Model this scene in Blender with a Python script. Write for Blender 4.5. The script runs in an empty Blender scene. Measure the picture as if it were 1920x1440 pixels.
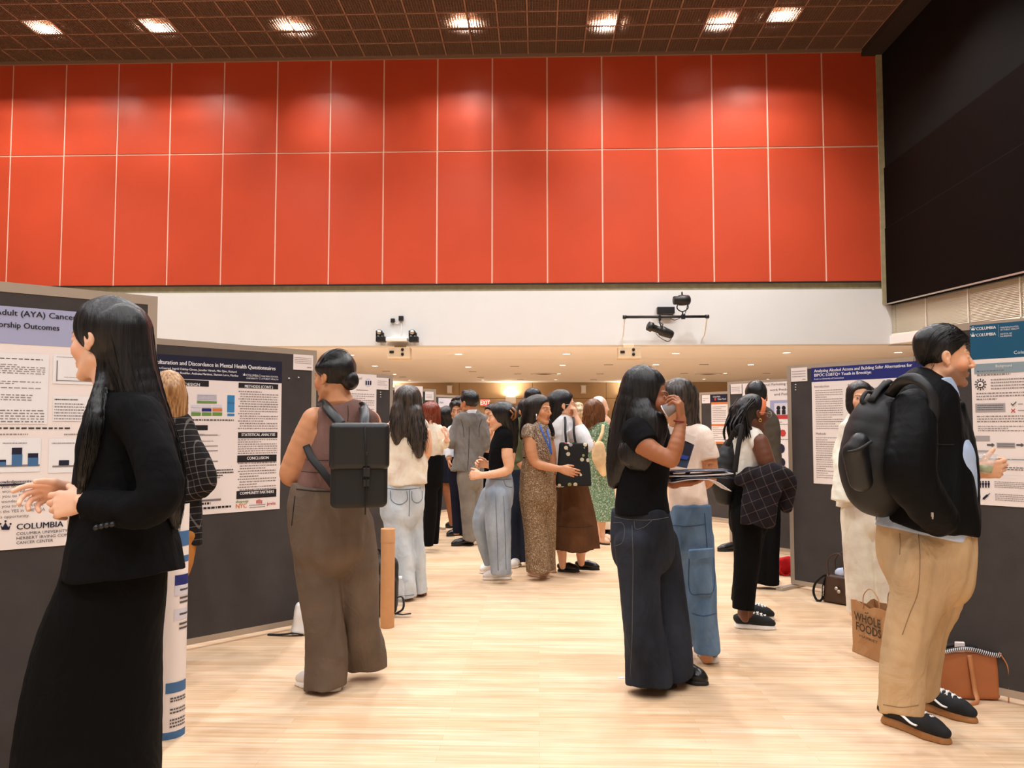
import bpy, math, random
import numpy as np
from mathutils import Vector, Matrix, Euler

# ------------------------------------------------------------------ camera, world, exposure
SC = bpy.context.scene
COL = SC.collection
F_PX, CX, CY = 1500.0, 960.0, 720.0
CAM_H, YAW, PITCH = 1.30, math.radians(1.91), math.radians(3.24)
cam_data = bpy.data.cameras.new('camera')
cam = bpy.data.objects.new('camera', cam_data)
COL.objects.link(cam)
cam.location = (0, 0, CAM_H)
cam.rotation_euler = (math.pi/2 + PITCH, 0, YAW)
cam_data.sensor_width = 36.0
cam_data.lens = 36.0*F_PX/1920.0
cam_data.clip_end = 100
SC.camera = cam
SC.view_settings.view_transform = 'Standard'
SC.view_settings.look = 'None'
SC.view_settings.gamma = 1.0
SC.view_settings.use_curve_mapping = False
SC.view_settings.exposure = 0.13

world = bpy.data.worlds.new('hall_ambience')
SC.world = world
world.use_nodes = True
world.node_tree.nodes['Background'].inputs[0].default_value = (1.0, 0.9, 0.8, 1)
world.node_tree.nodes['Background'].inputs[1].default_value = 0.05

# room measures (metres)
YW, XR, ZC = 14.5, 6.33, 8.24        # red wall distance, right wall, grid ceiling height
YB, ZS = 25.5, 2.80                   # far wall of the low recess, its soffit height
XL, YN = -17.0, -9.0                  # left wall, wall behind the camera
ZBAND, ZRED = 2.80, 3.96              # white band from ZBAND to ZRED, red panels above

def lamp(kind, name, loc, energy, color, **kw):
    l = bpy.data.lights.new(name, kind)
    l.energy = energy
    l.color = color
    for k, v in kw.items():
        setattr(l, k, v)
    o = bpy.data.objects.new(name, l)
    COL.objects.link(o)
    o.location = loc
    return o
WARM = (1.0, 0.975, 0.985)
# hall ceiling spots (rows of lamps in the grid ceiling, pointing straight down)
for iy, y in enumerate((-5.5, -2.0, 1.5, 5.0, 8.5, 11.2)):
    for ix, x in enumerate((-9.5, -5.2, -1.6, 1.6, 4.6)):
        lamp('SPOT', 'ceiling_spot_light', (x, y, ZC - .15), 375 if y < 10 else 480, WARM,
             spot_size=math.radians(125), spot_blend=.6, shadow_soft_size=.16)

# ------------------------------------------------------------------ small helpers
def lin(c):
    """sRGB 0-255 triple -> linear rgba"""
    r = []
    for v in c[:3]:
        v = v/255.0
        r.append(v/12.92 if v <= .04045 else ((v+.055)/1.055)**2.4)
    return (r[0], r[1], r[2], 1.0)

_R = np.array(Euler((math.pi/2 + PITCH, 0, YAW)).to_matrix())
CAMP = np.array([0, 0, CAM_H])
def ray(px, py):
    return _R @ np.array([(px-CX)/F_PX, (CY-py)/F_PX, -1.0])
def pix(px, py, d):
    """world point seen at photo pixel (px,py) on the plane Y = d"""
    r = ray(px, py)
    return CAMP + r*(d/r[1])
def scl(px, py, d):
    """metres per photo pixel there"""
    r = ray(px, py)
    return d/r[1]/F_PX
def gnd(px, py, z=0.0):
    """world point on the horizontal plane z seen at the pixel"""
    r = ray(px, py)
    return CAMP + r*((z-CAM_H)/r[2])
def onx(px, py, x):
    r = ray(px, py)
    return CAMP + r*(x/r[0])
def U(v):
    v = np.asarray(v, float)
    return v/np.linalg.norm(v)

# ------------------------------------------------------------------ objects
def tag(o, label=None, cat=None, group=None, kind=None):
    if label: o['label'] = label
    if cat: o['category'] = cat
    if group: o['group'] = group
    if kind: o['kind'] = kind
    return o
def thing(name, label, cat, loc=(0, 0, 0), rz=0, group=None):
    o = bpy.data.objects.new(name, None)
    COL.objects.link(o)
    o.location = loc
    o.rotation_euler = (0, 0, rz)
    o.empty_display_size = .1
    return tag(o, label, cat, group)

def np_mesh(name, V, Fq, mats, parent=None, smooth=True, cols=None, tris=None, midx=None, local=False):
    """mesh object from numpy arrays; V in world space unless local"""
    me = bpy.data.meshes.new(name)
    V = np.asarray(V, np.float32)
    if parent is not None and not local:
        V = V - np.array(parent.location, np.float32)
    nq = 0 if Fq is None else len(Fq)
    nt = 0 if tris is None else len(tris)
    me.vertices.add(len(V))
    me.vertices.foreach_set('co', V.ravel())
    loops = []
    if nq: loops.append(np.asarray(Fq, np.int32).ravel())
    if nt: loops.append(np.asarray(tris, np.int32).ravel())
    loops = np.concatenate(loops)
    me.loops.add(len(loops))
    me.loops.foreach_set('vertex_index', loops)
    st = np.concatenate([np.arange(nq)*4, nq*4 + np.arange(nt)*3]).astype(np.int32)
    me.polygons.add(nq+nt)
    me.polygons.foreach_set('loop_start', st)
    if smooth:
        me.polygons.foreach_set('use_smooth', np.ones(nq+nt, bool))
    if not isinstance(mats, (list, tuple)): mats = [mats]
    for m in mats: me.materials.append(m)
    if midx is not None:
        me.polygons.foreach_set('material_index', np.asarray(midx, np.int32))
    if cols is not None:
        a = me.color_attributes.new('Col', 'FLOAT_COLOR', 'POINT')
        a.data.foreach_set('color', np.asarray(cols, np.float32).ravel())
    me.update(calc_edges=True)
    me.validate()
    o = bpy.data.objects.new(name, me)
    COL.objects.link(o)
    if parent is not None: o.parent = parent
    return o

class MB:
    """collects boxes, tubes and polygons with material slots, then links them as one mesh"""
    def __init__(s):
        s.v, s.f, s.m, s.sm = [], [], [], []
    def add(s, vs, fs, m=0, smooth=False):
        b = len(s.v)
        s.v += [tuple(map(float, p)) for p in vs]
        for f in fs:
            s.f.append([b+i for i in f]); s.m.append(m); s.sm.append(smooth)
        return s
    def box(s, c, h, R=None, m=0):
        c = np.asarray(c, float)
        R = np.eye(3) if R is None else R
        vs = [c + R @ (np.array([x, y, z])*np.asarray(h)) for x in (-1, 1) for y in (-1, 1) for z in (-1, 1)]
        return s.add(vs, [(0,1,3,2),(4,6,7,5),(0,4,5,1),(2,3,7,6),(0,2,6,4),(1,5,7,3)], m)
    def bx(s, x0, x1, y0, y1, z0, z1, m=0):
        return s.box(((x0+x1)/2, (y0+y1)/2, (z0+z1)/2), (abs(x1-x0)/2, abs(y1-y0)/2, abs(z1-z0)/2), None, m)
    def quad(s, a, b, c, d, m=0):
        return s.add([a, b, c, d], [(0,1,2,3)], m)
    def tube(s, pts, r, n=8, m=0, closed=False, caps=True, sq=1.0, up=None):
        pts = np.asarray(pts, float)
        rs = np.full(len(pts), r) if np.isscalar(r) else np.asarray(r, float)
        N = len(pts)
        T = np.gradient(pts, axis=0) if N > 2 else np.repeat([pts[1]-pts[0]], N, 0)
        if closed:
            T = np.roll(pts, -1, 0)-np.roll(pts, 1, 0)
        ref = np.array([0, 0, 1.0]) if up is None else np.asarray(up, float)
        if up is None and abs(U(T[0])[2]) > .9: ref = np.array([1.0, 0, 0])
        vs = []
        x = None
        for i in range(N):
            t = U(T[i])
            if x is None or up is not None:
                x = np.cross(ref, t)
                if np.linalg.norm(x) < 1e-6: x = np.cross([0, 1, 0.01], t)
            else:
                x = x - t*np.dot(x, t)
            x = U(x)
            y = np.cross(t, x)
            for j in range(n):
                a = 2*math.pi*(j+.5)/n
                vs.append(pts[i] + rs[i]*(math.cos(a)*x + sq*math.sin(a)*y))
        fs = []
        for i in range(N if closed else N-1):
            for j in range(n):
                k = (i+1) % N
                fs.append((i*n+j, i*n+(j+1) % n, k*n+(j+1) % n, k*n+j))
        if caps and not closed:
            fs.append(tuple(range(n-1, -1, -1)))
            fs.append(tuple((N-1)*n+j for j in range(n)))
        return s.add(vs, fs, m, n > 4)
    def cyl(s, a, b, r, r2=None, n=16, m=0):
        a, b = np.asarray(a, float), np.asarray(b, float)
        return s.tube([a, b], [r, r if r2 is None else r2], n, m)
    def lathe(s, prof, c=(0, 0, 0), n=24, m=0, R=None):
        R = np.eye(3) if R is None else R
        c = np.asarray(c, float)
        vs = []
        for (r, z) in prof:
            for j in range(n):
                a = 2*math.pi*j/n
                vs.append(c + R @ np.array([r*math.cos(a), r*math.sin(a), z]))
        fs = [(i*n+j, i*n+(j+1) % n, (i+1)*n+(j+1) % n, (i+1)*n+j) for i in range(len(prof)-1) for j in range(n)]
        return s.add(vs, fs, m, True)
    def strip(s, rows, m=0, smooth=True):
        """rows: list of equally long point lists -> grid surface"""
        n = len(rows[0])
        vs = [p for r in rows for p in r]
        fs = [(i*n+j, i*n+j+1, (i+1)*n+j+1, (i+1)*n+j) for i in range(len(rows)-1) for j in range(n-1)]
        return s.add(vs, fs, m, smooth)
    def build(s, name, mats, parent=None, local=False, bevel=0, solid=0, sub=0):
        me = bpy.data.meshes.new(name)
        V = np.array(s.v, float)
        if parent is not None and not local:
            V = V - np.array(parent.location)
        me.from_pydata(V.tolist(), [], s.f)
        if not isinstance(mats, (list, tuple)): mats = [mats]
        for mm in mats: me.materials.append(mm)
        me.polygons.foreach_set('material_index', s.m)
        me.polygons.foreach_set('use_smooth', s.sm)
        me.update()
        o = bpy.data.objects.new(name, me)
        COL.objects.link(o)
        if parent is not None: o.parent = parent
        if solid:
            md = o.modifiers.new('thick', 'SOLIDIFY'); md.thickness = solid; md.offset = 0
        if bevel:
            md = o.modifiers.new('edge', 'BEVEL'); md.width = bevel; md.segments = 2; md.limit_method = 'ANGLE'
        if sub:
            md = o.modifiers.new('soft', 'SUBSURF'); md.levels = sub; md.render_levels = sub
        return o

def dup(o, loc=None, parent=None):
    c = o.copy(); COL.objects.link(c)
    if parent is not None: c.parent = parent
    if loc is not None: c.location = loc
    for ch in list(o.children):
        dup(ch, None, c)
    return c

# ------------------------------------------------------------------ materials
def nt(name):
    m = bpy.data.materials.new(name)
    m.use_nodes = True
    t = m.node_tree
    return m, t.nodes, t.links, t.nodes['Principled BSDF']
def plain(name, c, rough=.6, metal=0.0, spec=.5, emit=0, noise=0, nscale=60, bump=0, bscale=300, coat=0, sheen=0, trans=0, alpha=1):
    m, N, L, b = nt(name)
    b.inputs['Base Color'].default_value = lin(c)
    b.inputs['Roughness'].default_value = rough
    b.inputs['Metallic'].default_value = metal
    b.inputs['Specular IOR Level'].default_value = spec
    b.inputs['Coat Weight'].default_value = coat
    b.inputs['Sheen Weight'].default_value = sheen
    b.inputs['Transmission Weight'].default_value = trans
    b.inputs['Alpha'].default_value = alpha
    if emit:
        b.inputs['Emission Color'].default_value = lin(c)
        b.inputs['Emission Strength'].default_value = emit
    tc = N.new('ShaderNodeTexCoord')
    if noise:
        n = N.new('ShaderNodeTexNoise'); n.inputs['Scale'].default_value = nscale; n.inputs['Detail'].default_value = 5
        L.new(tc.outputs['Object'], n.inputs['Vector'])
        mr = N.new('ShaderNodeMapRange')
        mr.inputs[1].default_value = .3; mr.inputs[2].default_value = .7
        mr.inputs[3].default_value = 1-noise; mr.inputs[4].default_value = 1+noise
        L.new(n.outputs['Fac'], mr.inputs[0])
        mx = N.new('ShaderNodeMix'); mx.data_type = 'RGBA'; mx.blend_type = 'MULTIPLY'
        mx.inputs[0].default_value = 1
        mx.inputs[6].default_value = lin(c)
        L.new(mr.outputs[0], mx.inputs[7])
        L.new(mx.outputs[2], b.inputs['Base Color'])
    if bump:
        n = N.new('ShaderNodeTexNoise'); n.inputs['Scale'].default_value = bscale; n.inputs['Detail'].default_value = 3
        L.new(tc.outputs['Object'], n.inputs['Vector'])
        bp = N.new('ShaderNodeBump'); bp.inputs['Strength'].default_value = bump; bp.inputs['Distance'].default_value = .003
        L.new(n.outputs['Fac'], bp.inputs['Height'])
        L.new(bp.outputs[0], b.inputs['Normal'])
    return m
def mapped(N, L, scale=(1, 1, 1), rot=(0, 0, 0), coord='Object'):
    tc = N.new('ShaderNodeTexCoord'); mp = N.new('ShaderNodeMapping')
    mp.inputs['Scale'].default_value = scale; mp.inputs['Rotation'].default_value = rot
    L.new(tc.outputs[coord], mp.inputs[0])
    return mp.outputs[0]
def ramp(N, L, fac, stops, interp='LINEAR'):
    r = N.new('ShaderNodeValToRGB')
    r.color_ramp.interpolation = interp
    e = r.color_ramp.elements
    while len(e) < len(stops): e.new(.5)
    for el, (p, c) in zip(e, stops):
        el.position = p; el.color = lin(c)
    L.new(fac, r.inputs[0])
    return r.outputs[0]
def cloth(name, c, var=.12, rough=.85, crease=.35, sheen=.0, weave=.15):
    """fabric: slight tone variation, broad crease bump and fine weave bump"""
    m, N, L, b = nt(name)
    b.inputs['Roughness'].default_value = rough
    b.inputs['Specular IOR Level'].default_value = .12
    b.inputs['Sheen Weight'].default_value = sheen
    v = mapped(N, L)
    n1 = N.new('ShaderNodeTexNoise'); n1.inputs['Scale'].default_value = 5; n1.inputs['Detail'].default_value = 4
    L.new(v, n1.inputs['Vector'])
    lo = tuple(x*(1-var) for x in c); hi = tuple(min(255, x*(1+var)) for x in c)
    L.new(ramp(N, L, n1.outputs['Fac'], [(.3, lo), (.7, hi)]), b.inputs['Base Color'])
    v2 = mapped(N, L, (9, 9, 5), (.3, .2, 0))
    n2 = N.new('ShaderNodeTexNoise'); n2.inputs['Scale'].default_value = 1; n2.inputs['Detail'].default_value = 3; n2.inputs['Distortion'].default_value = 1.2
    L.new(v2, n2.inputs['Vector'])
    b1 = N.new('ShaderNodeBump'); b1.inputs['Strength'].default_value = crease; b1.inputs['Distance'].default_value = .03
    L.new(n2.outputs['Fac'], b1.inputs['Height'])
    n3 = N.new('ShaderNodeTexNoise'); n3.inputs['Scale'].default_value = 400
    L.new(v, n3.inputs['Vector'])
    b2 = N.new('ShaderNodeBump'); b2.inputs['Strength'].default_value = weave; b2.inputs['Distance'].default_value = .002
    L.new(n3.outputs['Fac'], b2.inputs['Height']); L.new(b1.outputs[0], b2.inputs['Normal'])
    L.new(b2.outputs[0], b.inputs['Normal'])
    return m
def hairmat(name, c, c2, rough=.38, wav=0.0):
    m, N, L, b = nt(name)
    v = mapped(N, L, (90, 90, 5))
    n = N.new('ShaderNodeTexNoise'); n.inputs['Scale'].default_value = 1; n.inputs['Detail'].default_value = 4; n.inputs['Distortion'].default_value = wav
    L.new(v, n.inputs['Vector'])
    L.new(ramp(N, L, n.outputs['Fac'], [(.35, c), (.7, c2)]), b.inputs['Base Color'])
    b.inputs['Roughness'].default_value = rough
    b.inputs['Specular IOR Level'].default_value = .45
    bp = N.new('ShaderNodeBump'); bp.inputs['Strength'].default_value = .55; bp.inputs['Distance'].default_value = .006
    L.new(n.outputs['Fac'], bp.inputs['Height']); L.new(bp.outputs[0], b.inputs['Normal'])
    return m
def attr_skin(name):
    m, N, L, b = nt(name)
    a = N.new('ShaderNodeVertexColor'); a.layer_name = 'Col'
    v = mapped(N, L)
    n = N.new('ShaderNodeTexNoise'); n.inputs['Scale'].default_value = 14; n.inputs['Detail'].default_value = 5
    L.new(v, n.inputs['Vector'])
    mr = N.new('ShaderNodeMapRange'); mr.inputs[1].default_value = .3; mr.inputs[2].default_value = .7
    mr.inputs[3].default_value = .93; mr.inputs[4].default_value = 1.07
    L.new(n.outputs['Fac'], mr.inputs[0])
    mx = N.new('ShaderNodeMix'); mx.data_type = 'RGBA'; mx.blend_type = 'MULTIPLY'; mx.inputs[0].default_value = 1
    L.new(a.outputs['Color'], mx.inputs[6]); L.new(mr.outputs[0], mx.inputs[7])
    L.new(mx.outputs[2], b.inputs['Base Color'])
    b.inputs['Roughness'].default_value = .5
    b.inputs['Specular IOR Level'].default_value = .35
    b.inputs['Subsurface Weight'].default_value = .12
    b.inputs['Subsurface Radius'].default_value = (.02, .008, .004)
    b.inputs['Subsurface Scale'].default_value = .5
    return m
def plaid(name, base, lines, cell=.05, wide=.12, rot=(0, 0, 0), second=None):
    """woven check: thin light lines over a dark ground, in all three directions"""
    m, N, L, b = nt(name)
    v = mapped(N, L, (1/cell,)*3, rot)
    sp = N.new('ShaderNodeSeparateXYZ'); L.new(v, sp.inputs[0])
    col = None
    acc = None
    for ax in (0, 2):
        fr = N.new('ShaderNodeMath'); fr.operation = 'FRACT'; L.new(sp.outputs[ax], fr.inputs[0])
        lt = N.new('ShaderNodeMath'); lt.operation = 'LESS_THAN'; lt.inputs[1].default_value = wide
        L.new(fr.outputs[0], lt.inputs[0])
        h = N.new('ShaderNodeMath'); h.operation = 'MULTIPLY'; h.inputs[1].default_value = .55
        L.new(lt.outputs[0], h.inputs[0])
        if acc is None: acc = h.outputs[0]
        else:
            ad = N.new('ShaderNodeMath'); ad.operation = 'ADD'; ad.use_clamp = True
            L.new(acc, ad.inputs[0]); L.new(h.outputs[0], ad.inputs[1]); acc = ad.outputs[0]
    L.new(ramp(N, L, acc, [(0, base), (1, lines)]), b.inputs['Base Color'])
    b.inputs['Roughness'].default_value = .9
    b.inputs['Specular IOR Level'].default_value = .2
    n = N.new('ShaderNodeTexNoise'); n.inputs['Scale'].default_value = 12
    bp = N.new('ShaderNodeBump'); bp.inputs['Strength'].default_value = .3; bp.inputs['Distance'].default_value = .02
    L.new(n.outputs['Fac'], bp.inputs['Height']); L.new(bp.outputs[0], b.inputs['Normal'])
    return m
def speckle(name, stops, scale=55, rough=.8, distort=0.0, kind='VORONOI', stretch=(1, 1, 1)):
    m, N, L, b = nt(name)
    v = mapped(N, L, stretch)
    if kind == 'VORONOI':
        n = N.new('ShaderNodeTexVoronoi'); n.inputs['Scale'].default_value = scale
        L.new(v, n.inputs['Vector']); fac = n.outputs['Color']
        sp = N.new('ShaderNodeSeparateXYZ'); L.new(fac, sp.inputs[0]); fac = sp.outputs[0]
    else:
        n = N.new('ShaderNodeTexNoise'); n.inputs['Scale'].default_value = scale; n.inputs['Detail'].default_value = 5
        n.inputs['Distortion'].default_value = distort
        L.new(v, n.inputs['Vector']); fac = n.outputs['Fac']
    L.new(ramp(N, L, fac, stops, 'CONSTANT' if kind == 'VORONOI' else 'LINEAR'), b.inputs['Base Color'])
    b.inputs['Roughness'].default_value = rough
    b.inputs['Specular IOR Level'].default_value = .25
    return m
def denim(name, dark, light, amount=.5, rough=.85):
    m, N, L, b = nt(name)
    v = mapped(N, L, (1, 1, .45))
    n = N.new('ShaderNodeTexNoise'); n.inputs['Scale'].default_value = 7; n.inputs['Detail'].default_value = 6
    L.new(v, n.inputs['Vector'])
    v2 = mapped(N, L, (900, 900, 60))
    n2 = N.new('ShaderNodeTexNoise'); n2.inputs['Scale'].default_value = 1; n2.inputs['Detail'].default_value = 2
    L.new(v2, n2.inputs['Vector'])
    ad = N.new('ShaderNodeMath'); ad.operation = 'MULTIPLY_ADD'; ad.inputs[1].default_value = .3
    L.new(n2.outputs['Fac'], ad.inputs[0]); L.new(n.outputs['Fac'], ad.inputs[2])
    L.new(ramp(N, L, ad.outputs[0], [(.65-amount/2, dark), (.65+amount/2, light)]), b.inputs['Base Color'])
    b.inputs['Roughness'].default_value = rough
    b.inputs['Specular IOR Level'].default_value = .2
    v3 = mapped(N, L, (10, 10, 5), (.4, .2, 0))
    n3 = N.new('ShaderNodeTexNoise'); n3.inputs['Scale'].default_value = 1; n3.inputs['Distortion'].default_value = 1.3
    L.new(v3, n3.inputs['Vector'])
    bp = N.new('ShaderNodeBump'); bp.inputs['Strength'].default_value = .4; bp.inputs['Distance'].default_value = .03
    L.new(n3.outputs['Fac'], bp.inputs['Height']); L.new(bp.outputs[0], b.inputs['Normal'])
    return m
# ------------------------------------------------------------------ implicit modelling: smooth unions of tapered limbs, meshed with surface nets
BIG = np.float32(.25)
def smin(a, b, k):
    if k <= 0: return np.minimum(a, b)
    h = np.clip(.5 + .5*(b-a)/k, 0, 1)
    return b + (a-b)*h - k*h*(1-h)
def _cone(X, Y, Z, a, b, ra, rb, n, m):
    ba = b-a
    qx, qy, qz = X-a[0], Y-a[1], Z-a[2]
    qq = qx*qx + qy*qy + qz*qz
    qb = qx*ba[0] + qy*ba[1] + qz*ba[2]
    bb = float(ba @ ba)
    if m:
        s = qx*n[0] + qy*n[1] + qz*n[2]
        sb = float(ba @ n)
        qq = qq + m*s*s
        qb = qb + m*s*sb
        bb = bb + m*sb*sb
    t = np.clip(qb/max(bb, 1e-9), 0, 1)
    d2 = qq - 2*t*qb + t*t*bb
    return np.sqrt(np.maximum(d2, 0)) - (ra + (rb-ra)*t)
def _sub(ax, lo, hi):
    return max(0, int(np.searchsorted(ax, lo))-1), min(len(ax), int(np.searchsorted(ax, hi))+1)
class Prim:
    """f(xs,ys,zs)->array over the box; k blend; op u/s"""
    def __init__(s, f, lo, hi, k=.01, op='u'):
        s.f, s.lo, s.hi, s.k, s.op = f, np.asarray(lo, float), np.asarray(hi, float), k, op
def chain(P, R, k=.01, flat=1.0, n=(0, 1, 0), cuts=(), kk=.004, op='u'):
    P = np.asarray(P, float); R = np.asarray(R, float)
    n = U(n); m = 1/flat**2-1
    g = R*max(1.0, flat)
    lo = (P-g[:, None]).min(0); hi = (P+g[:, None]).max(0)
    def f(xs, ys, zs):
        D = np.full((len(xs), len(ys), len(zs)), BIG, np.float32)
        pad = .035 + k
        segs = range(len(P)-1) if len(P) > 1 else [0]
        for i in segs:
            a = P[i]; b = P[i+1] if len(P) > 1 else P[0]+np.array([0, 0, 1e-4])
            ra, rb = R[i], R[i+1] if len(P) > 1 else R[0]
            l = np.minimum(a-max(1, flat)*ra, b-max(1, flat)*rb)-pad
            h = np.maximum(a+max(1, flat)*ra, b+max(1, flat)*rb)+pad
            i0, i1 = _sub(xs, l[0], h[0]); j0, j1 = _sub(ys, l[1], h[1]); k0, k1 = _sub(zs, l[2], h[2])
            if i1 <= i0 or j1 <= j0 or k1 <= k0: continue
            d = _cone(xs[i0:i1, None, None], ys[None, j0:j1, None], zs[None, None, k0:k1], a, b, ra, rb, n, m)
            if flat < 1: d = d*flat
            D[i0:i1, j0:j1, k0:k1] = smin(D[i0:i1, j0:j1, k0:k1], d, kk)
        for (p, nn) in cuts:
            D = np.maximum(D, (xs[:, None, None]-p[0])*nn[0] + (ys[None, :, None]-p[1])*nn[1] + (zs[None, None, :]-p[2])*nn[2])
        return D
    return Prim(f, lo, hi, k, op)
def ell(c, r, Rm=None, k=.01, op='u', cuts=()):
    c = np.asarray(c, float); r = np.asarray(r, float)
    Rm = np.eye(3) if Rm is None else np.asarray(Rm)     # columns: local axes in world
    ext = np.sqrt(((Rm*r)**2).sum(1))
    def f(xs, ys, zs):
        X, Y, Z = xs[:, None, None]-c[0], ys[None, :, None]-c[1], zs[None, None, :]-c[2]
        k0 = 0; k1 = 0
        for i in range(3):
            l = X*Rm[0, i] + Y*Rm[1, i] + Z*Rm[2, i]
            k0 = k0 + (l/r[i])**2
            k1 = k1 + (l/r[i]**2)**2
        k0 = np.sqrt(k0); k1 = np.sqrt(k1)
        D = k0*(k0-1)/np.maximum(k1, 1e-6)
        for (p, nn) in cuts:
            D = np.maximum(D, (xs[:, None, None]-p[0])*nn[0] + (ys[None, :, None]-p[1])*nn[1] + (zs[None, None, :]-p[2])*nn[2])
        return D.astype(np.float32)
    return Prim(f, c-ext, c+ext, k, op)
def rbox(c, h, Rm=None, r=.02, k=.01, op='u', taper=0.0):
    c = np.asarray(c, float); h = np.asarray(h, float)
    Rm = np.eye(3) if Rm is None else np.asarray(Rm)
    ext = (np.abs(Rm)*h*(1+abs(taper))).sum(1)
    def f(xs, ys, zs):
        X, Y, Z = xs[:, None, None]-c[0], ys[None, :, None]-c[1], zs[None, None, :]-c[2]
        L = [X*Rm[0, i] + Y*Rm[1, i] + Z*Rm[2, i] for i in range(3)]
        if taper:
            s = 1 + taper*np.clip(L[2]/h[2], -1, 1)
            L[0] = L[0]/s; L[1] = L[1]/s
        q = [np.abs(L[i])-(h[i]-r) for i in range(3)]
        out = np.sqrt(sum(np.maximum(a, 0)**2 for a in q))
        return (out + np.minimum(np.maximum(np.maximum(q[0], q[1]), q[2]), 0) - r).astype(np.float32)
    return Prim(f, c-ext, c+ext, k, op)
def wrinkle(x, y, z, amp, f, zs, seed):
    rg = np.random.RandomState(seed)
    z = z*zs
    tot = 0
    for i in range(4):
        u = rg.normal(size=3); u /= np.linalg.norm(u); w = rg.normal(size=3)
        ff = f*(.7+.5*i)
        tot = tot + np.sin(ff*(x*u[0]+y*u[1]+z*u[2]) + 1.7*np.sin(ff*.45*(x*w[0]+y*w[1]+z*w[2])+i) + rg.rand()*6)/(1+.5*i)
    return amp*tot*.5
def surface_nets(D, lo, vox):
    s = D < 0
    c = np.zeros(tuple(np.array(D.shape)-1), np.int8)
    for i in (0, 1):
        for j in (0, 1):
            for k in (0, 1):
                c += s[i:D.shape[0]-1+i, j:D.shape[1]-1+j, k:D.shape[2]-1+k]
    act = np.argwhere((c > 0) & (c < 8))
    if len(act) == 0: return np.zeros((0, 3)), np.zeros((0, 4), int)
    idx = np.full(c.shape, -1, np.int32)
    a0, a1, a2 = act.T
    idx[a0, a1, a2] = np.arange(len(act))
    pos = np.zeros((len(act), 3), np.float32); cnt = np.zeros(len(act), np.float32)
    cor = [(i, j, k) for i in (0, 1) for j in (0, 1) for k in (0, 1)]
    val = {q: D[a0+q[0], a1+q[1], a2+q[2]] for q in cor}
    for p in cor:
        for ax in range(3):
            if p[ax]: continue
            q = list(p); q[ax] = 1; q = tuple(q)
            va, vb = val[p], val[q]
            mk = (va < 0) != (vb < 0)
            t = np.where(mk, va/np.where(mk, va-vb, 1), 0)
            for e in range(3):
                pos[:, e] += np.where(mk, p[e] + (t if e == ax else 0), 0)
            cnt += mk
    V = lo + (act + pos/np.maximum(cnt, 1)[:, None])*vox
    quads = []
    for ax in range(3):
        o1, o2 = (ax+1) % 3, (ax+2) % 3
        sl0 = [slice(1, -1)]*3; sl1 = [slice(1, -1)]*3
        sl0[ax] = slice(0, -1); sl1[ax] = slice(1, None)
        A, B = s[tuple(sl0)], s[tuple(sl1)]
        for flip in (0, 1):
            e = np.argwhere((A & ~B) if flip == 0 else (~A & B))
            if len(e) == 0: continue
            e = e + 1
            e[:, ax] -= 1
            def at(d1, d2):
                q = e.copy(); q[:, o1] += d1; q[:, o2] += d2
                return idx[q[:, 0], q[:, 1], q[:, 2]]
            qd = np.stack([at(-1, -1), at(0, -1), at(0, 0), at(-1, 0)], 1)
            quads.append(qd if flip == 0 else qd[:, ::-1])
    Q = np.concatenate(quads)
    return V, Q[(Q >= 0).all(1)]
def smooth_mesh(V, Q, it=1, f=.5):
    a = np.concatenate([Q[:, 0], Q[:, 1], Q[:, 2], Q[:, 3]]); b = np.concatenate([Q[:, 1], Q[:, 2], Q[:, 3], Q[:, 0]])
    src = np.concatenate([a, b]); dst = np.concatenate([b, a])
    deg = np.maximum(np.bincount(src, minlength=len(V)), 1)
    for _ in range(it):
        S = np.stack([np.bincount(src, V[dst, e], minlength=len(V)) for e in range(3)], 1)/deg[:, None]
        V = V + f*(S-V)
    return V
def mesh_sdf(prims, vox, fold=None, sm=1, planes=(), seed=1, keep=None):
    us = [p for p in prims if p.op == 'u']
    lo = np.min([p.lo for p in us], 0) - 3*vox; hi = np.max([p.hi for p in us], 0) + 3*vox
    nn = np.ceil((hi-lo)/vox).astype(int)+1
    ax = [(lo[i] + np.arange(nn[i])*vox).astype(np.float32) for i in range(3)]
    D = np.full(tuple(nn), BIG, np.float32)
    for p in prims:
        pad = p.k + 3*vox
        r = [_sub(ax[i], p.lo[i]-pad, p.hi[i]+pad) for i in range(3)]
        if any(b <= a for a, b in r): continue
        s = tuple(slice(a, b) for a, b in r)
        d = p.f(ax[0][s[0]], ax[1][s[1]], ax[2][s[2]])
        if p.op == 'u': D[s] = smin(D[s], d, p.k)
        else: D[s] = -smin(-D[s], d, p.k)
    if fold:
        ii = np.nonzero(np.abs(D) < fold[0]*1.6 + vox)
        D[ii] += wrinkle(ax[0][ii[0]], ax[1][ii[1]], ax[2][ii[2]], fold[0], fold[1], fold[2], seed)
    for (p, n) in planes:
        D = np.maximum(D, ((ax[0][:, None, None]-p[0])*n[0] + (ax[1][None, :, None]-p[1])*n[1] + (ax[2][None, None, :]-p[2])*n[2]).astype(np.float32))
    if keep is not None: keep.append((D.astype(np.float16), lo, vox))
    V, Q = surface_nets(D, lo, vox)
    if sm and len(V): V = smooth_mesh(V, Q, sm)
    return V, Q
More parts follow.
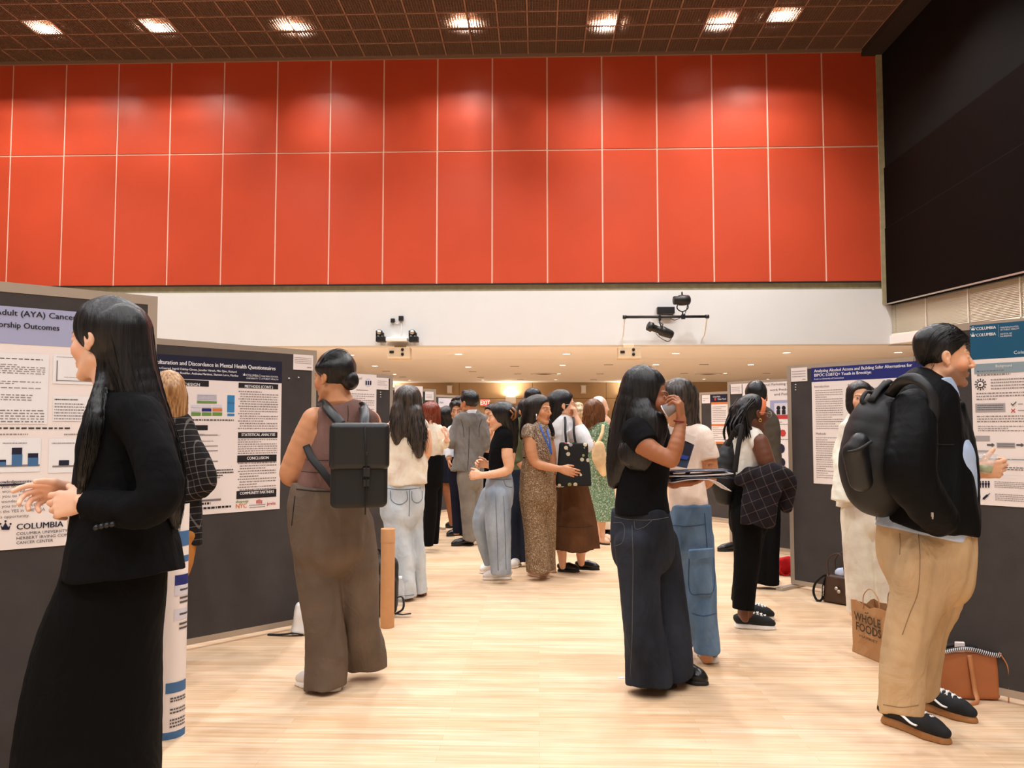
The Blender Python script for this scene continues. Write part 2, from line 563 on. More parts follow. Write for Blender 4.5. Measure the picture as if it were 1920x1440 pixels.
def sample_grid(g, P):
    """trilinear value of a kept distance grid at points (large outside)"""
    D, lo, vox = g
    q = (P-lo)/vox
    i = np.floor(q).astype(int); f = q-i
    ok = ((i >= 0) & (i < np.array(D.shape)-1)).all(1)
    i = np.clip(i, 0, np.array(D.shape)-2)
    r = 0
    for a in (0, 1):
        for b in (0, 1):
            for c in (0, 1):
                w = (f[:, 0] if a else 1-f[:, 0])*(f[:, 1] if b else 1-f[:, 1])*(f[:, 2] if c else 1-f[:, 2])
                r = r + w*D[i[:, 0]+a, i[:, 1]+b, i[:, 2]+c].astype(np.float32)
    return np.where(ok, r, .25)
def grid_normal(g, P, e):
    n = np.stack([sample_grid(g, P+d*e)-sample_grid(g, P-d*e) for d in np.eye(3)], 1)
    return n/(np.linalg.norm(n, axis=1)[:, None]+1e-9)
def vert_normals(V, Q):
    fn = np.cross(V[Q[:, 2]]-V[Q[:, 0]], V[Q[:, 3]]-V[Q[:, 1]])
    n = np.stack([sum(np.bincount(Q[:, k], fn[:, e], minlength=len(V)) for k in range(4)) for e in range(3)], 1)
    return n/(np.linalg.norm(n, axis=1)[:, None]+1e-12)
def tuck_under(V, Q, grids, reach=.045, gap=.005, free=None):
    """skin that would show through a garment's side is drawn in below the cloth; bare limbs leaving an opening stay"""
    for g in grids:
        for _ in range(2):
            d = sample_grid(g, V)
            near = np.nonzero((d > -gap) & (d < reach))[0]
            if not len(near): break
            gn = grid_normal(g, V[near], g[2])
            vn = vert_normals(V, Q)[near]
            w = np.clip(((gn*vn).sum(1)-.55)/.2, 0, 1)*np.clip((reach-d[near])/(reach*.4), 0, 1)
            if free is not None: w = w*(1-free[near])
            V = V.copy()
            V[near] -= gn*(w*(d[near]+gap))[:, None]
    return V
def catmull(A, sub=3):
    A = np.asarray(A, float)
    if len(A) < 3 or sub < 2: return A
    E = np.vstack([2*A[0]-A[1], A, 2*A[-1]-A[-2]])
    out = []
    for i in range(1, len(E)-2):
        p0, p1, p2, p3 = E[i-1], E[i], E[i+1], E[i+2]
        for t in np.arange(sub)/sub:
            out.append(.5*((2*p1) + (p2-p0)*t + (2*p0-5*p1+4*p2-p3)*t*t + (3*p1-p0-3*p2+p3)*t**3))
    out.append(A[-1])
    return np.array(out)
def pts(d, L, sub=3):
    """[(px,py,r_px[,dz])...] at depth d -> world points and radii in metres"""
    P, R = [], []
    for q in L:
        dd = d + (q[3] if len(q) > 3 else 0)
        P.append(pix(q[0], q[1], dd)); R.append(q[2]*scl(q[0], q[1], dd))
    A = catmull(np.column_stack([P, R]), sub)
    return A[:, :3], np.maximum(A[:, 3], .003)
def pch(d, L, k=.012, flat=1.0, cap='', cuts=(), sub=3, kk=.004, n=None):
    """pixel chain -> Prim; cap: s/e flat ends"""
    P, R = pts(d, L, sub)
    c = list(cuts)
    if 's' in cap: c.append((P[0], U(P[0]-P[1])))
    if 'e' in cap: c.append((P[-1], U(P[-1]-P[-2])))
    if n is None:
        n = np.array([P[:, 0].mean(), P[:, 1].mean(), 0.0])
    return chain(P, R, k, flat, n, c, kk)

# ------------------------------------------------------------------ heads, hands, hair, shoes
def frame(fwd, up=(0, 0, 1)):
    y = U(fwd); x = U(np.cross(y, up)); z = np.cross(x, y)
    return np.column_stack([x, y, z])
class Head:
    def __init__(s, c, h, fwd, up=(0, 0, 1), female=True):
        s.c, s.s, s.R, s.female = np.asarray(c, float), h/.248, frame(fwd, up), female
    def w(s, p): return s.c + s.R @ (np.asarray(p, float)*s.s)
    def prims(s, ears=True):
        w, k = s.w, s.s
        E = lambda c, r, kk=.012, op='u': ell(w(c), np.array(r)*k, s.R, kk*k, op)
        C = lambda a, b, ra, rb, kk=.008, op='u': chain([w(a), w(b)], [ra*k, rb*k], kk*k, op=op)
        jw = .050 if s.female else .057
        P = [E((0, -.012, .040), (.076, .096, .089)), E((0, .028, -.030), (.060, .066, .080), .02),
             C((jw, .0, -.055), (.018, .070, -.100), .020, .017, .015), C((-jw, .0, -.055), (-.018, .070, -.100), .020, .017, .015),
             E((0, .078, -.100), (.020, .017, .016), .012),
             E((.036, .060, -.024), (.026, .026, .028), .016), E((-.036, .060, -.024), (.026, .026, .028), .016),
             C((.040, .077, .024), (.008, .092, .024), .008, .007, .014), C((-.040, .077, .024), (-.008, .092, .024), .008, .007, .014),
             E((.032, .104, .006), (.018, .016, .012), .014, 's'), E((-.032, .104, .006), (.018, .016, .012), .014, 's'),
             E((.032, .080, .006), (.014, .0125, .011), .003), E((-.032, .080, .006), (.014, .0125, .011), .003),
             C((0, .093, .012), (0, .114, -.026), .008, .0115, .009),
             E((.012, .102, -.033), (.009, .010, .008), .006), E((-.012, .102, -.033), (.009, .010, .008), .006),
             C((-.016, .089, -.061), (.016, .089, -.061), .0065, .0065, .005), C((0, .094, -.060), (0, .0945, -.060), .0075, .0075, .008),
             C((-.014, .088, -.071), (.014, .088, -.071), .007, .007, .005),
             ]
        if ears:
            for q in (1, -1):
                P += [E((q*.079, -.012, .000), (.010, .018, .027), .003), E((q*.079, -.005, -.025), (.008, .010, .012), .004), E((q*.092, -.008, .002), (.010, .009, .017), .002, 's')]
        return P
    def paint(s, V, col, skin, lips, brow, eye=(40, 25, 18), stubble=None):
        L = (V-s.c) @ s.R/s.s
        def blob(c, r, color, w=1.0):
            q = ((L-np.array(c))/np.array(r))
            d = np.sqrt((q*q).sum(1))
            a = np.clip((1.15-d)*4, 0, 1)[:, None]*w
            col[:] = col*(1-a) + np.array(lin(color))*a
        if stubble:
            blob((0, .045, -.085), (.092, .092, .060), stubble, .7); blob((0, .098, -.048), (.030, .02, .009), stubble, .8)
        blob((.044, .055, -.03), (.03, .03, .025), tuple(min(255, c*f) for c, f in zip(skin, (1.04, .88, .85))), .3)
        blob((-.044, .055, -.03), (.03, .03, .025), tuple(min(255, c*f) for c, f in zip(skin, (1.04, .88, .85))), .3)
        blob((0, .096, -.061), (.020, .014, .0065), lips); blob((0, .094, -.070), (.017, .014, .006), lips)
        for q in (1, -1):
            blob((q*.032, .095, .006), (.0125, .012, .0058), (225, 215, 205))
            blob((q*.032, .095, .0065), (.0060, .012, .0062), eye)
            blob((q*.032, .095, .0125), (.0150, .014, .0026), (30, 20, 16))
            for t in (0, .5, 1):
                blob((q*(.018+.027*t), .097-.012*t, .026+.004*math.sin(2.6*t)), (.0095, .014, .0034), brow, .85)
    def cap(s, grow=1.07, k=.02, front=(.082, .080), nape=(-.05, -.105), top=0.0, z0=None):
        """hair cap: swollen skull cut by a hairline plane through the forehead and the nape (local y,z)"""
        d = np.array([0, nape[0]-front[0], nape[1]-front[1]]); n = U([0, -d[2], d[1]])
        if n[1] < 0: n = -n
        cuts = [(s.w((0, front[0], front[1])), s.R @ n)]
        if z0 is not None: cuts.append((s.w((0, 0, z0)), s.R @ np.array([0, 0, -1.0])))
        return ell(s.w((0, -.012, .040+top)), np.array((.076, .096, .089))*grow*s.s, s.R, k*s.s, 'u', cuts)
def hand(wrist, dirv, palm, thumb=1, curl=(30, 30, 20), spread=.2, size=1.0, curls=None, tcurl=20, tout=45, r=.0088, k=.005):
    """wrist point, direction towards knuckles, palm normal; thumb=+1 if the thumb lies on the side dir x palm"""
    y = U(dirv); pn = np.asarray(palm, float); z = U(pn-y*(pn @ y)); x = np.cross(y, z)*thumb
    w = np.asarray(wrist, float); s = size
    P = []
    base = [(.028, .084), (.009, .090), (-.010, .086), (-.028, .078)]       # index..little
    lens = [(.042, .025, .020), (.046, .029, .021), (.042, .027, .020), (.033, .020, .018)]
    for i, ((bx, by), ln) in enumerate(zip(base, lens)):
        kn = w + s*(bx*x + by*y)
        P.append(chain([w + s*bx*.45*x, kn], [.0155*s, .0118*s], .008*s))
        cu = curl if curls is None else curls[i]
        q = kn; a = 0
        sp = spread*(1-i/1.5)*.35
        pt = [kn]; rr = [.0102*s*(r/.0088)]
        for j, (l, c) in enumerate(zip(ln, cu)):
            a += math.radians(c)
            dd = U(math.cos(a)*(y + sp*x) + math.sin(a)*z)
            q = q + dd*l*s
            pt.append(q); rr.append((r-.0006*j)*s*(.92 if i == 3 else 1))
        P.append(chain(pt, rr, k*s, kk=.002))
    b = w + s*(.020*x + .020*y + .004*z)
    to = math.radians(tout)
    d1 = U(math.cos(to)*y + math.sin(to)*x + .25*z)
    d2 = U(math.cos(to-math.radians(tcurl))*y + math.sin(to-math.radians(tcurl))*x + .45*z)
    p1 = b + d1*.042*s; p2 = p1 + d2*.032*s; p3 = p2 + U(d2+.25*z)*.025*s
    P.append(chain([b, p1, p2, p3], [.0150*s, .0118*s, .0098*s, .0082*s], .008*s, kk=.002))
    P.append(ell(w + s*(.042*y), (.034*s, .045*s, .014*s), np.column_stack([x, y, z]), .012*s))
    return P
def strand_tubes(paths, r=.0016, n=3):
    V, Q = [], []
    base = 0
    for A in paths:
        A = np.asarray(A)
        T = np.gradient(A, axis=0); T /= np.linalg.norm(T, axis=1)[:, None]+1e-9
        X = np.cross(T, [.31, .87, .38]); X /= np.linalg.norm(X, axis=1)[:, None]+1e-9
        Y = np.cross(T, X)
        m = len(A)
        taper = np.interp(np.linspace(0, 1, m), [0, .7, 1], [1, 1, .25])*r
        for j in range(n):
            a = 2*math.pi*j/n
            V.append(A + taper[:, None]*(math.cos(a)*X + math.sin(a)*Y))
        idx = base + np.arange(m*n).reshape(n, m)
        for j in range(n):
            k = (j+1) % n
            Q.append(np.stack([idx[j, :-1], idx[k, :-1], idx[k, 1:], idx[j, 1:]], 1))
        base += m*n
    return np.concatenate(V), np.concatenate(Q)
def strands(P, R, count, seed=0, wav=0.0, wl=.09, rad=(.85, 1.06), r=.0016, flat=1.0, n=(0, 1, 0), spread=0.0, t0=(0, .25), t1=(.75, 1.04)):
    """locks running along a chain of centres P with radii R, spread over its outside"""
    rg = np.random.RandomState(seed)
    P = np.asarray(P); R = np.asarray(R); n = U(n)
    s = np.concatenate([[0], np.cumsum(np.linalg.norm(np.diff(P, axis=0), axis=1))]); Lh = s[-1]
    out = []
    for _ in range(count):
        a = rg.rand()*2*math.pi; q = rg.uniform(*rad)
        m = 14
        u = np.linspace(rg.uniform(*t0), min(rg.uniform(*t1), 1.12), m)*Lh
        C = np.stack([np.interp(u, s, P[:, e]) for e in range(3)], 1)
        if u[-1] > Lh:
            e = U(P[-1]-P[-2]); C += np.outer(np.maximum(u-Lh, 0), e)
        Rr = np.interp(u, s, R)
        T = U(P[-1]-P[0])
        X = np.cross(T, n); X = U(X); Y = n
        ph = rg.rand()*6.3
        aw = a + rg.normal()*.25*np.linspace(0, 1, m)
        dx = q*Rr*np.cos(aw) + wav*np.sin(u/wl*6.28+ph)*np.linspace(.2, 1, m)
        dy = q*Rr*flat*np.sin(aw) + wav*np.cos(u/wl*5.1+ph)*np.linspace(.2, 1, m)
        out.append(C + dx[:, None]*X + dy[:, None]*Y + spread*rg.normal(size=3)*np.linspace(0, 1, m)[:, None])
    return strand_tubes(out, r)
def join(*VQ):
    V, Q, b = [], [], 0
    for v, q in VQ:
        V.append(v); Q.append(q+b); b += len(v)
    return np.concatenate(V), np.concatenate(Q)
def shoe(parent, heel, toe, mat, solem, h=.075, w=.046, solet=.022, name='shoe', vox=.005, ankle=None, slim=1.0, laces=None, toeup=.0, heelh=.0):
    """heel and toe: world points on the floor"""
    heel = np.array([heel[0], heel[1], 0.0]); toe = np.array([toe[0], toe[1], 0.0])
    y = U(toe-heel); L = np.linalg.norm(toe-heel); z = np.array([0, 0, 1.0]); x = np.cross(y, z)
    at = lambda a, b: heel + y*a*L + z*b
    hz = heelh
    up = [chain([at(.13, solet+.030+hz), at(.45, solet+.022+hz*.5), at(.72, solet+.012), at(.90, solet+.006+toeup)], np.array([w*.82, w*.86, w*.95, w*.62])*slim, .02, .8, z),
          chain([at(.14, solet+.03+hz), at(.20, h+hz)], [w*.80*slim, w*.78*slim], .03, cuts=[(at(.2, h+hz), z)]),
          chain([at(.26, h-.005+hz), at(.52, solet+.036+hz*.4), at(.80, solet+.018)], np.array([w*.55, w*.60, w*.50])*slim, .03)]
    zf = solet*.55
    V, Q = mesh_sdf(up, vox, planes=[((0, 0, zf), (0, 0, -1))])
    o = np_mesh(name, V, Q, mat, parent)
    sol = chain([at(.14, 0), at(.45, 0), at(.72, 0), at(.885, 0)], np.array([w*.93, w*.84, w*1.05, w*.74])*slim, .02, cuts=[(at(0, solet+hz), z), (at(0, .0012), -z)])
    V, Q = mesh_sdf([sol], vox, sm=0)
    s = np_mesh('sole', V, Q, solem, o, local=True)
    s.data.transform(Matrix.Translation(-Vector(parent.location)))
    if laces:
        mb = MB()
        for i in range(5):
            t = .36 + .09*i
            zz = np.interp(t, [.3, .52, .8], [h+.020, solet+.070, solet+.046])
            c = at(t, zz)
            mb.tube([c - x*w*.42*slim - z*.010, c + z*.004, c + x*w*.42*slim - z*.010 + y*.012], .0045, 6)
            mb.tube([c + x*w*.42*slim - z*.010, c + z*.005 + y*.01, c - x*w*.42*slim - z*.010 + y*.012], .0045, 6)
        l = mb.build('laces', laces, o, local=True)
        l.data.transform(Matrix.Translation(-Vector(parent.location)))
    return o
# ------------------------------------------------------------------ material library
M = {}
def floor_material():
    m, N, L, b = nt('maple_floor')
    v = mapped(N, L, (1, 1, 1))
    br = N.new('ShaderNodeTexBrick')
    br.offset = .37; br.inputs['Scale'].default_value = 1
    br.inputs['Brick Width'].default_value = 1.1; br.inputs['Row Height'].default_value = .057
    br.inputs['Mortar Size'].default_value = .0008; br.inputs['Bias'].default_value = .0
    br.inputs['Color1'].default_value = lin((230, 203, 172)); br.inputs['Color2'].default_value = lin((218, 185, 148))
    br.inputs['Mortar'].default_value = lin((208, 168, 122))
    L.new(v, br.inputs['Vector'])
    v2 = mapped(N, L, (1.5, 30, 1))
    n = N.new('ShaderNodeTexNoise'); n.inputs['Scale'].default_value = 1.6; n.inputs['Detail'].default_value = 6
    L.new(v2, n.inputs['Vector'])
    mx = N.new('ShaderNodeMix'); mx.data_type = 'RGBA'; mx.blend_type = 'MULTIPLY'; mx.inputs[0].default_value = 1
    L.new(br.outputs['Color'], mx.inputs[6])
    L.new(ramp(N, L, n.outputs['Fac'], [(.32, (240, 226, 208)), (.6, (255, 255, 255))]), mx.inputs[7])
    L.new(mx.outputs[2], b.inputs['Base Color'])
    b.inputs['Roughness'].default_value = .42
    b.inputs['Specular IOR Level'].default_value = .4
    return m
M['floor'] = floor_material()
M['red'] = plain('red_panel', (192, 72, 44), .36, spec=.45, noise=.05, nscale=1.2)
M['seam'] = plain('panel_seam', (232, 190, 170), .5)
M['white_wall'] = plain('white_plaster', (216, 215, 213), .8, noise=.015, nscale=2)
M['soffit'] = plain('soffit_plaster', (238, 235, 234), .8)
M['far_wall'] = plain('tan_panel', (172, 144, 110), .7, noise=.06, nscale=1.5)
M['stone'] = plain('ledge_stone', (158, 146, 112), .8, noise=.14, nscale=9)
M['dark_wall'] = plain('dark_acoustic_panel', (15, 6, 3), .9, spec=.06, noise=.08, nscale=2)
M['dark_wall2'] = plain('dark_grey_panel', (20, 17, 15), .9, spec=.08, noise=.08, nscale=2)
M['ceil_dark'] = plain('plenum_dark', (34, 26, 20), .9)
M['grid'] = plain('grid_brown', (118, 92, 74), .5)
M['grid_bar'] = plain('grid_runner', (142, 112, 92), .5)
M['black'] = plain('black_metal', (22, 22, 24), .45)
M['blackm'] = plain('matte_black', (16, 16, 17), .8)
M['white'] = plain('white_enamel', (236, 234, 230), .5)
M['beige'] = plain('beige_enamel', (216, 190, 156), .6)
M['alu'] = plain('aluminium', (190, 180, 168), .38, .6)
M['lamp_on'] = plain('lamp_glow', (255, 238, 214), .5, emit=9)
M['lamp_hot'] = plain('spot_glow', (255, 248, 240), .5, emit=14)
M['sconce_on'] = plain('sconce_glow', (255, 226, 180), .5, emit=10)
M['exit'] = plain('exit_sign_face', (225, 80, 70), .5, emit=.6)
M['exit_txt'] = plain('exit_sign_letters', (255, 196, 180), .5, emit=1.2)
M['slot'] = plain('vent_slot', (70, 52, 40), .8)
M['blind'] = plain('blind_slat', (240, 230, 210), .55)

def S(o): o['kind'] = 'structure'; return o
# ------------------------------------------------------------------ floor, walls, ceilings
S(MB().bx(XL, XR+7, YN, YB+.3, -.1, 0).build('floor', M['floor']))
TOPR = pix(830, 82, YW)[2]; MIDR = pix(830, 283.5, YW)[2]; BOTR = pix(830, 533, YW)[2]; BAND_T = pix(830, 547, YW)[2]; BAND_B = pix(1000, 647.5, YW)[2]
XR = pix(1656, 300, YW)[0]
ZS = BAND_B
YB = ZS-CAM_H; YB = gnd(1100, 717, ZS)[1]
mb = MB()
mb.bx(XL, XR, YW+.006, YW+.25, BOTR, ZC+1.6, 1)
seams = [20, 120, 219, 318, 418, 518.5, 618.5, 719, 820, 923, 1026, 1129, 1232, 1336, 1440, 1544, 1652]
xs_ = [pix(p, 286, YW)[0] for p in seams]; pw = xs_[1]-xs_[0]
while xs_[0] > XL+1: xs_.insert(0, xs_[0]-pw)
for a, b_ in zip(xs_[:-1], xs_[1:]):
    for z0, z1 in ((BOTR, MIDR), (MIDR, TOPR+.4)):
        mb.bx(a+.014, b_-.014, YW-.004, YW+.05, z0+.014, z1-.014, 0)
S(mb.build('wall_back', [M['red'], M['seam']]))
S(MB().bx(XL, XR+.05, YW+.05, YW+.3, BAND_T, BOTR, 0).build('trim_1', M['stone']))
S(MB().bx(XL, XR+.12, YW-.03, YW+.3, BAND_B, BAND_T).build('wall_back_band', M['white_wall']))
S(MB().bx(XL, XR+.0, YW-.015, YW+.03, BOTR-.012, BOTR+.006).build('trim_2', M['black']))
# low recess
mb = MB()
ys = gnd(1100, 673, ZS)[1]
mb.bx(XL, XR+7, YW+.3, ys-.012, ZS, ZS+.1).bx(XL, XR+7, ys+.012, YB+.3, ZS, ZS+.1)
mb.bx(XL, XR+7, ys-.02, ys+.02, ZS+.03, ZS+.1, 1)
mb.bx(XR+.12, XR+7, 2.0, YW-.03, ZS, ZS+.1)
S(mb.build('ceiling_recess', [M['soffit'], M['slot']]))
mb = MB()
zz = [0, 1.05, 1.62, pix(1000, 747, YB)[2], ZS]
for z0, z1 in zip(zz[:-1], zz[1:]):
    x = XL
    while x < XR+7:
        mb.bx(x+.006, x+2.4-.006, YB, YB+.1, z0+.008, z1-.008); x += 2.4
mb.bx(XL, XR+7, YB+.02, YB+.3, 0, ZS, 1)
S(mb.build('wall_far', [M['far_wall'], M['slot']]))
S(MB().bx(XL-.2, XL, YN, YB, 0, ZC+1.6).build('wall_left', M['white_wall']))
S(MB().bx(XL, XR+7, YN-.2, YN, 0, ZC+1.6).build('wall_front', M['white_wall']))
S(MB().bx(XR+7, XR+7.2, YN, YB, 0, ZS+1.5).build('wall_aisle', M['far_wall']))
S(MB().bx(XL, XR+.4, YN, YW+.3, ZC+1.6, ZC+1.7).build('ceiling', M['ceil_dark']))
# right wall: dark overlapping acoustic bands whose lower edge runs down towards the viewer
Y0 = -8.0
def wl(px0, py0, px1, py1):
    a, b_ = onx(px0, py0, XR), onx(px1, py1, XR)
    f = lambda y: a[2] + (b_[2]-a[2])*(y-a[1])/(b_[1]-a[1])
    return f
e_low, e_s2, e_s1, e_bm = wl(1670, 571, 1920, 513), wl(1655, 435, 1920, 272), wl(1665, 311, 1920, 119), wl(1659, 87, 1739, 5)
e_bl = wl(1670, 629, 1920, 597)
mb = MB()
def wband(f0, f1, off, m):
    y0, y1 = Y0, YW
    a = XR+off
    f = lambda q, y: q(y) if callable(q) else q
    vs = [(x, y, f(q, y)) for x in (a, XR+.5) for y in (y0, y1) for q in (f0, f1)]
    mb.add(vs, [(0, 1, 3, 2), (4, 6, 7, 5), (0, 4, 5, 1), (2, 3, 7, 6), (0, 2, 6, 4), (1, 5, 7, 3)], m)
wband(e_bm, ZC+1.6, .03, 1); wband(e_s1, e_bm, .0, 1); wband(e_s2, e_s1, -.02, 0); wband(e_low, e_s2, -.03, 0)
mb.strip([[(XR-.045, Y0, e_low(Y0)), (XR-.045, YW, e_low(YW))], [(XR-.045, Y0, e_low(Y0)+.025), (XR-.045, YW, e_low(YW)+.025)], [(XR+.02, Y0, e_low(Y0)+.025), (XR+.02, YW, e_low(YW)+.025)]], 2, False)
mb.strip([[(XR-.032, Y0, e_s2(Y0)), (XR-.032, YW, e_s2(YW))], [(XR-.032, Y0, e_s2(Y0)+.018), (XR-.032, YW, e_s2(YW)+.018)]], 1, False)
S(mb.build('wall_right', [M['dark_wall'], M['dark_wall2'], M['alu']]))
S(MB().bx(XR-.1, XR+.0, YW-.06, YW-.02, e_low(YW)+.02, TOPR).build('trim_3', M['stone']))
# sloping beam under the blinds
mb = MB()
vs = [(x, y, z(y)) for x in (XR+.02, XR+.12) for y in (Y0, YW) for z in (lambda y: min(ZS, e_bl(y)-.02), lambda y: e_bl(y))]
mb.add(vs, [(0, 1, 3, 2), (4, 6, 7, 5), (0, 4, 5, 1), (2, 3, 7, 6), (0, 2, 6, 4), (1, 5, 7, 3)], 0)
vs = [(x, y, z(y)) for x in (XR+.16, XR+.3) for y in (Y0, YW) for z in (lambda y: e_bl(y)-.05, lambda y: e_low(y)+.05)]
mb.add(vs, [(0, 1, 3, 2), (4, 6, 7, 5), (0, 4, 5, 1), (2, 3, 7, 6), (0, 2, 6, 4), (1, 5, 7, 3)], 0)
S(mb.build('wall_right_lower', M['soffit']))
# window blinds in the strip between
yb = [YW-.02] + [onx(p, 560, XR+.06)[1] for p in (1737, 1817, 1916)]
yb.append(2*yb[-1]-yb[-2])
ORD = ['touching the white band', 'second from the white band', 'third from the white band', 'cut by the photo edge']
for i in range(4):
    y1, y0 = yb[i]-.015, yb[i+1]+.015
    t = thing('window_blind', 'beige slatted blind below the dark wall, '+ORD[i], 'window blind', (XR+.06, (y0+y1)/2, e_bl((y0+y1)/2)), 0, 'blinds under the dark wall')
    mb = MB()
    n = 24
    for k in range(n):
        g = lambda y: e_bl(y) + .03 + (e_low(y)-e_bl(y)-.03)*(k+.5)/n
        dz = .011
        mb.quad((XR+.055, y0, g(y0)-dz), (XR+.080, y0, g(y0)+dz), (XR+.080, y1, g(y1)+dz), (XR+.055, y1, g(y1)-dz))
    mb.build('slats', M['blind'], t)
    mb = MB()
    mb.strip([[(XR+.05, y0, e_bl(y0)), (XR+.05, y1, e_bl(y1))], [(XR+.05, y0, e_bl(y0)+.03), (XR+.05, y1, e_bl(y1)+.03)]], 0, False)
    mb.bx(XR+.05, XR+.062, y0, y0+.02, e_bl(y0), e_low(y0)-.02)
    mb.build('bottom_rail', M['blind'], t)

# egg-crate grid ceiling in front of the red wall and the lamps seen through it
mb = MB()
gx0, gx1, gy0, gy1 = -11.5, XR-.35, 11.9, YW-.03
ny = 5; mod = .508
ytop = gy1
y = ytop; rows = []
while y > gy0: rows.append(y); y -= mod
x = gx1; k = 0
while x > gx0:
    mb.bx(x-.012, x+.012, gy0, gy1, ZC, ZC+.06, 1); x -= mod
for y in rows: mb.bx(gx0, gx1, y-.012, y+.012, ZC, ZC+.06, 1)
x = gx1
while x > gx0:
    x -= mod/11
    mb.bx(x-.0035, x+.0035, gy0, gy1, ZC+.005, ZC+.028, 0)
y = gy1
while y > gy0:
    y -= mod/11
    mb.bx(gx0, gx1, y-.0035, y+.0035, ZC+.005, ZC+.028, 0)
mb.bx(gx0, gx1, gy1-.01, gy1+.03, ZC-.05, ZC+.09, 1)
S(mb.build('ceiling_grid', [M['grid'], M['grid_bar']]))
S(MB().bx(XL, XR+.4, YN, gy0, ZC+.05, ZC+.15).build('ceiling_near', M['ceil_dark']))
S(MB().bx(gx1, XR+.05, gy0-4, YW+.02, ZC-.12, ZC+.2).build('trim_4', M['ceil_dark']))
LP = [(-70, 33), (84, 33), (292, 30), (549, 30), (872, 23), (1138, 23), (1353, 20), (1466, 8)]
where = ['beyond the left edge', 'leftmost of those in view', 'second from the left edge', 'third from the left edge', 'above the middle of the red wall', 'right of the middle of the red wall', 'second from the dark wall', 'nearest the dark wall']
for (px, py), w_ in zip(LP, where):
    p = gnd(px, py, ZC+.16)
    t = thing('ceiling_spotlight', 'lit spotlight shining through the brown grid ceiling, '+w_, 'spotlight', tuple(p), 0, 'spotlights above the grid ceiling')
    MB().lathe([(.075, .16), (.085, .0), (.078, .0), (.06, .05)], p).cyl(p+[0, 0, .14], p+[0, 0, .34], .05).build('can', M['black'], t)
    MB().lathe([(0, 0), (.03, -.004), (.074, .012)], p, m=0).build('lens', M['lamp_hot'], t)
    lamp('SPOT', 'spot_light', (p[0], p[1], p[2]-.03), 820, (1, .94, .88), spot_size=math.radians(155), spot_blend=.4, shadow_soft_size=.05)

# downlights, vents and diffusers in the low ceiling
DL = [(657, 666), (860, 664.5), (1062, 664), (1267, 663), (1475, 661.5), (1684, 661), (703, 686.5), (878, 688.5), (1055, 685), (1230, 684), (1408, 684), (740, 702), (1360, 700), (1048, 701), (768, 713), (905, 712.5), (1042, 712), (1320, 711), (1440, 711)]
for i, (px, py) in enumerate(DL):
    p = gnd(px, py, ZS-.004)
    r = .075 if py < 692 else .06
    row = 'front row' if py < 670 else 'second row' if py < 692 else 'rear rows'
    nb = ''
    t = thing('downlight', 'round lit downlight in the low ceiling, ' + row + ', ' + {657: 'by the bun-haired woman', 860: 'above the man in grey suit', 1062: 'left of the beige box', 1267: 'below the black stage lights', 1475: 'above the blue-headed board', 1684: 'nearest the man with backpack', 703: 'leftmost', 878: 'above the man in grey suit', 1055: 'above the cream blouse', 1230: 'above the drinking woman', 1408: 'rightmost', 740: 'leftmost', 1360: 'beside the right round diffuser', 1048: 'beside the left round diffuser', 768: 'above the wavy-haired woman', 905: 'above the exit sign', 1042: 'right of the glowing wall lamp', 1320: 'behind the drinking woman', 1440: 'rightmost, behind a board top'}[px], 'downlight', tuple(p), 0, 'downlights in the low ceiling')
    MB().lathe([(r, .0), (r*1.28, -.004), (r*1.3, .004), (r, .006)], p).build('trim_ring', M['white'], t)
    MB().lathe([(0, .002), (r, .002)], p).build('lens', M['lamp_on'], t)
    lamp('SPOT', 'downlight_beam', (p[0], p[1], ZS-.03), 80, (1, .96, .92), spot_size=math.radians(140), spot_blend=.6, shadow_soft_size=.06)
VT = [(724, 696), (755, 707), (886, 697), (901, 707.5), (965, 687), (971, 701), (976, 712), (1141, 684), (1125, 701), (1113, 712), (1320, 683.5), (1283, 700), (1437, 700)]
VW = ['above the wavy-haired woman', 'by the third board from the left', 'left, above the curly-haired man', 'left, nearer the tan wall', 'above the glowing wall lamp', 'above the wall lamp, second row', 'just over the wall lamp', 'above the white-haired man', 'second row, above the white-haired man', 'over the right loudspeaker', 'right of the drinking woman, front', 'right of the drinking woman, rear', 'above the fourth right board']
for (px, py), w_ in zip(VT, VW):
    p = gnd(px, py, ZS-.003)
    o = MB().box(p, (.105 if py < 690 else .1, .03, .004)).build('ceiling_vent', M['slot'])
    tag(o, 'thin dark slot vent in the low ceiling, '+w_, 'vent', 'slot vents in the low ceiling')
for (px, py), w_ in zip([(1020, 701), (1328, 701)], ['above the woman with blue lanyard', 'right of the drinking woman']):
    p = gnd(px, py, ZS-.002)
    t = thing('air_diffuser', 'round ceiling air diffuser with dark rings, '+w_, 'vent', tuple(p), 0, 'round air diffusers')
    MB().lathe([(.36, 0), (.37, -.008), (.30, -.02), (.28, 0)], p, 32).build('rim', M['soffit'], t)
    MB().lathe([(.26, -.001), (.17, -.004), (.16, -.012), (.11, -.012), (.1, -.003), (.0, -.003)], p, 32).build('cone', M['slot'], t)
